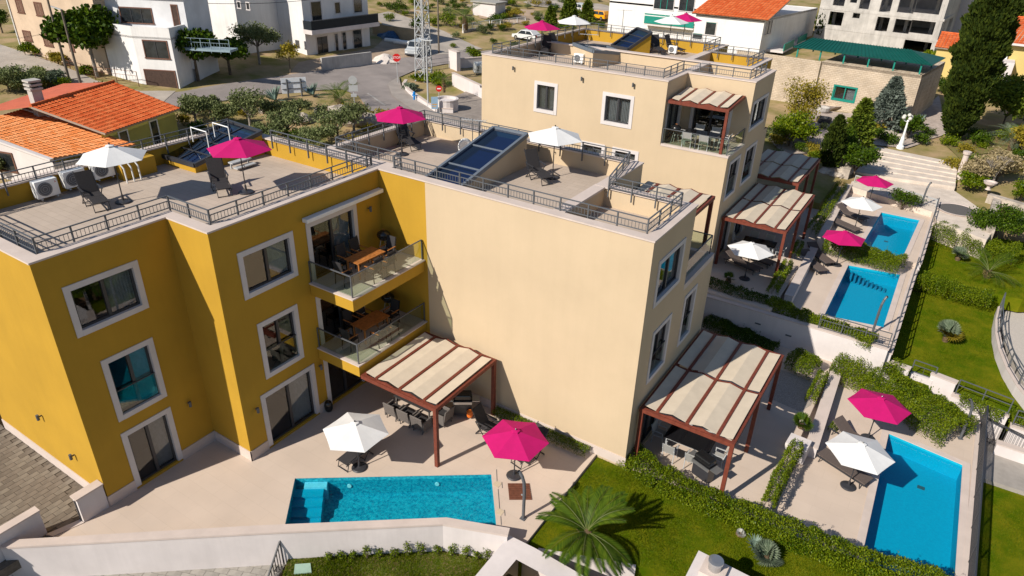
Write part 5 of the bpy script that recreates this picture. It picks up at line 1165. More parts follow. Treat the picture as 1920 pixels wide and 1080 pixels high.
def bwin(par, P0, P1, r, kind='glass', sur=None):
    """far window: surround with recessed pane, or louvred shutter"""
    u0, z1 = onp(r[0], r[1], P0, P1); u1, z0 = onp(r[2], r[3], P0, P1); um, _ = onp((r[0]+r[2])/2, (r[1]+r[3])/2, P0, P1)
    if u0 > u1: u0, u1 = u1, u0
    if z0 > z1: z0, z1 = z1, z0
    P0 = Vector((P0[0], P0[1], 0)); P1 = Vector((P1[0], P1[1], 0)); u = (P1-P0).normalized(); n = Vector((u.y, -u.x, 0))
    def B(mb, a, b, c, d, o0, o1): p = P0+u*((a+b)/2)+n*((o0+o1)/2); mb.obox((p.x, p.y), u, n, b-a, abs(o1-o0), c, d)
    f = MB(); w_ = .1; B(f, u0-w_, u0, z0, z1, -.05, .06); B(f, u1, u1+w_, z0, z1, -.05, .06); B(f, u0-w_, u1+w_, z1, z1+w_, -.05, .06); B(f, u0-w_-.05, u1+w_+.05, z0-w_, z0, -.05, .1)
    o = obj('window', f, sur or (SUR if kind != 'shutter' else SHUT), par)
    if kind == 'shutter':
        m_ = MB(); N = int((z1-z0)/.12)
        for s_ in (0, 1):
            for k in range(N): a = u0+(u1-u0)*(.5*s_)+.03; b = u0+(u1-u0)*(.5*s_+.5)-.03; B(m_, a, b, z0+(z1-z0)*k/N+.02, z0+(z1-z0)*(k+.8)/N, .0, .045)
        obj('slats', m_, SHUT, o, world=False, kind='stuff')
    elif kind == 'door':
        m_ = MB(); B(m_, u0, u1, z0, z1, 0, .03); obj('leaf', m_, DWOOD, o, world=False)
    else:
        m_ = MB(); B(m_, u0, u1, z0, z1, -.06, .012); obj('pane', m_, mat('far_window_glass', (.03, .035, .04), .08, .3, 1, spec=.7), o, world=False)
        nb = max(1, round((u1-u0)/1.1)); m_ = MB()
        for k in range(1, nb): s_ = u0+(u1-u0)*k/nb; B(m_, s_-.04, s_+.04, z0, z1, .013, .05)
        B(m_, u0, u1, z1-.07, z1, .013, .045)
        obj('frame', m_, DGREY if kind == 'glass' else GREEN, o, world=False)
    return o
TILE = leafmat('terracotta_tile', (.46, .075, .018), (.56, .14, .045), .85, .5, 0); TILEO = leafmat('orange_tile', (.56, .17, .045), (.66, .27, .11), .85, .5, 0)
def tiles(par, e0, e1, r0, r1, m, w_=.28, l=.40, ridge=True, name='roof'):
    """sloping roof: e0-e1 eave, r0-r1 ridge, real half-round tiles"""
    e0, e1, r0, r1 = (Vector(p) for p in (e0, e1, r0, r1)); nrm = (e1-e0).cross(r0-e0).normalized()
    if nrm.z < 0: nrm = -nrm
    b = MB(); dn = nrm*.15; b.q(e0, e1, r1, r0); b.q(e0-dn, r0-dn, r1-dn, e1-dn); b.q(e0, e0-dn, e1-dn, e1); b.q(e1, e1-dn, r1-dn, r1); b.q(r0, r0-dn, e0-dn, e0)
    ro = obj(name, b, mat('roof_underlay', (.38, .30, .24), .9), par)
    nu = int((e1-e0).length/w_); nv = int(((r0-e0).length)/l); v = []; f = []
    for j in range(nv):
        for i in range(nu):
            def P(a, c): return e0.lerp(e1, a).lerp(r0.lerp(r1, a), c)
            a0, a1, c0, c1 = i/nu, (i+.94)/nu, j/nv-.01, (j+1.08)/nv; c1 = min(1, c1); k = len(v); lift0 = .085+random.uniform(-.008, .008); lift1 = .045
            for a, hh in ((a0, 0), (a0*.75+a1*.25, .05), (a0*.25+a1*.75, .05), (a1, 0)): v.append(tuple(P(a, c0)+nrm*(lift0+hh-.04))); v.append(tuple(P(a, c1)+nrm*(lift1+hh-.04)))
            f += [(k, k+2, k+3, k+1), (k+2, k+4, k+5, k+3), (k+4, k+6, k+7, k+5), (k, k+1, k+7, k+6)]
    me = bpy.data.meshes.new('roof_tiles'); me.from_pydata(v, [], f); o = link('roof_tiles', me, m, ro, world=False, kind='stuff')
    if ridge:
        rm = MB(); L = (r1-r0).length; k = int(L/.4)
        for i in range(k): rm.cyl(r0.lerp(r1, i/k)+Vector((0, 0, .06)), r0.lerp(r1, (i+1.05)/k)+Vector((0, 0, .09)), .12, .11, 6)
        obj('ridge_tiles', rm, m, ro, world=False, kind='stuff')
    return ro
# ---- house with orange tiled roofs (left, behind the yellow block)
h3 = thing('tiled_house', 'low yellow and white house with bright orange tiled roofs at the left', 'house', (-55, 28, 1))
E0, E1, R0, R1 = U(197, 250, 4.4), U(338, 203, 4.4), U(58, 200, 6.0), U(214, 154, 6.0)
tiles(h3, E0, E1, R0, R1, TILE)
c0, c1 = E0+Vector((-.5, .1, -.2)), E1+Vector((-.5, -.25, -.2)); LYEL = mat('lime_yellow_stucco', (.74, .68, .20), .85, .06, .8, .2, 30)
wd = MB(); bk0 = R0+(R0-E0)*.9; bk1 = R1+(R1-E1)*.9
facade(wd, c0[:2], c1[:2], .5, 4.25); facade(wd, c1[:2], (bk1.x, bk1.y), .5, 4.2); wd.prism([c1[:2], (bk1.x, bk1.y), (bk0.x, bk0.y), c0[:2]], .4, 3.9)
obj('wall', wd, LYEL, h3); bwin(h3, c0[:2], c1[:2], (222, 249, 243, 272), 'glass', WHP); bwin(h3, c0[:2], c1[:2], (280, 229, 303, 275), 'glass', WHP)
obj('gable_wall', MB().q(c1, R1-Vector((0, 0, .2)), (R1.x, R1.y, 1), (c1.x, c1.y, 1)), LYEL, h3)
# corrugated sheet roof beyond the ridge
bm_ = MB(); S0, S1 = R0+Vector((-.1, .1, -.05)), R1+Vector((-.1, .1, -.05)); D0, D1 = U(-40, 208, 4.9), U(120, 157, 4.6); D0 = U(-60, 215, 4.9)
K = 40
for i in range(K):
    a = S0.lerp(S1, i/K); b = S0.lerp(S1, (i+.5)/K); c = D0.lerp(D1, (i+.5)/K); d = D0.lerp(D1, i/K); up_ = Vector((0, 0, .05)); e = S0.lerp(S1, (i+1)/K); f_ = D0.lerp(D1, (i+1)/K)
    bm_.q(a, b+up_, c+up_, d); bm_.q(b+up_, e, f_, c+up_)
obj('corrugated_roof', bm_, mat('red_sheet_metal', (.42, .10, .05), .6, .1, 1), h3)
# second, lower roof
F0, F1, G0, G1 = U(96, 298, 3.6), U(255, 271, 3.6), U(-60, 222, 5.0), U(46, 205, 5.0)
F0 = U(-70, 250, 3.9); tiles(h3, U(98, 297, 3.6), U(254, 271, 3.6), U(-62, 236, 5.0), U(46, 204, 5.0), TILEO, ridge=False)
vb = MB().seg(U(46, 203, 5.12), U(195, 250, 3.9), .35, .12); obj('verge_strip', vb, WHT, h3); obj('verge_strip', MB().seg(U(-62, 243, 4.9), U(97, 300, 3.6), .3, .15), WHT, h3)
w0, w1 = U(-40, 262, 4.2), U(98, 302, 3.5); wm = MB(); facade(wm, w0[:2], w1[:2], 0, 3.5); wm.q((w0.x, w0.y, 3.5), (w1.x, w1.y, 3.5), w1, w0+Vector((0, 0, .3)))
w2 = U(250, 276, 3.4); facade(wm, w1[:2], w2[:2], 0, 3.3); obj('white_wall', wm, WHT, h3); bwin(h3, w0[:2], w1[:2], (-10, 284, 32, 322), 'glass', SHUT)
q = U(72, 196, 5.6); cm = MB().box(q.x-.35, q.y-.35, 4.8, q.x+.35, q.y+.35, 6.7); cp = obj('chimney', cm, CONC, h3)
for k in range(3): obj('chimney_cap_ring', MB().box(q.x-.45, q.y-.45, 6.72+.28*k, q.x+.45, q.y+.45, 6.86+.28*k), CONC, cp, world=False)
obj('chimney_core', MB().box(q.x-.25, q.y-.25, 6.6, q.x+.25, q.y+.25, 7.4), BLACK, cp, world=False)
# ---- old pink-cream house with shutters, glazed white annex
PCR = mat('faded_pink_stucco', (.58, .44, .32), .9, .12, .35, .3, 20)
A0, A1, A2 = T(42, 98), T(268, 158), T(338, 166); h1 = thing('shuttered_house', 'old pale pink house with brown shutters and white glazed annex, top left', 'house', (A0.x, A0.y, 3))
A1 = A1; u = (A1-A0); u.z = 0; u.normalize(); back = Vector((-u.y, u.x, 0))*7.5
m_ = MB(); Am = A0+u*14.5; facade(m_, A0[:2], Am[:2], 1.5, 11.3); B0 = A0+back; Bm = Am+back; facade(m_, Bm[:2], B0[:2], 1.5, 11.3); facade(m_, B0[:2], A0[:2], 1.5, 11.3); facade(m_, Am[:2], Bm[:2], 1.5, 11.3); obj('wall', m_, PCR, h1)
for r in ((29, 0, 46, 24), (64, 5, 83, 30), (43, 58, 61, 77), (80, 64, 100, 87), (128, 75, 140, 96)): bwin(h1, A0[:2], Am[:2], r, 'shutter')
er = 11.3; Z = lambda v, z: Vector((v.x, v.y, z)); tiles(h1, Z(A0-u*.5-back*.04, er), Z(Am+u*.5-back*.04, er), Z(A0-u*.5+back*.5, er+1.3), Z(Am+u*.5+back*.5, er+1.3), TILE)
obj('downpipe', MB().cyl(Z(A0-back*.01+u*.1, 2), Z(A0-back*.01+u*.1, 11.2), .07, n=6), WHP, h1)
zt_ = onp(257, 50, A1[:2], A2[:2])[1]; v2_ = (A2-A1); v2_.z = 0; v2_.normalize(); bk = Vector((-v2_.y, v2_.x, 0)); Am2 = A1-u*4.6; A3 = A2+bk*6; m_ = MB()
facade(m_, Am2[:2], A1[:2], 1.5, zt_); facade(m_, A1[:2], A2[:2], 1.5, zt_); facade(m_, A2[:2], A3[:2], 1.5, zt_); slab(m_, [Am2[:2], A1[:2], A2[:2], A3[:2], (Am2+bk*6)[:2]], zt_-1.1, zt_-.9); obj('annex_wall', m_, HWHT, h1)
bwin(h1, A1[:2], A2[:2], (268, 76, 318, 110), 'glass', SHUT); bwin(h1, A1[:2], A2[:2], (271, 131, 334, 170), 'door', SHUT)
up0 = Am-u*1.0+back*.12; up1 = up0+v2_*9.6; m_ = MB(); facade(m_, up0[:2], up1[:2], 4, 11.2); up2 = up1+bk*4.5; facade(m_, up1[:2], up2[:2], 1.5, 11.2); obj('upper_wall', m_, mat('grey_white_plaster', (.66, .66, .68), .9, .08, .5), h1)
bwin(h1, up0[:2], up1[:2], (224, 14, 288, 44), 'glass', SHUT); bwin(h1, up0[:2], up1[:2], (321, 10, 338, 50), 'door', SHUT); tiles(h1, Z(up0-bk*.6, 11.2), Z(up1-bk*.6+v2_*.5, 11.2), Z(up0+bk*3.5, 12.2), Z(up1+bk*3.5, 12.2), TILE)
obj('balcony_slab', MB().prism([up1[:2], (up1-bk*1.6)[:2], (up1-bk*1.6+v2_*5)[:2], (up1+v2_*5)[:2]], zt_-2.2, zt_-2), BLUEG, h1)
railing(h1, [(up1-bk*1.55)[:2], (up1-bk*1.55+v2_*5)[:2]], zt_-2, 1.0, name='balcony_railing', m=BLUEG, bal=.3)
# ---- white modern building
mw = thing('modern_house', 'white modern building with long dark glazed balcony above glass doors', 'house', (-70, 61, 3)); F = [(-96, 55.2), (-73.8, 55.2), (-73.8, 61.2), (-69.3, 61.2), (-68.6, 71.6), (-96, 71.6)]; m_ = MB()
for i in range(6): facade(m_, F[i], F[(i+1) % 6], 1.5, 13.5)
slab(m_, F, 13.3, 13.5); obj('wall', m_, HWHT, mw)
for r in ((593, 70, 616, 101), (627, 64, 635, 96), (641, 61, 650, 92), (661, 57, 679, 88), (582, 4, 604, 40), (627, 5, 638, 24), (662, -4, 679, 22)): bwin(mw, F[3], F[4], r)
bwin(mw, F[1], F[2], (541, 33, 550, 50)); bwin(mw, F[1], F[2], (551, 71, 560, 84))
for r in ((445, 3, 452, 15), (462, 5, 469, 18)): bwin(mw, F[0], F[1], r)
za = onp(592, 54, F[3], F[4])[1]; za = 5.9; obj('balcony_slab', MB().prism([(-69.2, 60.9), (-67.6, 60.8), (-66.9, 71.8), (-68.6, 71.8)], za-.35, za+.15), WHT, mw); glass_ = MB()
glass_.seg((-67.7, 60.9, za+.65), (-67.0, 71.7, za+.65), .05, 1.0).seg((-69.2, 61.0, za+.65), (-67.7, 60.9, za+.65), .05, 1.0); obj('balcony_glass', glass_, mat('smoked_balcony_glass', (.02, .025, .03), .5, spec=.15), mw); obj('balcony_rail', MB().seg((-67.7, 60.9, za+1.2), (-67.0, 71.7, za+1.2), .07), GREY, mw)
yw = wall('ochre retaining wall below the upper road beside the building yard', T(700, 62), T(788, 84), 4.6, 1.5, .3, cop=False); yw.children[0].data.materials[0] = mat('ochre_render', (.42, .30, .18), .9, .1, 1)
bw_ = wall('raw block wall with stepped top before the white modern building', T(604, 133), T(697, 122), T(650, 128).z+1.5, 1, .3, cop=False); bw_.children[0].data.materials[0] = CONC
mound = thing('rubble_mound', 'small heap of white building sand by the stop sign', 'heap', T(722, 116)); v, f = [], []
hm = MB().lathe([(2.0, -.3), (1.6, .15), (1.0, .55), (.45, .9), (.05, 1.0)], n=14); hm.v = [(x*(1+.25*math.sin(5*y+z*7)), y*(1+.2*math.sin(4*x)), z) for x, y, z in hm.v]; obj('heap', hm, mat('white_sand', (.62, .55, .5), .95, .1, 5, .8, 6), mound, world=False)
for k, ((x, y), c) in enumerate((((745, 82), 'white'), ((752, 88), 'white'), ((735, 80), 'white'))):
    q = T(x, y); o = tag(obj('insulation_roll', MB().cyl((-1.2, 0, .25+.35*(k == 1)), (1.2, .3, .25+.35*(k == 1)), .28, n=10), WHP), 'white wrapped roll in the building yard, %s' % ('nearest the van', 'on top', 'next to blue tarpaulin')[k], 'roll', 'insulation rolls'); o.location = q
tp = MB().lathe([(1.3, -.1), (1.1, .4), (.6, .8), (.1, .95)], n=9); tp.v = [(x*1.6, y*(.8+.3*math.sin(3*x)), z*(1+.3*math.sin(4*x))) for x, y, z in tp.v]; o = tag(obj('tarpaulin', tp, mat('blue_tarp', (.03, .10, .22), .5, .3, 5)), 'blue tarpaulin over building materials beside the white building', 'tarpaulin'); o.location = T(728, 72)
# ---- white house with red roof and green balconies (top centre right)
wh = thing('white_house', 'large white house with green balconies and red tiled roof', 'house', (-40, 106, 3)); P0, P1 = (-55, 106.5), (0, 0)
xa = lambda px_, y: (ray(px_, 60).x/ray(px_, 60).y)*y
def xat(px_, py_, y): d = ray(px_, py_); return d.x/d.y*y
a0, a1, a2 = xat(1140, 40, 106.5), xat(1322, 60, 106.5), xat(1428, 70, 101.5); m_ = MB(); F = [(a0, 106.5), (a1, 106.5), (a1, 101.5), (a2, 101.5), (a2+2.5, 122), (a0, 122)]
zr_ = onp(1400, 33, F[2], F[3])[1]
for i in range(6): facade(m_, F[i], F[(i+1) % 6], 1, 16 if i in (0, 5) else zr_)
slab(m_, F, zr_-.3, zr_-.05); obj('wall', m_, HWHT, wh)
bwin(wh, F[2], F[3], (1325, 41, 1340, 66), 'green'); bwin(wh, F[2], F[3], (1300, 62, 1316, 74), 'green'); bwin(wh, F[0], F[1], (1228, -4, 1262, 19), 'green'); bwin(wh, F[0], F[1], (1276, -6, 1300, 22), 'green')
tiles(wh, (a1-.5, 101, zr_), (a2+.6, 101, zr_), (a1+1.5, 110.5, zr_+3.6), (a2+2.3, 110.5, zr_+3.6), TILE, .45, .6)
gz0 = onp(1210, 33, F[0], F[1])[1]; bx0, bx1 = xat(1209, 30, 105.3), xat(1302, 40, 105.3)
obj('balcony', MB().box(bx0, 105.3, gz0-.9, bx1, 106.45, gz0-.6), WHT, wh); obj('balcony_panel', MB().box(bx0, 105.2, gz0-.6, bx1, 105.3, gz0+.45), GREEN, wh); obj('balcony_panel', MB().box(bx0, 105.18, gz0+.6, bx1, 105.28, gz0+.8), GREEN, wh)
for zc in (-.1, -3.6): # green balconies down the shaded side
    for y0_ in (104, 112):
        m_ = MB().box(a2+.3, y0_, zr_-4.3+zc, a2+2.6, y0_+5.5, zr_-4.0+zc); b_ = obj('side_balcony', m_, WHT, wh); obj('balcony_front', MB().box(a2+2.55, y0_, zr_-4.0+zc, a2+2.65, y0_+5.5, zr_-3.1+zc), GREEN, b_, world=False)
bwin(wh, F[3], F[4], (1438, 40, 1444, 62)); acunit(None, 0, 0, 'air conditioner on the wall of the white house with green balconies', zr_-3.0, 1.6, world=(xat(1314, 33, 106), 106.1))
# ---- raw concrete building
cb = thing('concrete_shell', 'unfinished grey concrete building with empty window openings', 'building', (-15, 118, 3)); y_ = 118; c0_, c1_ = xat(1527, 60, y_), xat(1752, 100, y_); P0, P1 = (c0_, y_), (c1_, y_-3.0)
hs = [(1557, 21, 1577, 49), (1600, 24, 1611, 35), (1646, 31, 1662, 60), (1680, 35, 1703, 64), (1710, 37, 1748, 66), (1617, -14, 1628, 18), (1657, -14, 1668, 24), (1690, -10, 1712, 26), (1716, -8, 1760, 28), (1697, 74, 1742, 100), (1565, -8, 1582, 12), (1597, -10, 1606, 6)]
hl_ = []
for a, b, c, d in hs:
    u0, z1 = onp(a, b, P0, P1); u1, z0 = onp(c, d, P0, P1); L_ = (Vector(P1)-Vector(P0)).length; u0, u1 = max(.2, min(u0, u1)), min(L_-.3, max(u0, u1)); z0, z1 = min(z0, z1), max(z0, z1)
    if u1-u0 > .4: hl_.append((u0, u1, z0, z1))
m_ = MB(); facade(m_, P0, P1, 0, 22, hl_, .35); bk0, bk1 = (c0_, y_+12), (c1_+1, y_+9); facade(m_, P1, bk1, 0, 22, [(1.5, 4, 5, 7.5), (6, 9, 5, 7.5)], .35); facade(m_, bk1, bk0, 0, 22); facade(m_, bk0, P0, 0, 22); obj('wall', m_, CONC, cb)
zs_ = [onp(1700, 67, P0, P1)[1]-.35, onp(1700, 28, P0, P1)[1]-.35]
for z in zs_: obj('floor_slab', MB().prism([(P0[0], P0[1]-.05), (P1[0]+.15, P1[1]-.05), bk1, bk0], z, z+.3), CONC, cb)
for k in range(5): x = P0[0]+(P1[0]-P0[0])*(.1+.2*k); obj('column', MB().box(x, y_+2.5, 0, x+.4, y_+2.9, 21), CONC, cb)
# ---- restaurant: stone wall with green-roofed pavilion
STW = brickmat('coursed_limestone', (.52, .42, .31), (.58, .48, .37), (.42, .33, .25), .38, .17, .018, .95, 0, .9, axis='XZ', dirt=.3)
s0, s1 = T(1522, 200), T(1702, 232); rs = thing('stone_building', 'limestone block building with green framed window below the pavilion', 'building', (s0.x, s0.y, 2)); zt_ = onp(1600, 123, s0[:2], s1[:2])[1]; uu = (s1-s0); uu.z = 0; uu.normalize(); bb = Vector((-uu.y, uu.x, 0))
uw0, zw1 = onp(1565, 159, s0[:2], s1[:2]); uw1, zw0 = onp(1601, 193, s0[:2], s1[:2]); m_ = MB(); facade(m_, s0[:2], s1[:2], .5, zt_, [(uw0, uw1, zw0, zw1)], .4); s2 = s1+bb*10; facade(m_, s1[:2], s2[:2], .5, zt_); L0 = s0-bb*.3-uu*9; facade(m_, L0[:2], (s0-bb*.3)[:2], .5, zt_); slab(m_, [s0[:2], s1[:2], s2[:2], (s0+bb*10)[:2]], zt_-.3, zt_-.02)
obj('wall', m_, STW, rs); window(rs, s0[:2], s1[:2], uw0-.05, uw1+.05, zw0-.05, zw1+.05, sw=.15, surround=GREEN, curtain=True, frame=GREEN)
gp = thing('pavilion', 'long open pavilion with dark green sheet roof on top of the stone building', 'pavilion', (s0.x, s0.y, zt_)); ze = onp(1590, 101, s0[:2], s1[:2])[1]; e0 = s0-uu*3.2+bb*.0; e1 = s1+uu*.6; e0 = Z(e0, ze); e1 = Z(e1, ze); GRS = mat('green_sheet_roof', (.004, .075, .06), .5, .08, 1.0)
r0_ = Z(e0+bb*2.8+uu*.8, ze+.7); r1_ = Z(e1+bb*2.8-uu*2.6, ze+.7); f0 = Z(e0+bb*5.6, ze); f1 = Z(e1+bb*5.6, ze)
m_ = MB().q(e0, e1, r1_, r0_).q(f1, f0, r0_, r1_).q(e1, f1, r1_).q(f0, e0, r0_); obj('roof', m_, GRS, gp); sm = bpy.data.objects[gp.children[0].name].modifiers.new('t', 'SOLIDIFY'); sm.thickness = .08
sm_ = MB()
for k in range(34): a = (k+.5)/34; sm_.seg(e0.lerp(e1, a)+Vector((0, 0, .04)), r0_.lerp(r1_, a)+Vector((0, 0, .04)), .035, .05)
obj('roof_seams', sm_, GRS, gp, kind='stuff')
for k in range(6):
    for s_ in (.3, 5.2): a = Z(e0.lerp(e1, (k+.2)/5.6)+bb*s_, zt_); obj('post', MB().seg(a, Z(a, ze), .14), GREEN, gp)
for k in range(4):
    q = Z(e0.lerp(e1, .2+.2*k)+bb*2.8, zt_+.02); obj('eave_beam', MB().seg(Z(q-uu*1.2, ze-.1), Z(q+uu*1.2, ze-.1), .1), GREEN, gp)
# ---- yellow houses at the right
yh = thing('yellow_house', 'narrow yellow house end with small red tiled roof behind the big cypress', 'house', T(1745, 143)); y0_ = T(1742, 142); P0 = (y0_.x, y0_.y); P1 = (y0_.x+3.4, y0_.y-.6); z_ = onp(1760, 88, P0, P1)[1]; m_ = MB(); PY_ = mat('pale_yellow_stucco', (.55, .42, .16), .85, .05, 1)
facade(m_, P0, P1, 1, z_); facade(m_, P1, (P1[0]+.5, P1[1]+5), 1, z_); facade(m_, (P0[0], P0[1]+6), P0, 1, z_); obj('wall', m_, PY_, yh); tiles(yh, (P0[0]-.3, P0[1]-.4, z_), (P1[0]+.3, P1[1]-.4, z_), (P0[0]-.2, P0[1]+3, z_+1.3), (P1[0]+.4, P1[1]+3, z_+1.3), TILE, .35, .5)
yr = thing('yellow_house', 'yellow house with orange roof and white dormer at the right edge', 'house', (5, 100, 3)); y_ = 98.0; P0 = (xat(1852, 80, y_), y_); P1 = (P0[0]+12, y_-1.5); zc_ = onp(1860, 78, P0, P1)[1]; m_ = MB(); facade(m_, P0, P1, 1, zc_); facade(m_, (P0[0]+.5, P0[1]+9), P0, 1, zc_); obj('wall', m_, PY_, yr)
tiles(yr, (P0[0]-.5, P0[1]-.5, zc_), (P1[0], P1[1]-.5, zc_), (P0[0]+1, P0[1]+5.5, zc_+2.2), (P1[0], P1[1]+5, zc_+2.2), TILE, .4, .5); obj('verge', MB().seg((P0[0]-.6, P0[1]-.6, zc_+.05), (P1[0], P1[1]-.6, zc_+.05), .3, .2), WHT, yr)
dz = y_-3; dx = xat(1850, 115, dz); obj('porch', MB().box(dx, dz, 1, dx+2.6, y_-.2, zc_-1.6), WHT, yr); bwin(yr, (dx, dz), (dx+2.6, dz), (1857, 109, 1875, 126)); acunit(None, 0, 0, 'air conditioner on the yellow house at the right edge', zc_-1.6, 1.3, world=(xat(1882, 95, y_-.6), y_-.5))
wb = thing('white_house', 'tall plain white house between the concrete shell and big cypress', 'house', (5, 125, 3)); y_ = 128; P0 = (xat(1775, 40, y_), y_); P1 = (xat(1832, 40, y_), y_-1); m_ = MB(); facade(m_, P0, P1, 1, 20); facade(m_, P1, (P1[0]+1, P1[1]+9), 1, 20); slab(m_, [P0, P1, (P1[0]+1, P1[1]+9), (P0[0], P0[1]+9)], 19.8, 20); obj('wall', m_, WHT, wb)
# steps and court below the restaurant
st = thing('garden_steps', 'wide flight of pale stone steps with leaf litter above the furthest pool', 'steps', (-2, 62, 1.3)); a, b, c, d = [T(*p) for p in ((1604, 272), (1792, 316), (1788, 360), (1592, 322))]; a.z = b.z = c.z = d.z = 0
SST = mat('pale_step_stone', (.62, .53, .45), .9, .10, 1.5, .3, 12)
for k in range(6):
    f0, f1 = k/6, 1.0; P = [a.lerp(d, k/6), b.lerp(c, k/6), b.lerp(c, (k+1)/6), a.lerp(d, (k+1)/6)]; obj('step', MB().prism([p[:2] for p in P], .5, 2.2-.07*k), SST, st)
struct('stone_court', MB().prism(px([(1605, 322), (1790, 358), (1850, 400), (1868, 425), (1850, 450), (1757, 414), (1748, 397), (1593, 349)], 1.62), .2, 1.62), SST)
cu_ = thing('courtyard_pit', 'round dark grey basin set in the pale stone court', 'basin', U(1795, 393, 1.66)); obj('rim', MB().lathe([(1.3, -.03), (1.35, .03), (1.2, .03), (1.15, -.02)], n=28), COP, cu_, world=False); obj('floor', MB().lathe([(1.15, -.02), (1.15, .0), (.0, .0)], n=28), mat('dark_gravel', (.13, .12, .115), .95, .2, 20), cu_, world=False)
for (a_, b_, zt_, lb) in (((1612, 278), (1583, 335), 2.5, 'low stone kerb wall left of the wide steps'), ((1850, 378), (1925, 402), 2.0, 'rubble edging wall right of the stone court'), ((1865, 385), (1850, 450), 1.9, 'short rubble wall with planters beside the stone court')):
    w_ = wall(lb, T(*a_), T(*b_), zt_, .5, .5, cop=False); w_.children[0].data.materials[0] = STONE
def rocks(label, p, n, spread, size, name='rock_pile', m=None):
    t = thing(name, label, 'rocks', p)
    for k in range(n):
        r = size*random.uniform(.5, 1.2); c = (random.uniform(-spread, spread), random.uniform(-spread, spread)*.6, r*.3); q = MB().lathe([(r*.7, -r*.4), (r, 0), (r*.75, r*.45), (r*.2, r*.62)], n=7)
        q.v = [(c[0]+x*random.uniform(.75, 1.2), c[1]+y*random.uniform(.75, 1.2), c[2]+z*random.uniform(.8, 1.2)) for x, y, z in q.v]; obj('rock', q, m or STONE, t, world=False)
    return t
rocks('pale boulders behind olive trees next to the curved road', T(680, 225), 12, 2.5, 1.1); rocks('boulders among the shrubs below signboard', T(560, 215), 9, 3, .8); rocks('rocks at the foot of the blue spruce', T(1640, 255), 12, 2.0, .7); rocks('stones left of the steps above the small pool', T(1580, 330), 10, 1.5, .5); rocks('stones at the left lane', T(95, 150), 6, 2, .6)
# ================================================================ TREES, STREET FURNITURE, VEHICLES
def dims(base, top_y, wpx, z=None):
    p = T(*base) if z is None else U(*base, z); lo, hi = 0, 40
    for _ in range(40):
        m_ = (lo+hi)/2; y = proj((p.x, p.y, p.z+m_))[1] if p.z+m_ < 60 else -1e9
        if y > top_y: lo = m_
        else: hi = m_
    return p, (lo+hi)/2, wpx*(p-Vector((0, 0, CH))).dot(CF)/FPX
def tpx(name, label, base, top_y, wpx, lm, leaf=.2, n=3500, z=None, **k):
    p, h, w_ = dims(base, top_y, wpx, z); return tree(name, label, p, h, w_, lm, leaf, n, **k)
tpx('fig_tree', 'big dark broad-leaved tree in front of the shuttered pink house', (182, 143), -6, 128, LM_HD, .42, 7500, trunk=.2, lobes=13, aspect=.8, bark=BARKG)
tpx('fig_tree', 'dark tree right of the glazed annex, overhanging the lane', (372, 152), 48, 88, LM_HD, .36, 4200, trunk=.18, lobes=9, aspect=.8); tpx('fig_tree', 'very dark low tree between annex and olive, top left', (432, 140), 68, 92, LM_HD, .34, 5200, trunk=.18, lobes=8, aspect=.8)
tpx('olive_tree', 'tall grey olive tree before the white modern building', (487, 120), 30, 92, LM_OL, .24, 5200, trunk=.16, lobes=12, bark=BARKG, shell=.2)
tpx('young_tree', 'thin yellowish young tree by the stepped block wall', (545, 138), 74, 46, LM_YE, .3, 700, trunk=.06, lobes=6, shell=.1)
OL = 'olive trees in the garden beside the road'
for i, (b, t_, w_, l_) in enumerate((((368, 232), 172, 68, 'olive tree at the left end of the roadside garden'), ((428, 236), 186, 58, 'small round olive behind the wide skylight'), ((470, 240), 152, 80, 'tall airy olive with pale trunk behind the skylight'), ((512, 228), 178, 60, 'olive tree left of the agaves'), ((540, 262), 196, 84, 'dense olive in the middle of the garden'), ((592, 285), 226, 84, 'low olive closest to the roof railing'), ((634, 262), 196, 92, 'olive in front of the feather palm'), ((664, 246), 186, 60, 'olive next to the pale boulders'), ((395, 215), 176, 48, 'olive behind the lime yellow wall'), ((508, 275), 232, 64, 'low olive at the parapet corner'), ((560, 225), 182, 60, 'olive just below the blank signboard'))):
    tpx('olive_tree', l_, b, t_, w_, LM_OL, .2, 2600, trunk=.13, lobes=10, group=OL, bark=BARKG, shell=.2, th=.25)
for b, t_, w_, l_, lm in (((18, 172), 118, 90, 'dark olive at the left frame edge beside the lane', LM_OL), ((62, 172), 128, 70, 'brownish bushy olive beside the lane', LM_OL), ((100, 160), 130, 50, 'grey twiggy bush beside the lane', LM_GR), ((8, 335), 285, 44, 'olive bush in front of the small white house wall', LM_OL), ((5, 62), 10, 46, 'dark shrubbery left of the shuttered house', LM_HD)):
    tpx('olive_tree', l_, b, t_, w_, lm, .22, 2800, trunk=.12, lobes=8, shell=.2, th=.2)
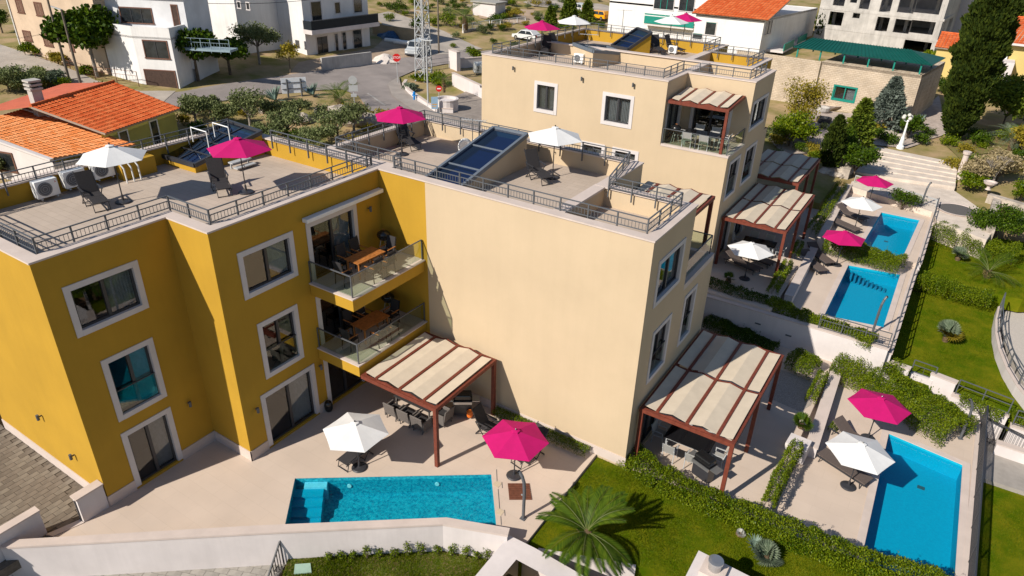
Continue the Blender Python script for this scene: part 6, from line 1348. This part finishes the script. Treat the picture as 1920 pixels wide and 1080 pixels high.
for b, t_, w_, l_, lm in (((60, 105), 75, 40, 'yellow-green climber bush at the pink house wall', LM_H), ((110, 122), 95, 36, 'low bush behind the lane fence', LM_YE), ((165, 140), 120, 30, 'small bush by the lane fence', LM_H), ((890, 116), 82, 36, 'round green bush beside the waste container', LM_H), ((790, 152), 138, 44, 'green shrub bed under the lattice pylon', LM_H), ((820, 160), 130, 48, 'larger shrub bed beside the pylon', LM_H), ((770, 170), 152, 34, 'grey lavender bush at the kerb', LM_GR), ((785, 60), 25, 40, 'bush on the bank by the upper road', LM_HD), ((840, 50), 20, 50, 'shrubs by the white garden fence', LM_H), ((745, 25), -5, 46, 'shrubs at the top beside the white building', LM_HD), ((1010, 10), -12, 60, 'hedge at the top by the distant road', LM_YE), ((690, 228), 205, 34, 'yellow green bush on the boulders by the road', LM_YE), ((930, 45), 20, 44, 'bushes behind the garden fence', LM_HD), ((960, 35), 15, 50, 'brownish garden shrubs by the upper garden fence', LM_YE)):
    tpx('garden_bush', l_, b, t_, w_, lm, .22, 1500, trunk=.05, lobes=7, th=.05, group='garden bushes', shell=.3)
def cone_tree(name, label, base, top_y, wpx, lm, leaf=.16, n=6000, z=None, shape='column', group=None, peak=.62):
    p, h, w_ = dims(base, top_y, wpx, z); t = thing(name, label, 'tree', p, group); s_ = RNG.random(n)**(.85 if shape == 'column' else .7); a = RNG.random(n)*6.283
    prof = (np.sin(np.clip(s_, 0, 1)**peak*math.pi)**.55 if shape == 'column' else (1-s_)**.8*(.35+.65*np.minimum(1, s_/.08))); lump = 1+.13*np.sin(a*5+s_*22)+.12*np.sin(a*3-s_*37+1)+.08*np.sin(s_*90+a*2)
    r = prof*lump*w_/2*(.72+.28*RNG.random(n)); P = np.stack([r*np.cos(a), r*np.sin(a), s_*h*(.97)+.15], 1)
    d = np.stack([np.cos(a)*.45, np.sin(a)*.45, np.full(n, 1.1) if shape == 'column' else np.full(n, .1)], 1); v, f = leafmesh(P, leaf, .45, .3, dirs=d); link('crown', mesh_np('crown', v, f), lm, t, world=False)
    obj('trunk', MB().cyl((0, 0, -.3), (0, 0, h*.9), w_*.07+.05, .03, 8), BARK, t, world=False); return t
cone_tree('cypress_tree', 'giant dark cypress leaning up at the right of the photo', (1785, 262), -150, 74, LM_CY, .36, 60000, peak=.85)
cone_tree('cypress_tree', 'slim dark cypress before the concrete shell, left one', (1536, 76), 12, 21, LM_CY, .5, 2500); cone_tree('cypress_tree', 'short green cypress before the concrete shell, right one', (1591, 82), 46, 20, LM_CY, .5, 2000)
cone_tree('cypress_tree', 'narrow cypress beside the shaded rear pergola', (1552, 318), 222, 34, LM_CY, .3, 5000); cone_tree('blue_spruce', 'blue-grey spruce in front of the stone building', (1655, 245), 148, 72, LM_BL, .4, 6500, shape='cone')
cone_tree('conifer', 'dark green conifer left of the blue spruce', (1600, 285), 190, 60, LM_PI, .4, 4500, shape='cone'); cone_tree('conifer', 'top centre dark conifer near yellow car', (1066, 42), -12, 30, LM_PI, .6, 2200, shape='cone'); cone_tree('conifer', 'small conifer beside the yellow car', (1100, 45), 5, 26, LM_PI, .6, 1500, shape='cone'); cone_tree('conifer', 'small conifer behind the magenta roof parasol', (1032, 48), 15, 24, LM_PI, .5, 1500, shape='cone')
for b, t_, w_, l_, lm, n_, lf in (((1493, 250), 128, 92, 'yellowing airy tree in front of the stone wall', LM_YE, 4200, .2), ((1478, 275), 205, 112, 'dense yellow-green bushes right of the rear block', LM_H, 6000, .22), ((1700, 262), 205, 60, 'low dark hedge behind the white lamp standard', LM_HD, 2200, .2), ((1600, 330), 262, 80, 'dark green bush left of the wide steps', LM_HD, 4500, .22), ((1572, 300), 235, 60, 'mixed green bush above the rear pergola corner', LM_HD, 3500, .22), ((1880, 235), 112, 150, 'broad yellow-green pine at the right edge', LM_PI, 8000, .35), ((1905, 70), -25, 130, 'pine above the yellow house at the top right', LM_PI, 6500, .5), ((1860, 35), -40, 90, 'further pine behind the yellow house', LM_PI, 4000, .6), ((1915, 300), 225, 70, 'brownish shrub at the right edge below the pine', LM_YE, 2200, .25), ((1822, 345), 290, 76, 'tangled dry shrub behind the white column', LM_DRY, 2500, .2), ((1868, 340), 275, 80, 'dry twiggy shrub right of the steps', LM_DRY, 2500, .2), ((1815, 356), 318, 62, 'green bush at the lower right corner of the steps', LM_H, 2200, .16), ((1868, 440), 380, 120, 'large dark green bush above the upper lawn', LM_HD, 7000, .16), ((1912, 380), 332, 50, 'yellow-green bush at the right edge by dry ground', LM_H, 1800, .16), ((1690, 392), 345, 68, 'bush behind the picket railing of the furthest pool', LM_HD, 2600, .12), ((1745, 120), 92, 50, 'green bush beside the pavilion end', LM_H, 1400, .3), ((1715, 165), 128, 40, 'grey green bush under the pavilion corner', LM_GR, 1500, .25), ((1765, 175), 140, 40, 'bush at foot of the narrow yellow house', LM_HD, 1500, .25), ((1640, 250), 228, 40, 'yucca-like tuft at the foot of the spruce', LM_YE, 700, .3), ((1895, 160), 125, 60, 'pale green shrub below the white porch', LM_H, 2000, .3)):
    tpx('shrub_tree' if w_ > 70 else 'garden_bush', l_, b, t_, w_, lm, lf, n_, trunk=.09, lobes=9, th=.12, shell=.25)
bushes = [(712, 12), (730, 40), (760, 30), (775, 10), (800, 22), (812, 48), (825, 8), (838, 28), (855, 72), (880, 45), (905, 62), (918, 12), (935, 30), (950, 55), (968, 25), (985, 48), (1000, 30), (1018, 52), (1040, 22), (1052, 52), (1078, 48), (1128, 50), (965, 90), (925, 82), (850, 90), (30, 155), (75, 145), (120, 165), (215, 195), (190, 178), (235, 205), (410, 250), (450, 215), (485, 245), (575, 205), (605, 215), (650, 215), (690, 250), (720, 228), (345, 235), (360, 205), (1455, 275), (1500, 285), (1530, 300), (1640, 262), (1668, 272), (1725, 270), (1740, 255), (1900, 255), (1880, 265), (1835, 265)]
rr = random.Random(5)
for (x0, y0, x1, y1, n_) in ((865, 2, 1130, 60, 34), (335, 190, 690, 275, 14), (1450, 235, 1560, 300, 12), (1765, 250, 1915, 335, 16), (0, 120, 110, 175, 10), (700, 0, 860, 20, 8)):
    bushes += [(rr.uniform(x0, x1), rr.uniform(y0, y1)) for _ in range(n_)]
bp_ = None
for i, (x, y) in enumerate(bushes):
    p = T(x, y); far = (p-Vector((0, 0, CH))).length; lab = ('small bush among the olive trees of the roadside garden' if 330 < x < 720 and y > 160 else 'small bush in the court right of the rear cream block' if 1430 < x < 1650 else 'small bush between the wide steps and the right edge' if x > 1650 else
           'small bush on the left side of the lane' if x < 250 else 'small bush on the bank by the upper road' if x < 865 else 'small bush in the upper gardens near the white car')
    if i % 6 == 0 or bp_ is None: bp_ = Proto(shrub(lab, p, 1.1, 1.7, (LM_H, LM_OL, LM_YE, LM_HD)[(i//6) % 4], 620, .17, 'garden_bush', 'small garden bushes', 'bush'))
    o = bp_.put(p, random.uniform(0, 6), lab, 'small garden bushes'); o['group'] = 'bushes '+lab[11:]; o.scale = (random.uniform(.6, 1.25),)*3
# bare white tree
p, h, w_ = dims((1858, 352), 290, 50); t = thing('bare_tree', 'bare pale branching tree in front of the dry shrubs', 'tree', p); m_ = MB(); m_.cyl((0, 0, -.1), (0, 0, h*.35), .09, .07, 7); obj('trunk', m_, BARKG, t, world=False); bm2 = MB()
def br(a, d, L, r, k):
    b = a+d*L; bm2.cyl(a, b, r, r*.6, 5)
    if k:
        for _ in range(3): br(b, (d+Vector((random.uniform(-.6, .6), random.uniform(-.6, .6), random.uniform(-.1, .4)))).normalized(), L*.72, r*.6, k-1)
for _ in range(4): br(Vector((0, 0, h*.33)), Vector((random.uniform(-.7, .7), random.uniform(-.7, .7), 1)).normalized(), h*.25, .05, 3)
obj('branches', bm2, BARKG, t, world=False)
# ---- street furniture
def at(p, z=None): return T(*p) if z is None else U(*p, z)
def hz(p, ty): return dims(p, ty, 1)[1]
p = at((795, 152)); t = thing('lattice_pylon', 'grey steel lattice pylon on the planted island at the junction', 'pylon', p); H_ = 19; 
def lp_(i, z): r = .68-.4*z/H_; return Vector(((-r, r, r, -r)[i], (-r, -r, r, r)[i], z))
for i in range(4): obj('leg', MB().seg(lp_(i, 0), lp_(i, H_), .09), LGREY, t, world=False)
zs_ = [0]
while zs_[-1] < H_-1: zs_.append(zs_[-1]+1.25)
br_ = MB()
for a, b in zip(zs_, zs_[1:]):
    for i in range(4): j = (i+1) % 4; br_.seg(lp_(i, a), lp_(j, b), .045); br_.seg(lp_(j, a), lp_(i, b), .045); br_.seg(lp_(i, b), lp_(j, b), .05)
obj('bracing', br_, LGREY, t, world=False, kind='stuff')
def pole(label, p, h, r=.12, m=None, name='utility_pole', cat='pole'):
    t = thing(name, label, cat, p); obj('shaft', MB().cyl((0, 0, -.2), (0, 0, h), r, r*.7, 8), m or mat('weathered_pole_wood', (.17, .14, .11), .9, .15, 3), t, world=False); return t
pw1 = at((823, 101)); pole('bare wooden pole rising behind the parked van', pw1, 11)
pl1, pl2 = at((130, 151)), at((152, 160)); pole('straight timber pole by the lane, left of the lamp pole', pl1, hz((130, 151), -10), .14); t = pole('lamp pole with small head by the lane', pl2, hz((152, 160), 18), .14); obj('lamp_head', MB().seg((0, 0, hz((152, 160), 18)), (-.9, -.4, hz((152, 160), 18)+.25), .12, .1), LGREY, t, world=False)
p = at((803, 204)); h = hz((803, 204), 76); t = thing('street_lamp', 'tall grey street lamp with double head by the kerb', 'street lamp', p); obj('shaft', MB().cyl((0, 0, 0), (0, 0, h), .09, .06, 8), LGREY, t, world=False)
for s_ in (-1, 1): obj('lamp_head', MB().seg((0, 0, h), (s_*.75, 0, h+.1), .2, .09), LGREY, t, world=False)
def disc(mb, c, n, r, th, k=20): c = Vector(c); n = Vector(n).normalized(); return mb.cyl(c-n*th/2, c+n*th/2, r, n=k)
WHITEP = mat('white_print', (.8, .8, .8), .5, 0); REDP = mat('red_sign_paint', (.62, .02, .02), .45, .03)
p = at((746, 157)); h = hz((746, 157), 108); t = thing('stop_sign', 'red octagonal stop sign at the junction', 'road sign', p); cd = Vector((0, 0, CH))-p; cd.z = 0; cd.normalize(); rz = math.atan2(cd.y, cd.x)+math.pi/2
t.rotation_euler = (0, 0, rz); obj('post', MB().cyl((0, 0, 0), (0, 0, h), .035, n=8), LGREY, t, world=False); R8 = .45
m_ = MB(); c8 = [(R8*math.cos(math.pi/8+i*math.pi/4), R8*math.sin(math.pi/8+i*math.pi/4)) for i in range(8)]; m_.v = [(x, -.04, h+y) for x, y in c8]+[(x, -.06, h+y) for x, y in c8]; m_.f = [tuple(range(8)), tuple(range(8, 16))[::-1]]+[(i, (i+1) % 8, 8+(i+1) % 8, 8+i) for i in range(8)]; pl_ = obj('plate', m_, REDP, t, world=False)
def text(s_, size, loc, rot, m, parent, name='lettering'):
    c = bpy.data.curves.new(name, 'FONT'); c.body = s_; c.size = size; c.align_x = 'CENTER'; c.align_y = 'CENTER'; c.extrude = .004; tmp = bpy.data.objects.new('t', c); COL.objects.link(tmp); bpy.context.view_layer.update()
    me = bpy.data.meshes.new_from_object(tmp); bpy.data.objects.remove(tmp); me.materials.clear(); o = link(name, me, m, parent, world=False); o.location = loc; o.rotation_euler = rot; return o
text('STOP', .34, (0, -.066, h), (math.pi/2, 0, 0), WHITEP, t)
p = at((667, 222)); h = hz((667, 222), 150); t = thing('road_sign', 'grey back of round sign with two plates below, at the road edge', 'road sign', p); t.rotation_euler = (0, 0, rz); obj('post', MB().cyl((0, 0, 0), (0, 0, h), .035, n=8), LGREY, t, world=False); obj('round_plate', disc(MB(), (0, -.05, h), (0, 1, 0), .38, .02), LGREY, t, world=False)
obj('plate', MB().box(-.4, -.06, h-1.0, .4, -.04, h-.45), LGREY, t, world=False); obj('small_plate', MB().box(-.25, -.06, h-1.5, .25, -.04, h-1.2), LGREY, t, world=False)
p = at((824, 214)); h = hz((824, 214), 166); t = thing('road_sign', 'small round red sign on post above blue and white panel', 'road sign', p); t.rotation_euler = (0, 0, rz); obj('post', MB().cyl((0, 0, 0), (0, 0, h+.2), .035, n=8), LGREY, t, world=False); pl_ = obj('round_plate', disc(MB(), (0, -.05, h), (0, 1, 0), .28, .02), REDP, t, world=False); obj('bar', MB().box(-.17, -.072, h-.05, .17, -.062, h+.05), WHITEP, pl_, world=False)
pn = obj('panel', MB().box(-.75, -.06, h-1.9, -.12, -.04, h-.75), mat('pale_blue_panel', (.30, .45, .6), .5), t, world=False); obj('print_stripe', MB().box(-.68, -.068, h-1.5, -.2, -.061, h-1.42).box(-.68, -.068, h-1.7, -.3, -.061, h-1.64), mat('orange_print', (.7, .35, .05), .6), pn, world=False)
p = at((777, 190)); t = thing('fire_hydrant', 'bright blue hydrant on the pavement', 'hydrant', p); obj('body', MB().lathe([(.16, 0), (.16, .1), (.11, .14), (.11, .7), (.15, .74), (.13, .9), (.03, 1.0)], n=12), mat('hydrant_blue', (.01, .20, .55), .4), t, world=False); obj('outlet', MB().cyl((-.24, 0, .6), (.24, 0, .6), .07, n=10), mat('hydrant_blue', (0, 0, 0)), t, world=False)
p = at((899, 139)); t = thing('waste_container', 'light metal wheeled waste container beside the gate wall', 'waste container', p); t.rotation_euler = (0, 0, rz+.15); GALV = mat('galvanised_steel', (.5, .52, .52), .4, .06, 3, metal=.2)
bx_ = MB().box(-.68, -.5, .2, .68, .5, 1.1); obj('bin_body', bx_, GALV, t, world=False, bevel=.05); lm_ = MB(); N = 8
for i in range(N): a, b = math.pi*i/N, math.pi*(i+1)/N; lm_.q((-.68, -.5*math.cos(a), 1.1+.35*math.sin(a)), (.68, -.5*math.cos(a), 1.1+.35*math.sin(a)), (.68, -.5*math.cos(b), 1.1+.35*math.sin(b)), (-.68, -.5*math.cos(b), 1.1+.35*math.sin(b)))
for sx in (-.68, .68): lm_.f.append(tuple(range(len(lm_.v), len(lm_.v)+N+1))); lm_.v += [(sx, -.5*math.cos(math.pi*i/N), 1.1+.35*math.sin(math.pi*i/N)) for i in range(N+1)]
obj('lid', lm_, GALV, t, world=False); text('2', .7, (-.3, -.51, .72), (math.pi/2, 0, 0), BLACK, t, 'number_mark')
for x in (-.5, .5):
    for y in (-.38, .38): obj('wheel', MB().cyl((x-.03, y, .1), (x+.03, y, .1), .1, n=10), BLACK, t, world=False)
# signboard with its blank back to the camera
a, b = at((534, 182)), at((573, 180)); a2, b2 = Vector(a), Vector(b); t = thing('signboard', 'large signboard seen from its blank grey-white back', 'signboard', a); hh = hz((534, 182), 147); d = (b-a); d.z = 0; d.normalize(); n_ = Vector((d.y, -d.x, 0)); zt = a.z+hh
obj('board', MB().seg(Vector((a.x, a.y, zt-.75))-d*.2, Vector((b.x, b.y, zt-.75))+d*.2, .05, 1.5), mat('board_back', (.82, .85, .9), .5, .06, 1), t)
for q in (a+d*.35, b-d*.35): obj('post', MB().seg(Vector((q.x, q.y, q.z-.2))-Vector((0, 0, 0))+n_*.08, Vector((q.x, q.y, zt-.1))+n_*.08, .12), GREY, t)
for k in (.45, 1.05): obj('brace', MB().seg(Vector((a.x, a.y, zt-k))-d*.15+n_*.05, Vector((b.x, b.y, zt-k))+d*.15+n_*.05, .05), GREY, t)
# curved kerb wall and round planter
cw2 = thing('island_wall', 'low cream kerb wall curving round the planted island', 'wall', at((760, 165))); cpt = [(762, 158), (757, 166), (768, 178), (785, 190), (805, 204), (818, 212), (850, 214)]; m_ = MB(); c_ = MB()
for q, r in zip(cpt, cpt[1:]): a, b = T(*q), T(*r); a.z = b.z = 0; zt = 2.55; m_.seg(Vector((a.x, a.y, 2.1)), Vector((b.x, b.y, 2.1)), .25, .8); c_.seg(Vector((a.x, a.y, 2.53)), Vector((b.x, b.y, 2.53)), .33, .06)
obj('wall', m_, WHT, cw2); obj('coping', c_, COP, cw2)
p = at((838, 208)); t = thing('round_planter', 'round-ended white planter with red soil and a small palm', 'planter', p); obj('wall', MB().lathe([(1.1, 0), (1.1, 1.15), (1.15, 1.15), (1.15, 1.22), (.92, 1.22), (.92, 1.0)], n=20), WHT, t, world=False); obj('soil', MB().lathe([(.92, .95), (.8, .98), (.01, 1.0)], n=20), SOIL, t, world=False)
wall('white wall behind the paved court, left of the rear block', T(850, 160), T(912, 190), 3.4, 1.5, .3); wall('pale gate pier and wall beside the waste container', T(845, 128), T(860, 134), 4.3, 1.5, .5); wall('low garden wall behind the waste container', T(862, 128), T(960, 120), 3.2, 1.5, .3)
f1 = thing('metal_fence', 'dark metal fence between the pylon and gate pier', 'fence', T(805, 130)); railing(f1, [T(802, 134)[:2], T(848, 128)[:2]], 2.1, 1.3, name='fence_panel', bal=.3, m=GREY, spacing=3)
f2 = thing('lane_fence', 'rusty wire fence along the lane before the shuttered house', 'fence', T(100, 118)); railing(f2, [T(48, 104)[:2], T(110, 122)[:2], T(180, 150)[:2], T(262, 166)[:2]], 3.2, 1.1, name='fence_panel', bal=.4, m=mat('rusty_steel', (.16, .07, .04), .8, .2, 5), spacing=2.2)
for (a_, b_, z1_, lb) in (((868, 62), (918, 50), 4.0, 'white picket garden wall beside the tall palm'), ((922, 52), (985, 42), 4.0, 'second garden wall with white pickets behind the small car'), ((895, 18), (960, 8), 6.0, 'upper garden wall with white railing at the top centre')):
    w_ = wall(lb, T(*a_), T(*b_), z1_-.8, 1.5, .35, cop=False); w_.children[0].data = w_.children[0].data.copy(); w_.children[0].data.materials[0] = STONE; railing(w_, [T(*a_)[:2], T(*b_)[:2]], z1_-.8, .9, name='railing', m=WHP, bal=.3, spacing=2, mid=.95, th=1.6)
sh = thing('garden_hut', 'small flat-roofed white hut in the upper garden, top centre', 'hut', T(905, 30)); p = T(905, 32); obj('wall', MB().box(p.x-2, p.y, 2, p.x+2.5, p.y+3, p.z+2.2), WHT, sh); obj('roof', MB().box(p.x-2.3, p.y-.3, p.z+2.2, p.x+2.8, p.y+3.2, p.z+2.4), mat('tin_roof', (.35, .33, .3), .7), sh)
# wires
wi = tag(obj('power_line', MB().tube([Vector((pl1.x, pl1.y, pl1.z+8.5)).lerp(Vector((pw1.x, pw1.y, pw1.z+9.5)), i/24)-Vector((0, 0, 2.2*math.sin(math.pi*i/24))) for i in range(25)], .025, 4), BLACK), 'thin dark cable crossing in front of the pink and white houses', 'cable')
wi = tag(obj('power_line', MB().tube([Vector((pl1.x-30, pl1.y-10, pl1.z+9.5)).lerp(Vector((pl1.x, pl1.y, pl1.z+8.5)), i/12)-Vector((0, 0, .6*math.sin(math.pi*i/12))) for i in range(13)], .025, 4), BLACK), 'thin cable reaching the straight timber pole from the left edge', 'cable')
# ornate white lamp standard and column
p = T(1687, 279); h = hz((1687, 279), 216); t = thing('ornate_lamp', 'white ornate lamp standard with cluster of globes by the steps', 'street lamp', p); obj('shaft', MB().lathe([(.32, 0), (.3, .25), (.2, .35), (.16, .9), (.1, 1.1), (.07, h-.6), (.1, h-.5), (.05, h-.4)], n=12), WHP, t, world=False)
for i in range(5):
    a = i*2*math.pi/5; c = (.45*math.cos(a), .45*math.sin(a), h-.2) if i else (0, 0, h); ar = obj('arm', MB().tube([(0, 0, h-.6), (c[0]*.6, c[1]*.6, h-.5), (c[0], c[1], c[2]-.15)], .025, 5), WHP, t, world=False); obj('globe', MB().lathe([(.02, -.16), (.13, -.1), (.17, 0), (.13, .1), (.02, .16)], c, 10), mat('opal_globe', (.6, .58, .52), .3), t, world=False, smooth=True)
p = T(1797, 335); t = thing('stone_column', 'short white stone column at the right end of the steps', 'column', p); obj('shaft', MB().lathe([(.35, 0), (.33, .2), (.22, .3), (.2, 1.9), (.28, 2.0), (.3, 2.2)], n=14), COP, t, world=False)
p = T(1846, 372)+Vector((0, 0, .7)); t = thing('stone_urn', 'pale urn on the stone court wall end', 'urn', p); obj('bowl', MB().lathe([(.2, 0), (.12, .1), (.12, .25), (.4, .45), (.45, .6), (.35, .6), (.3, .5)], n=14), COP, t, world=False)
for (x, y), lb in (((1540, 212), 'grey round wicker tub in the restaurant court'), ((1543, 232), 'black iron basket in the restaurant court')): t = tag(obj('garden_tub', MB().lathe([(.5, 0), (.7, .3), (.72, .6), (.6, .62), (.55, .4)], n=14), CONC if y < 220 else DGREY), lb, 'tub'); t.location = T(x, y)
t = thing('fountain_basin', 'pale boat-shaped stone basin before the stone building', 'basin', T(1545, 205)); b_ = MB().lathe([(.5, 0), (.85, .35), (1.0, .55), (.85, .55), (.6, .35)], n=16); b_.v = [(x*1.6, y*.7, z) for x, y, z in b_.v]; obj('bowl', b_, COP, t, world=False)
# ---- vehicles
def car(label, p, rz, col, kind='hatch', L=3.9, W=1.65, Hh=1.45):
    t = thing('parked_car' if kind != 'van' else 'parked_van', label, 'car' if kind != 'van' else 'van', p, rz=rz); h0 = .28
    if kind == 'van': prof = [(-L/2, h0), (L/2, h0), (L/2, .95), (L/2-.55, 1.1), (L/2-1.15, Hh), (-L/2+.08, Hh), (-L/2, 1.2)]; gp_ = [(L/2-.62, 1.1), (L/2-1.18, Hh-.1), (-L/2+.25, Hh-.1), (-L/2+.15, 1.1)]
    elif kind == 'sedan': prof = [(-L/2, h0), (L/2, h0), (L/2, .68), (L/2-.95, .88), (L/2-1.6, Hh), (-L/2+1.1, Hh), (-L/2+.45, .95), (-L/2, .85)]; gp_ = [(L/2-1.05, .88), (L/2-1.65, Hh-.08), (-L/2+1.15, Hh-.08), (-L/2+.62, .92)]
    else: prof = [(-L/2, h0), (L/2, h0), (L/2, .7), (L/2-.8, .88), (L/2-1.4, Hh), (-L/2+.35, Hh), (-L/2+.05, .95)]; gp_ = [(L/2-.92, .88), (L/2-1.45, Hh-.08), (-L/2+.42, Hh-.08), (-L/2+.22, .92)]
    def ext(pf, w0, w1, zc): # taper towards the roof
        m_ = MB(); n = len(pf); ww = lambda z: W/2*(1 if z < zc else 1-.16*(z-zc)/(Hh-zc))
        m_.v = [(x, -ww(z)-w0, z) for x, z in pf]+[(x, ww(z)+w0, z) for x, z in pf]; m_.f = [tuple(range(n)), tuple(range(n, 2*n))[::-1]]+[(i, n+i, n+(i+1) % n, (i+1) % n) for i in range(n)]; return m_
    CP = mat('car_paint_'+col[0], col[1], .25, .02, 3, spec=.6); GLS = mat('car_glass', (.02, .025, .03), .06, 0, spec=.8)
    obj('body', ext(prof, 0, 0, .9), CP, t, world=False, bevel=.05); obj('side_windows', ext(gp_, .006, 0, .9), GLS, t, world=False, kind='stuff')
    fx = gp_[0][0]; ws = MB(); zz0, zz1 = gp_[0][1]+.02, Hh-.06
    fa, fb = prof[[q[1] for q in prof].index(Hh)], None; xt = fa[0]; xb = prof[[q[1] for q in prof].index(Hh)-1][0]; zb = prof[[q[1] for q in prof].index(Hh)-1][1]
    nv = Vector((Hh-zb, 0, xb-xt)).normalized()*.012; A_ = Vector((xb-.05, 0, zb+.04))+nv; B_ = Vector((xt+.04, 0, Hh-.05))+nv; ws.q(A_+Vector((0, -W/2*.86, 0)), A_+Vector((0, W/2*.86, 0)), B_+Vector((0, W/2*.74, 0)), B_+Vector((0, -W/2*.74, 0))); obj('windscreen', ws, GLS, t, world=False)
    for s_ in (-1, 1):
        pil = MB(); xm = (gp_[1][0]+gp_[2][0])/2-.1; pil.box(xm-.05, s_*(W/2*.9)-.06, .9, xm+.05, s_*(W/2*.9)+.06, Hh-.05); obj('pillar', pil, CP, t, world=False)
        obj('headlight', MB().box(L/2-.08, s_*W*.36-.16, .56, L/2+.01, s_*W*.36+.16, .7), WHP, t, world=False); obj('tail_light', MB().box(-L/2-.01, s_*W*.38-.1, .65, -L/2+.06, s_*W*.38+.1, .9), REDP, t, world=False)
        obj('mirror', MB().box(fx-.25, s_*(W/2+.03)-.07, .9, fx-.1, s_*(W/2+.03)+.07, 1.02), CP, t, world=False)
        for x in (-L/2+.72, L/2-.75): w_ = obj('wheel', MB().cyl((x, s_*(W/2-.16), .31), (x, s_*(W/2+.015), .31), .31, n=16), BLACK, t, world=False); obj('rim', MB().cyl((x, s_*(W/2+.0), .31), (x, s_*(W/2+.025), .31), .19, n=10), STEEL, w_, world=False)
    obj('bumper', MB().box(L/2-.1, -W/2+.05, .3, L/2+.04, W/2-.05, .48).box(-L/2-.04, -W/2+.05, .3, -L/2+.1, W/2-.05, .48), DGREY if kind == 'van' else CP, t, world=False); return t
car('silver grey van parked in the building yard behind the pylon', T(784, 103), R_(-75), ('silver', (.38, .40, .42)), 'van', 4.3, 1.75, 1.85); car('white sedan parked behind the rear block, half hidden by its parapet', T(988, 76)+Vector((0, 0, .1)), R_(175), ('white', (.62, .62, .62)), 'sedan', 4.4, 1.75, 1.42)
car('bright yellow hatchback at the top behind the white roof parasol', T(1121, 36), R_(170), ('yellow', (.75, .33, .005)), 'hatch', 3.9, 1.65, 1.45); car('pale car with dark roof left of the yellow hatchback', T(1086, 22), R_(150), ('pale', (.5, .5, .5)), 'hatch', 4.0, 1.7, 1.45)
# manhole cover in the planting bed and black stair railing
q = U(568, 1066, -.7); t = tag(obj('inspection_cover', MB().prism(px([(553, 1058), (582, 1056), (584, 1073), (551, 1076)], -.7), -.74, -.69), mat('pale_green_cover', (.30, .42, .34), .7)), 'pale green square inspection cover in the planting bed', 'cover')
sr = thing('stair_railing', 'black metal stair railing rising in front of white boundary wall', 'railing', U(535, 1030, -.5)); q0 = U(536, 1052, -.95); q1 = U(500, 1105, -1.6); q2 = U(608, 1045, -.8); up_ = Vector((0, 0, .95)); zt = q0+Vector((0, 0, 1.05))
hq = dims((536, 1052), 1006, 1, -.95)[1]; a = q0+Vector((0, 0, hq)); q1 = U(508, 1125, -1.9); b = q1+Vector((0, 0, 1.0)); c = Vector((q2.x, q2.y, q2.z+.12))
obj('hand_rail', MB().seg(a, b, .05), DGREY, sr); obj('hand_rail', MB().seg(a, c, .05), DGREY, sr); obj('post', MB().seg(q0, a, .05), DGREY, sr)
for k in range(9): obj('baluster', MB().seg(q0.lerp(q1, k/8), a.lerp(b, k/8), .025), DGREY, sr)
for k in range(1, 6): s_ = k/6; obj('baluster', MB().seg(q0.lerp(q2, s_), a.lerp(c, s_), .022), DGREY, sr)
# black gate by the large pool
gt_ = thing('mesh_gate', 'black metal gate frame on the walkway beside the large pool', 'gate', U(1870, 860, -1.9)); g0, g1 = U(1848, 800, -.2), U(1880, 820, -.6)
railing(gt_, [(4.9, 33.2), (6.6, 32.6)], -1.75, 1.2, name='gate_panel', bal=.12, m=DGREY, spacing=1.7, mid=.95)
# fence shadow maker: the open mesh fence on the lawn side of the large pool
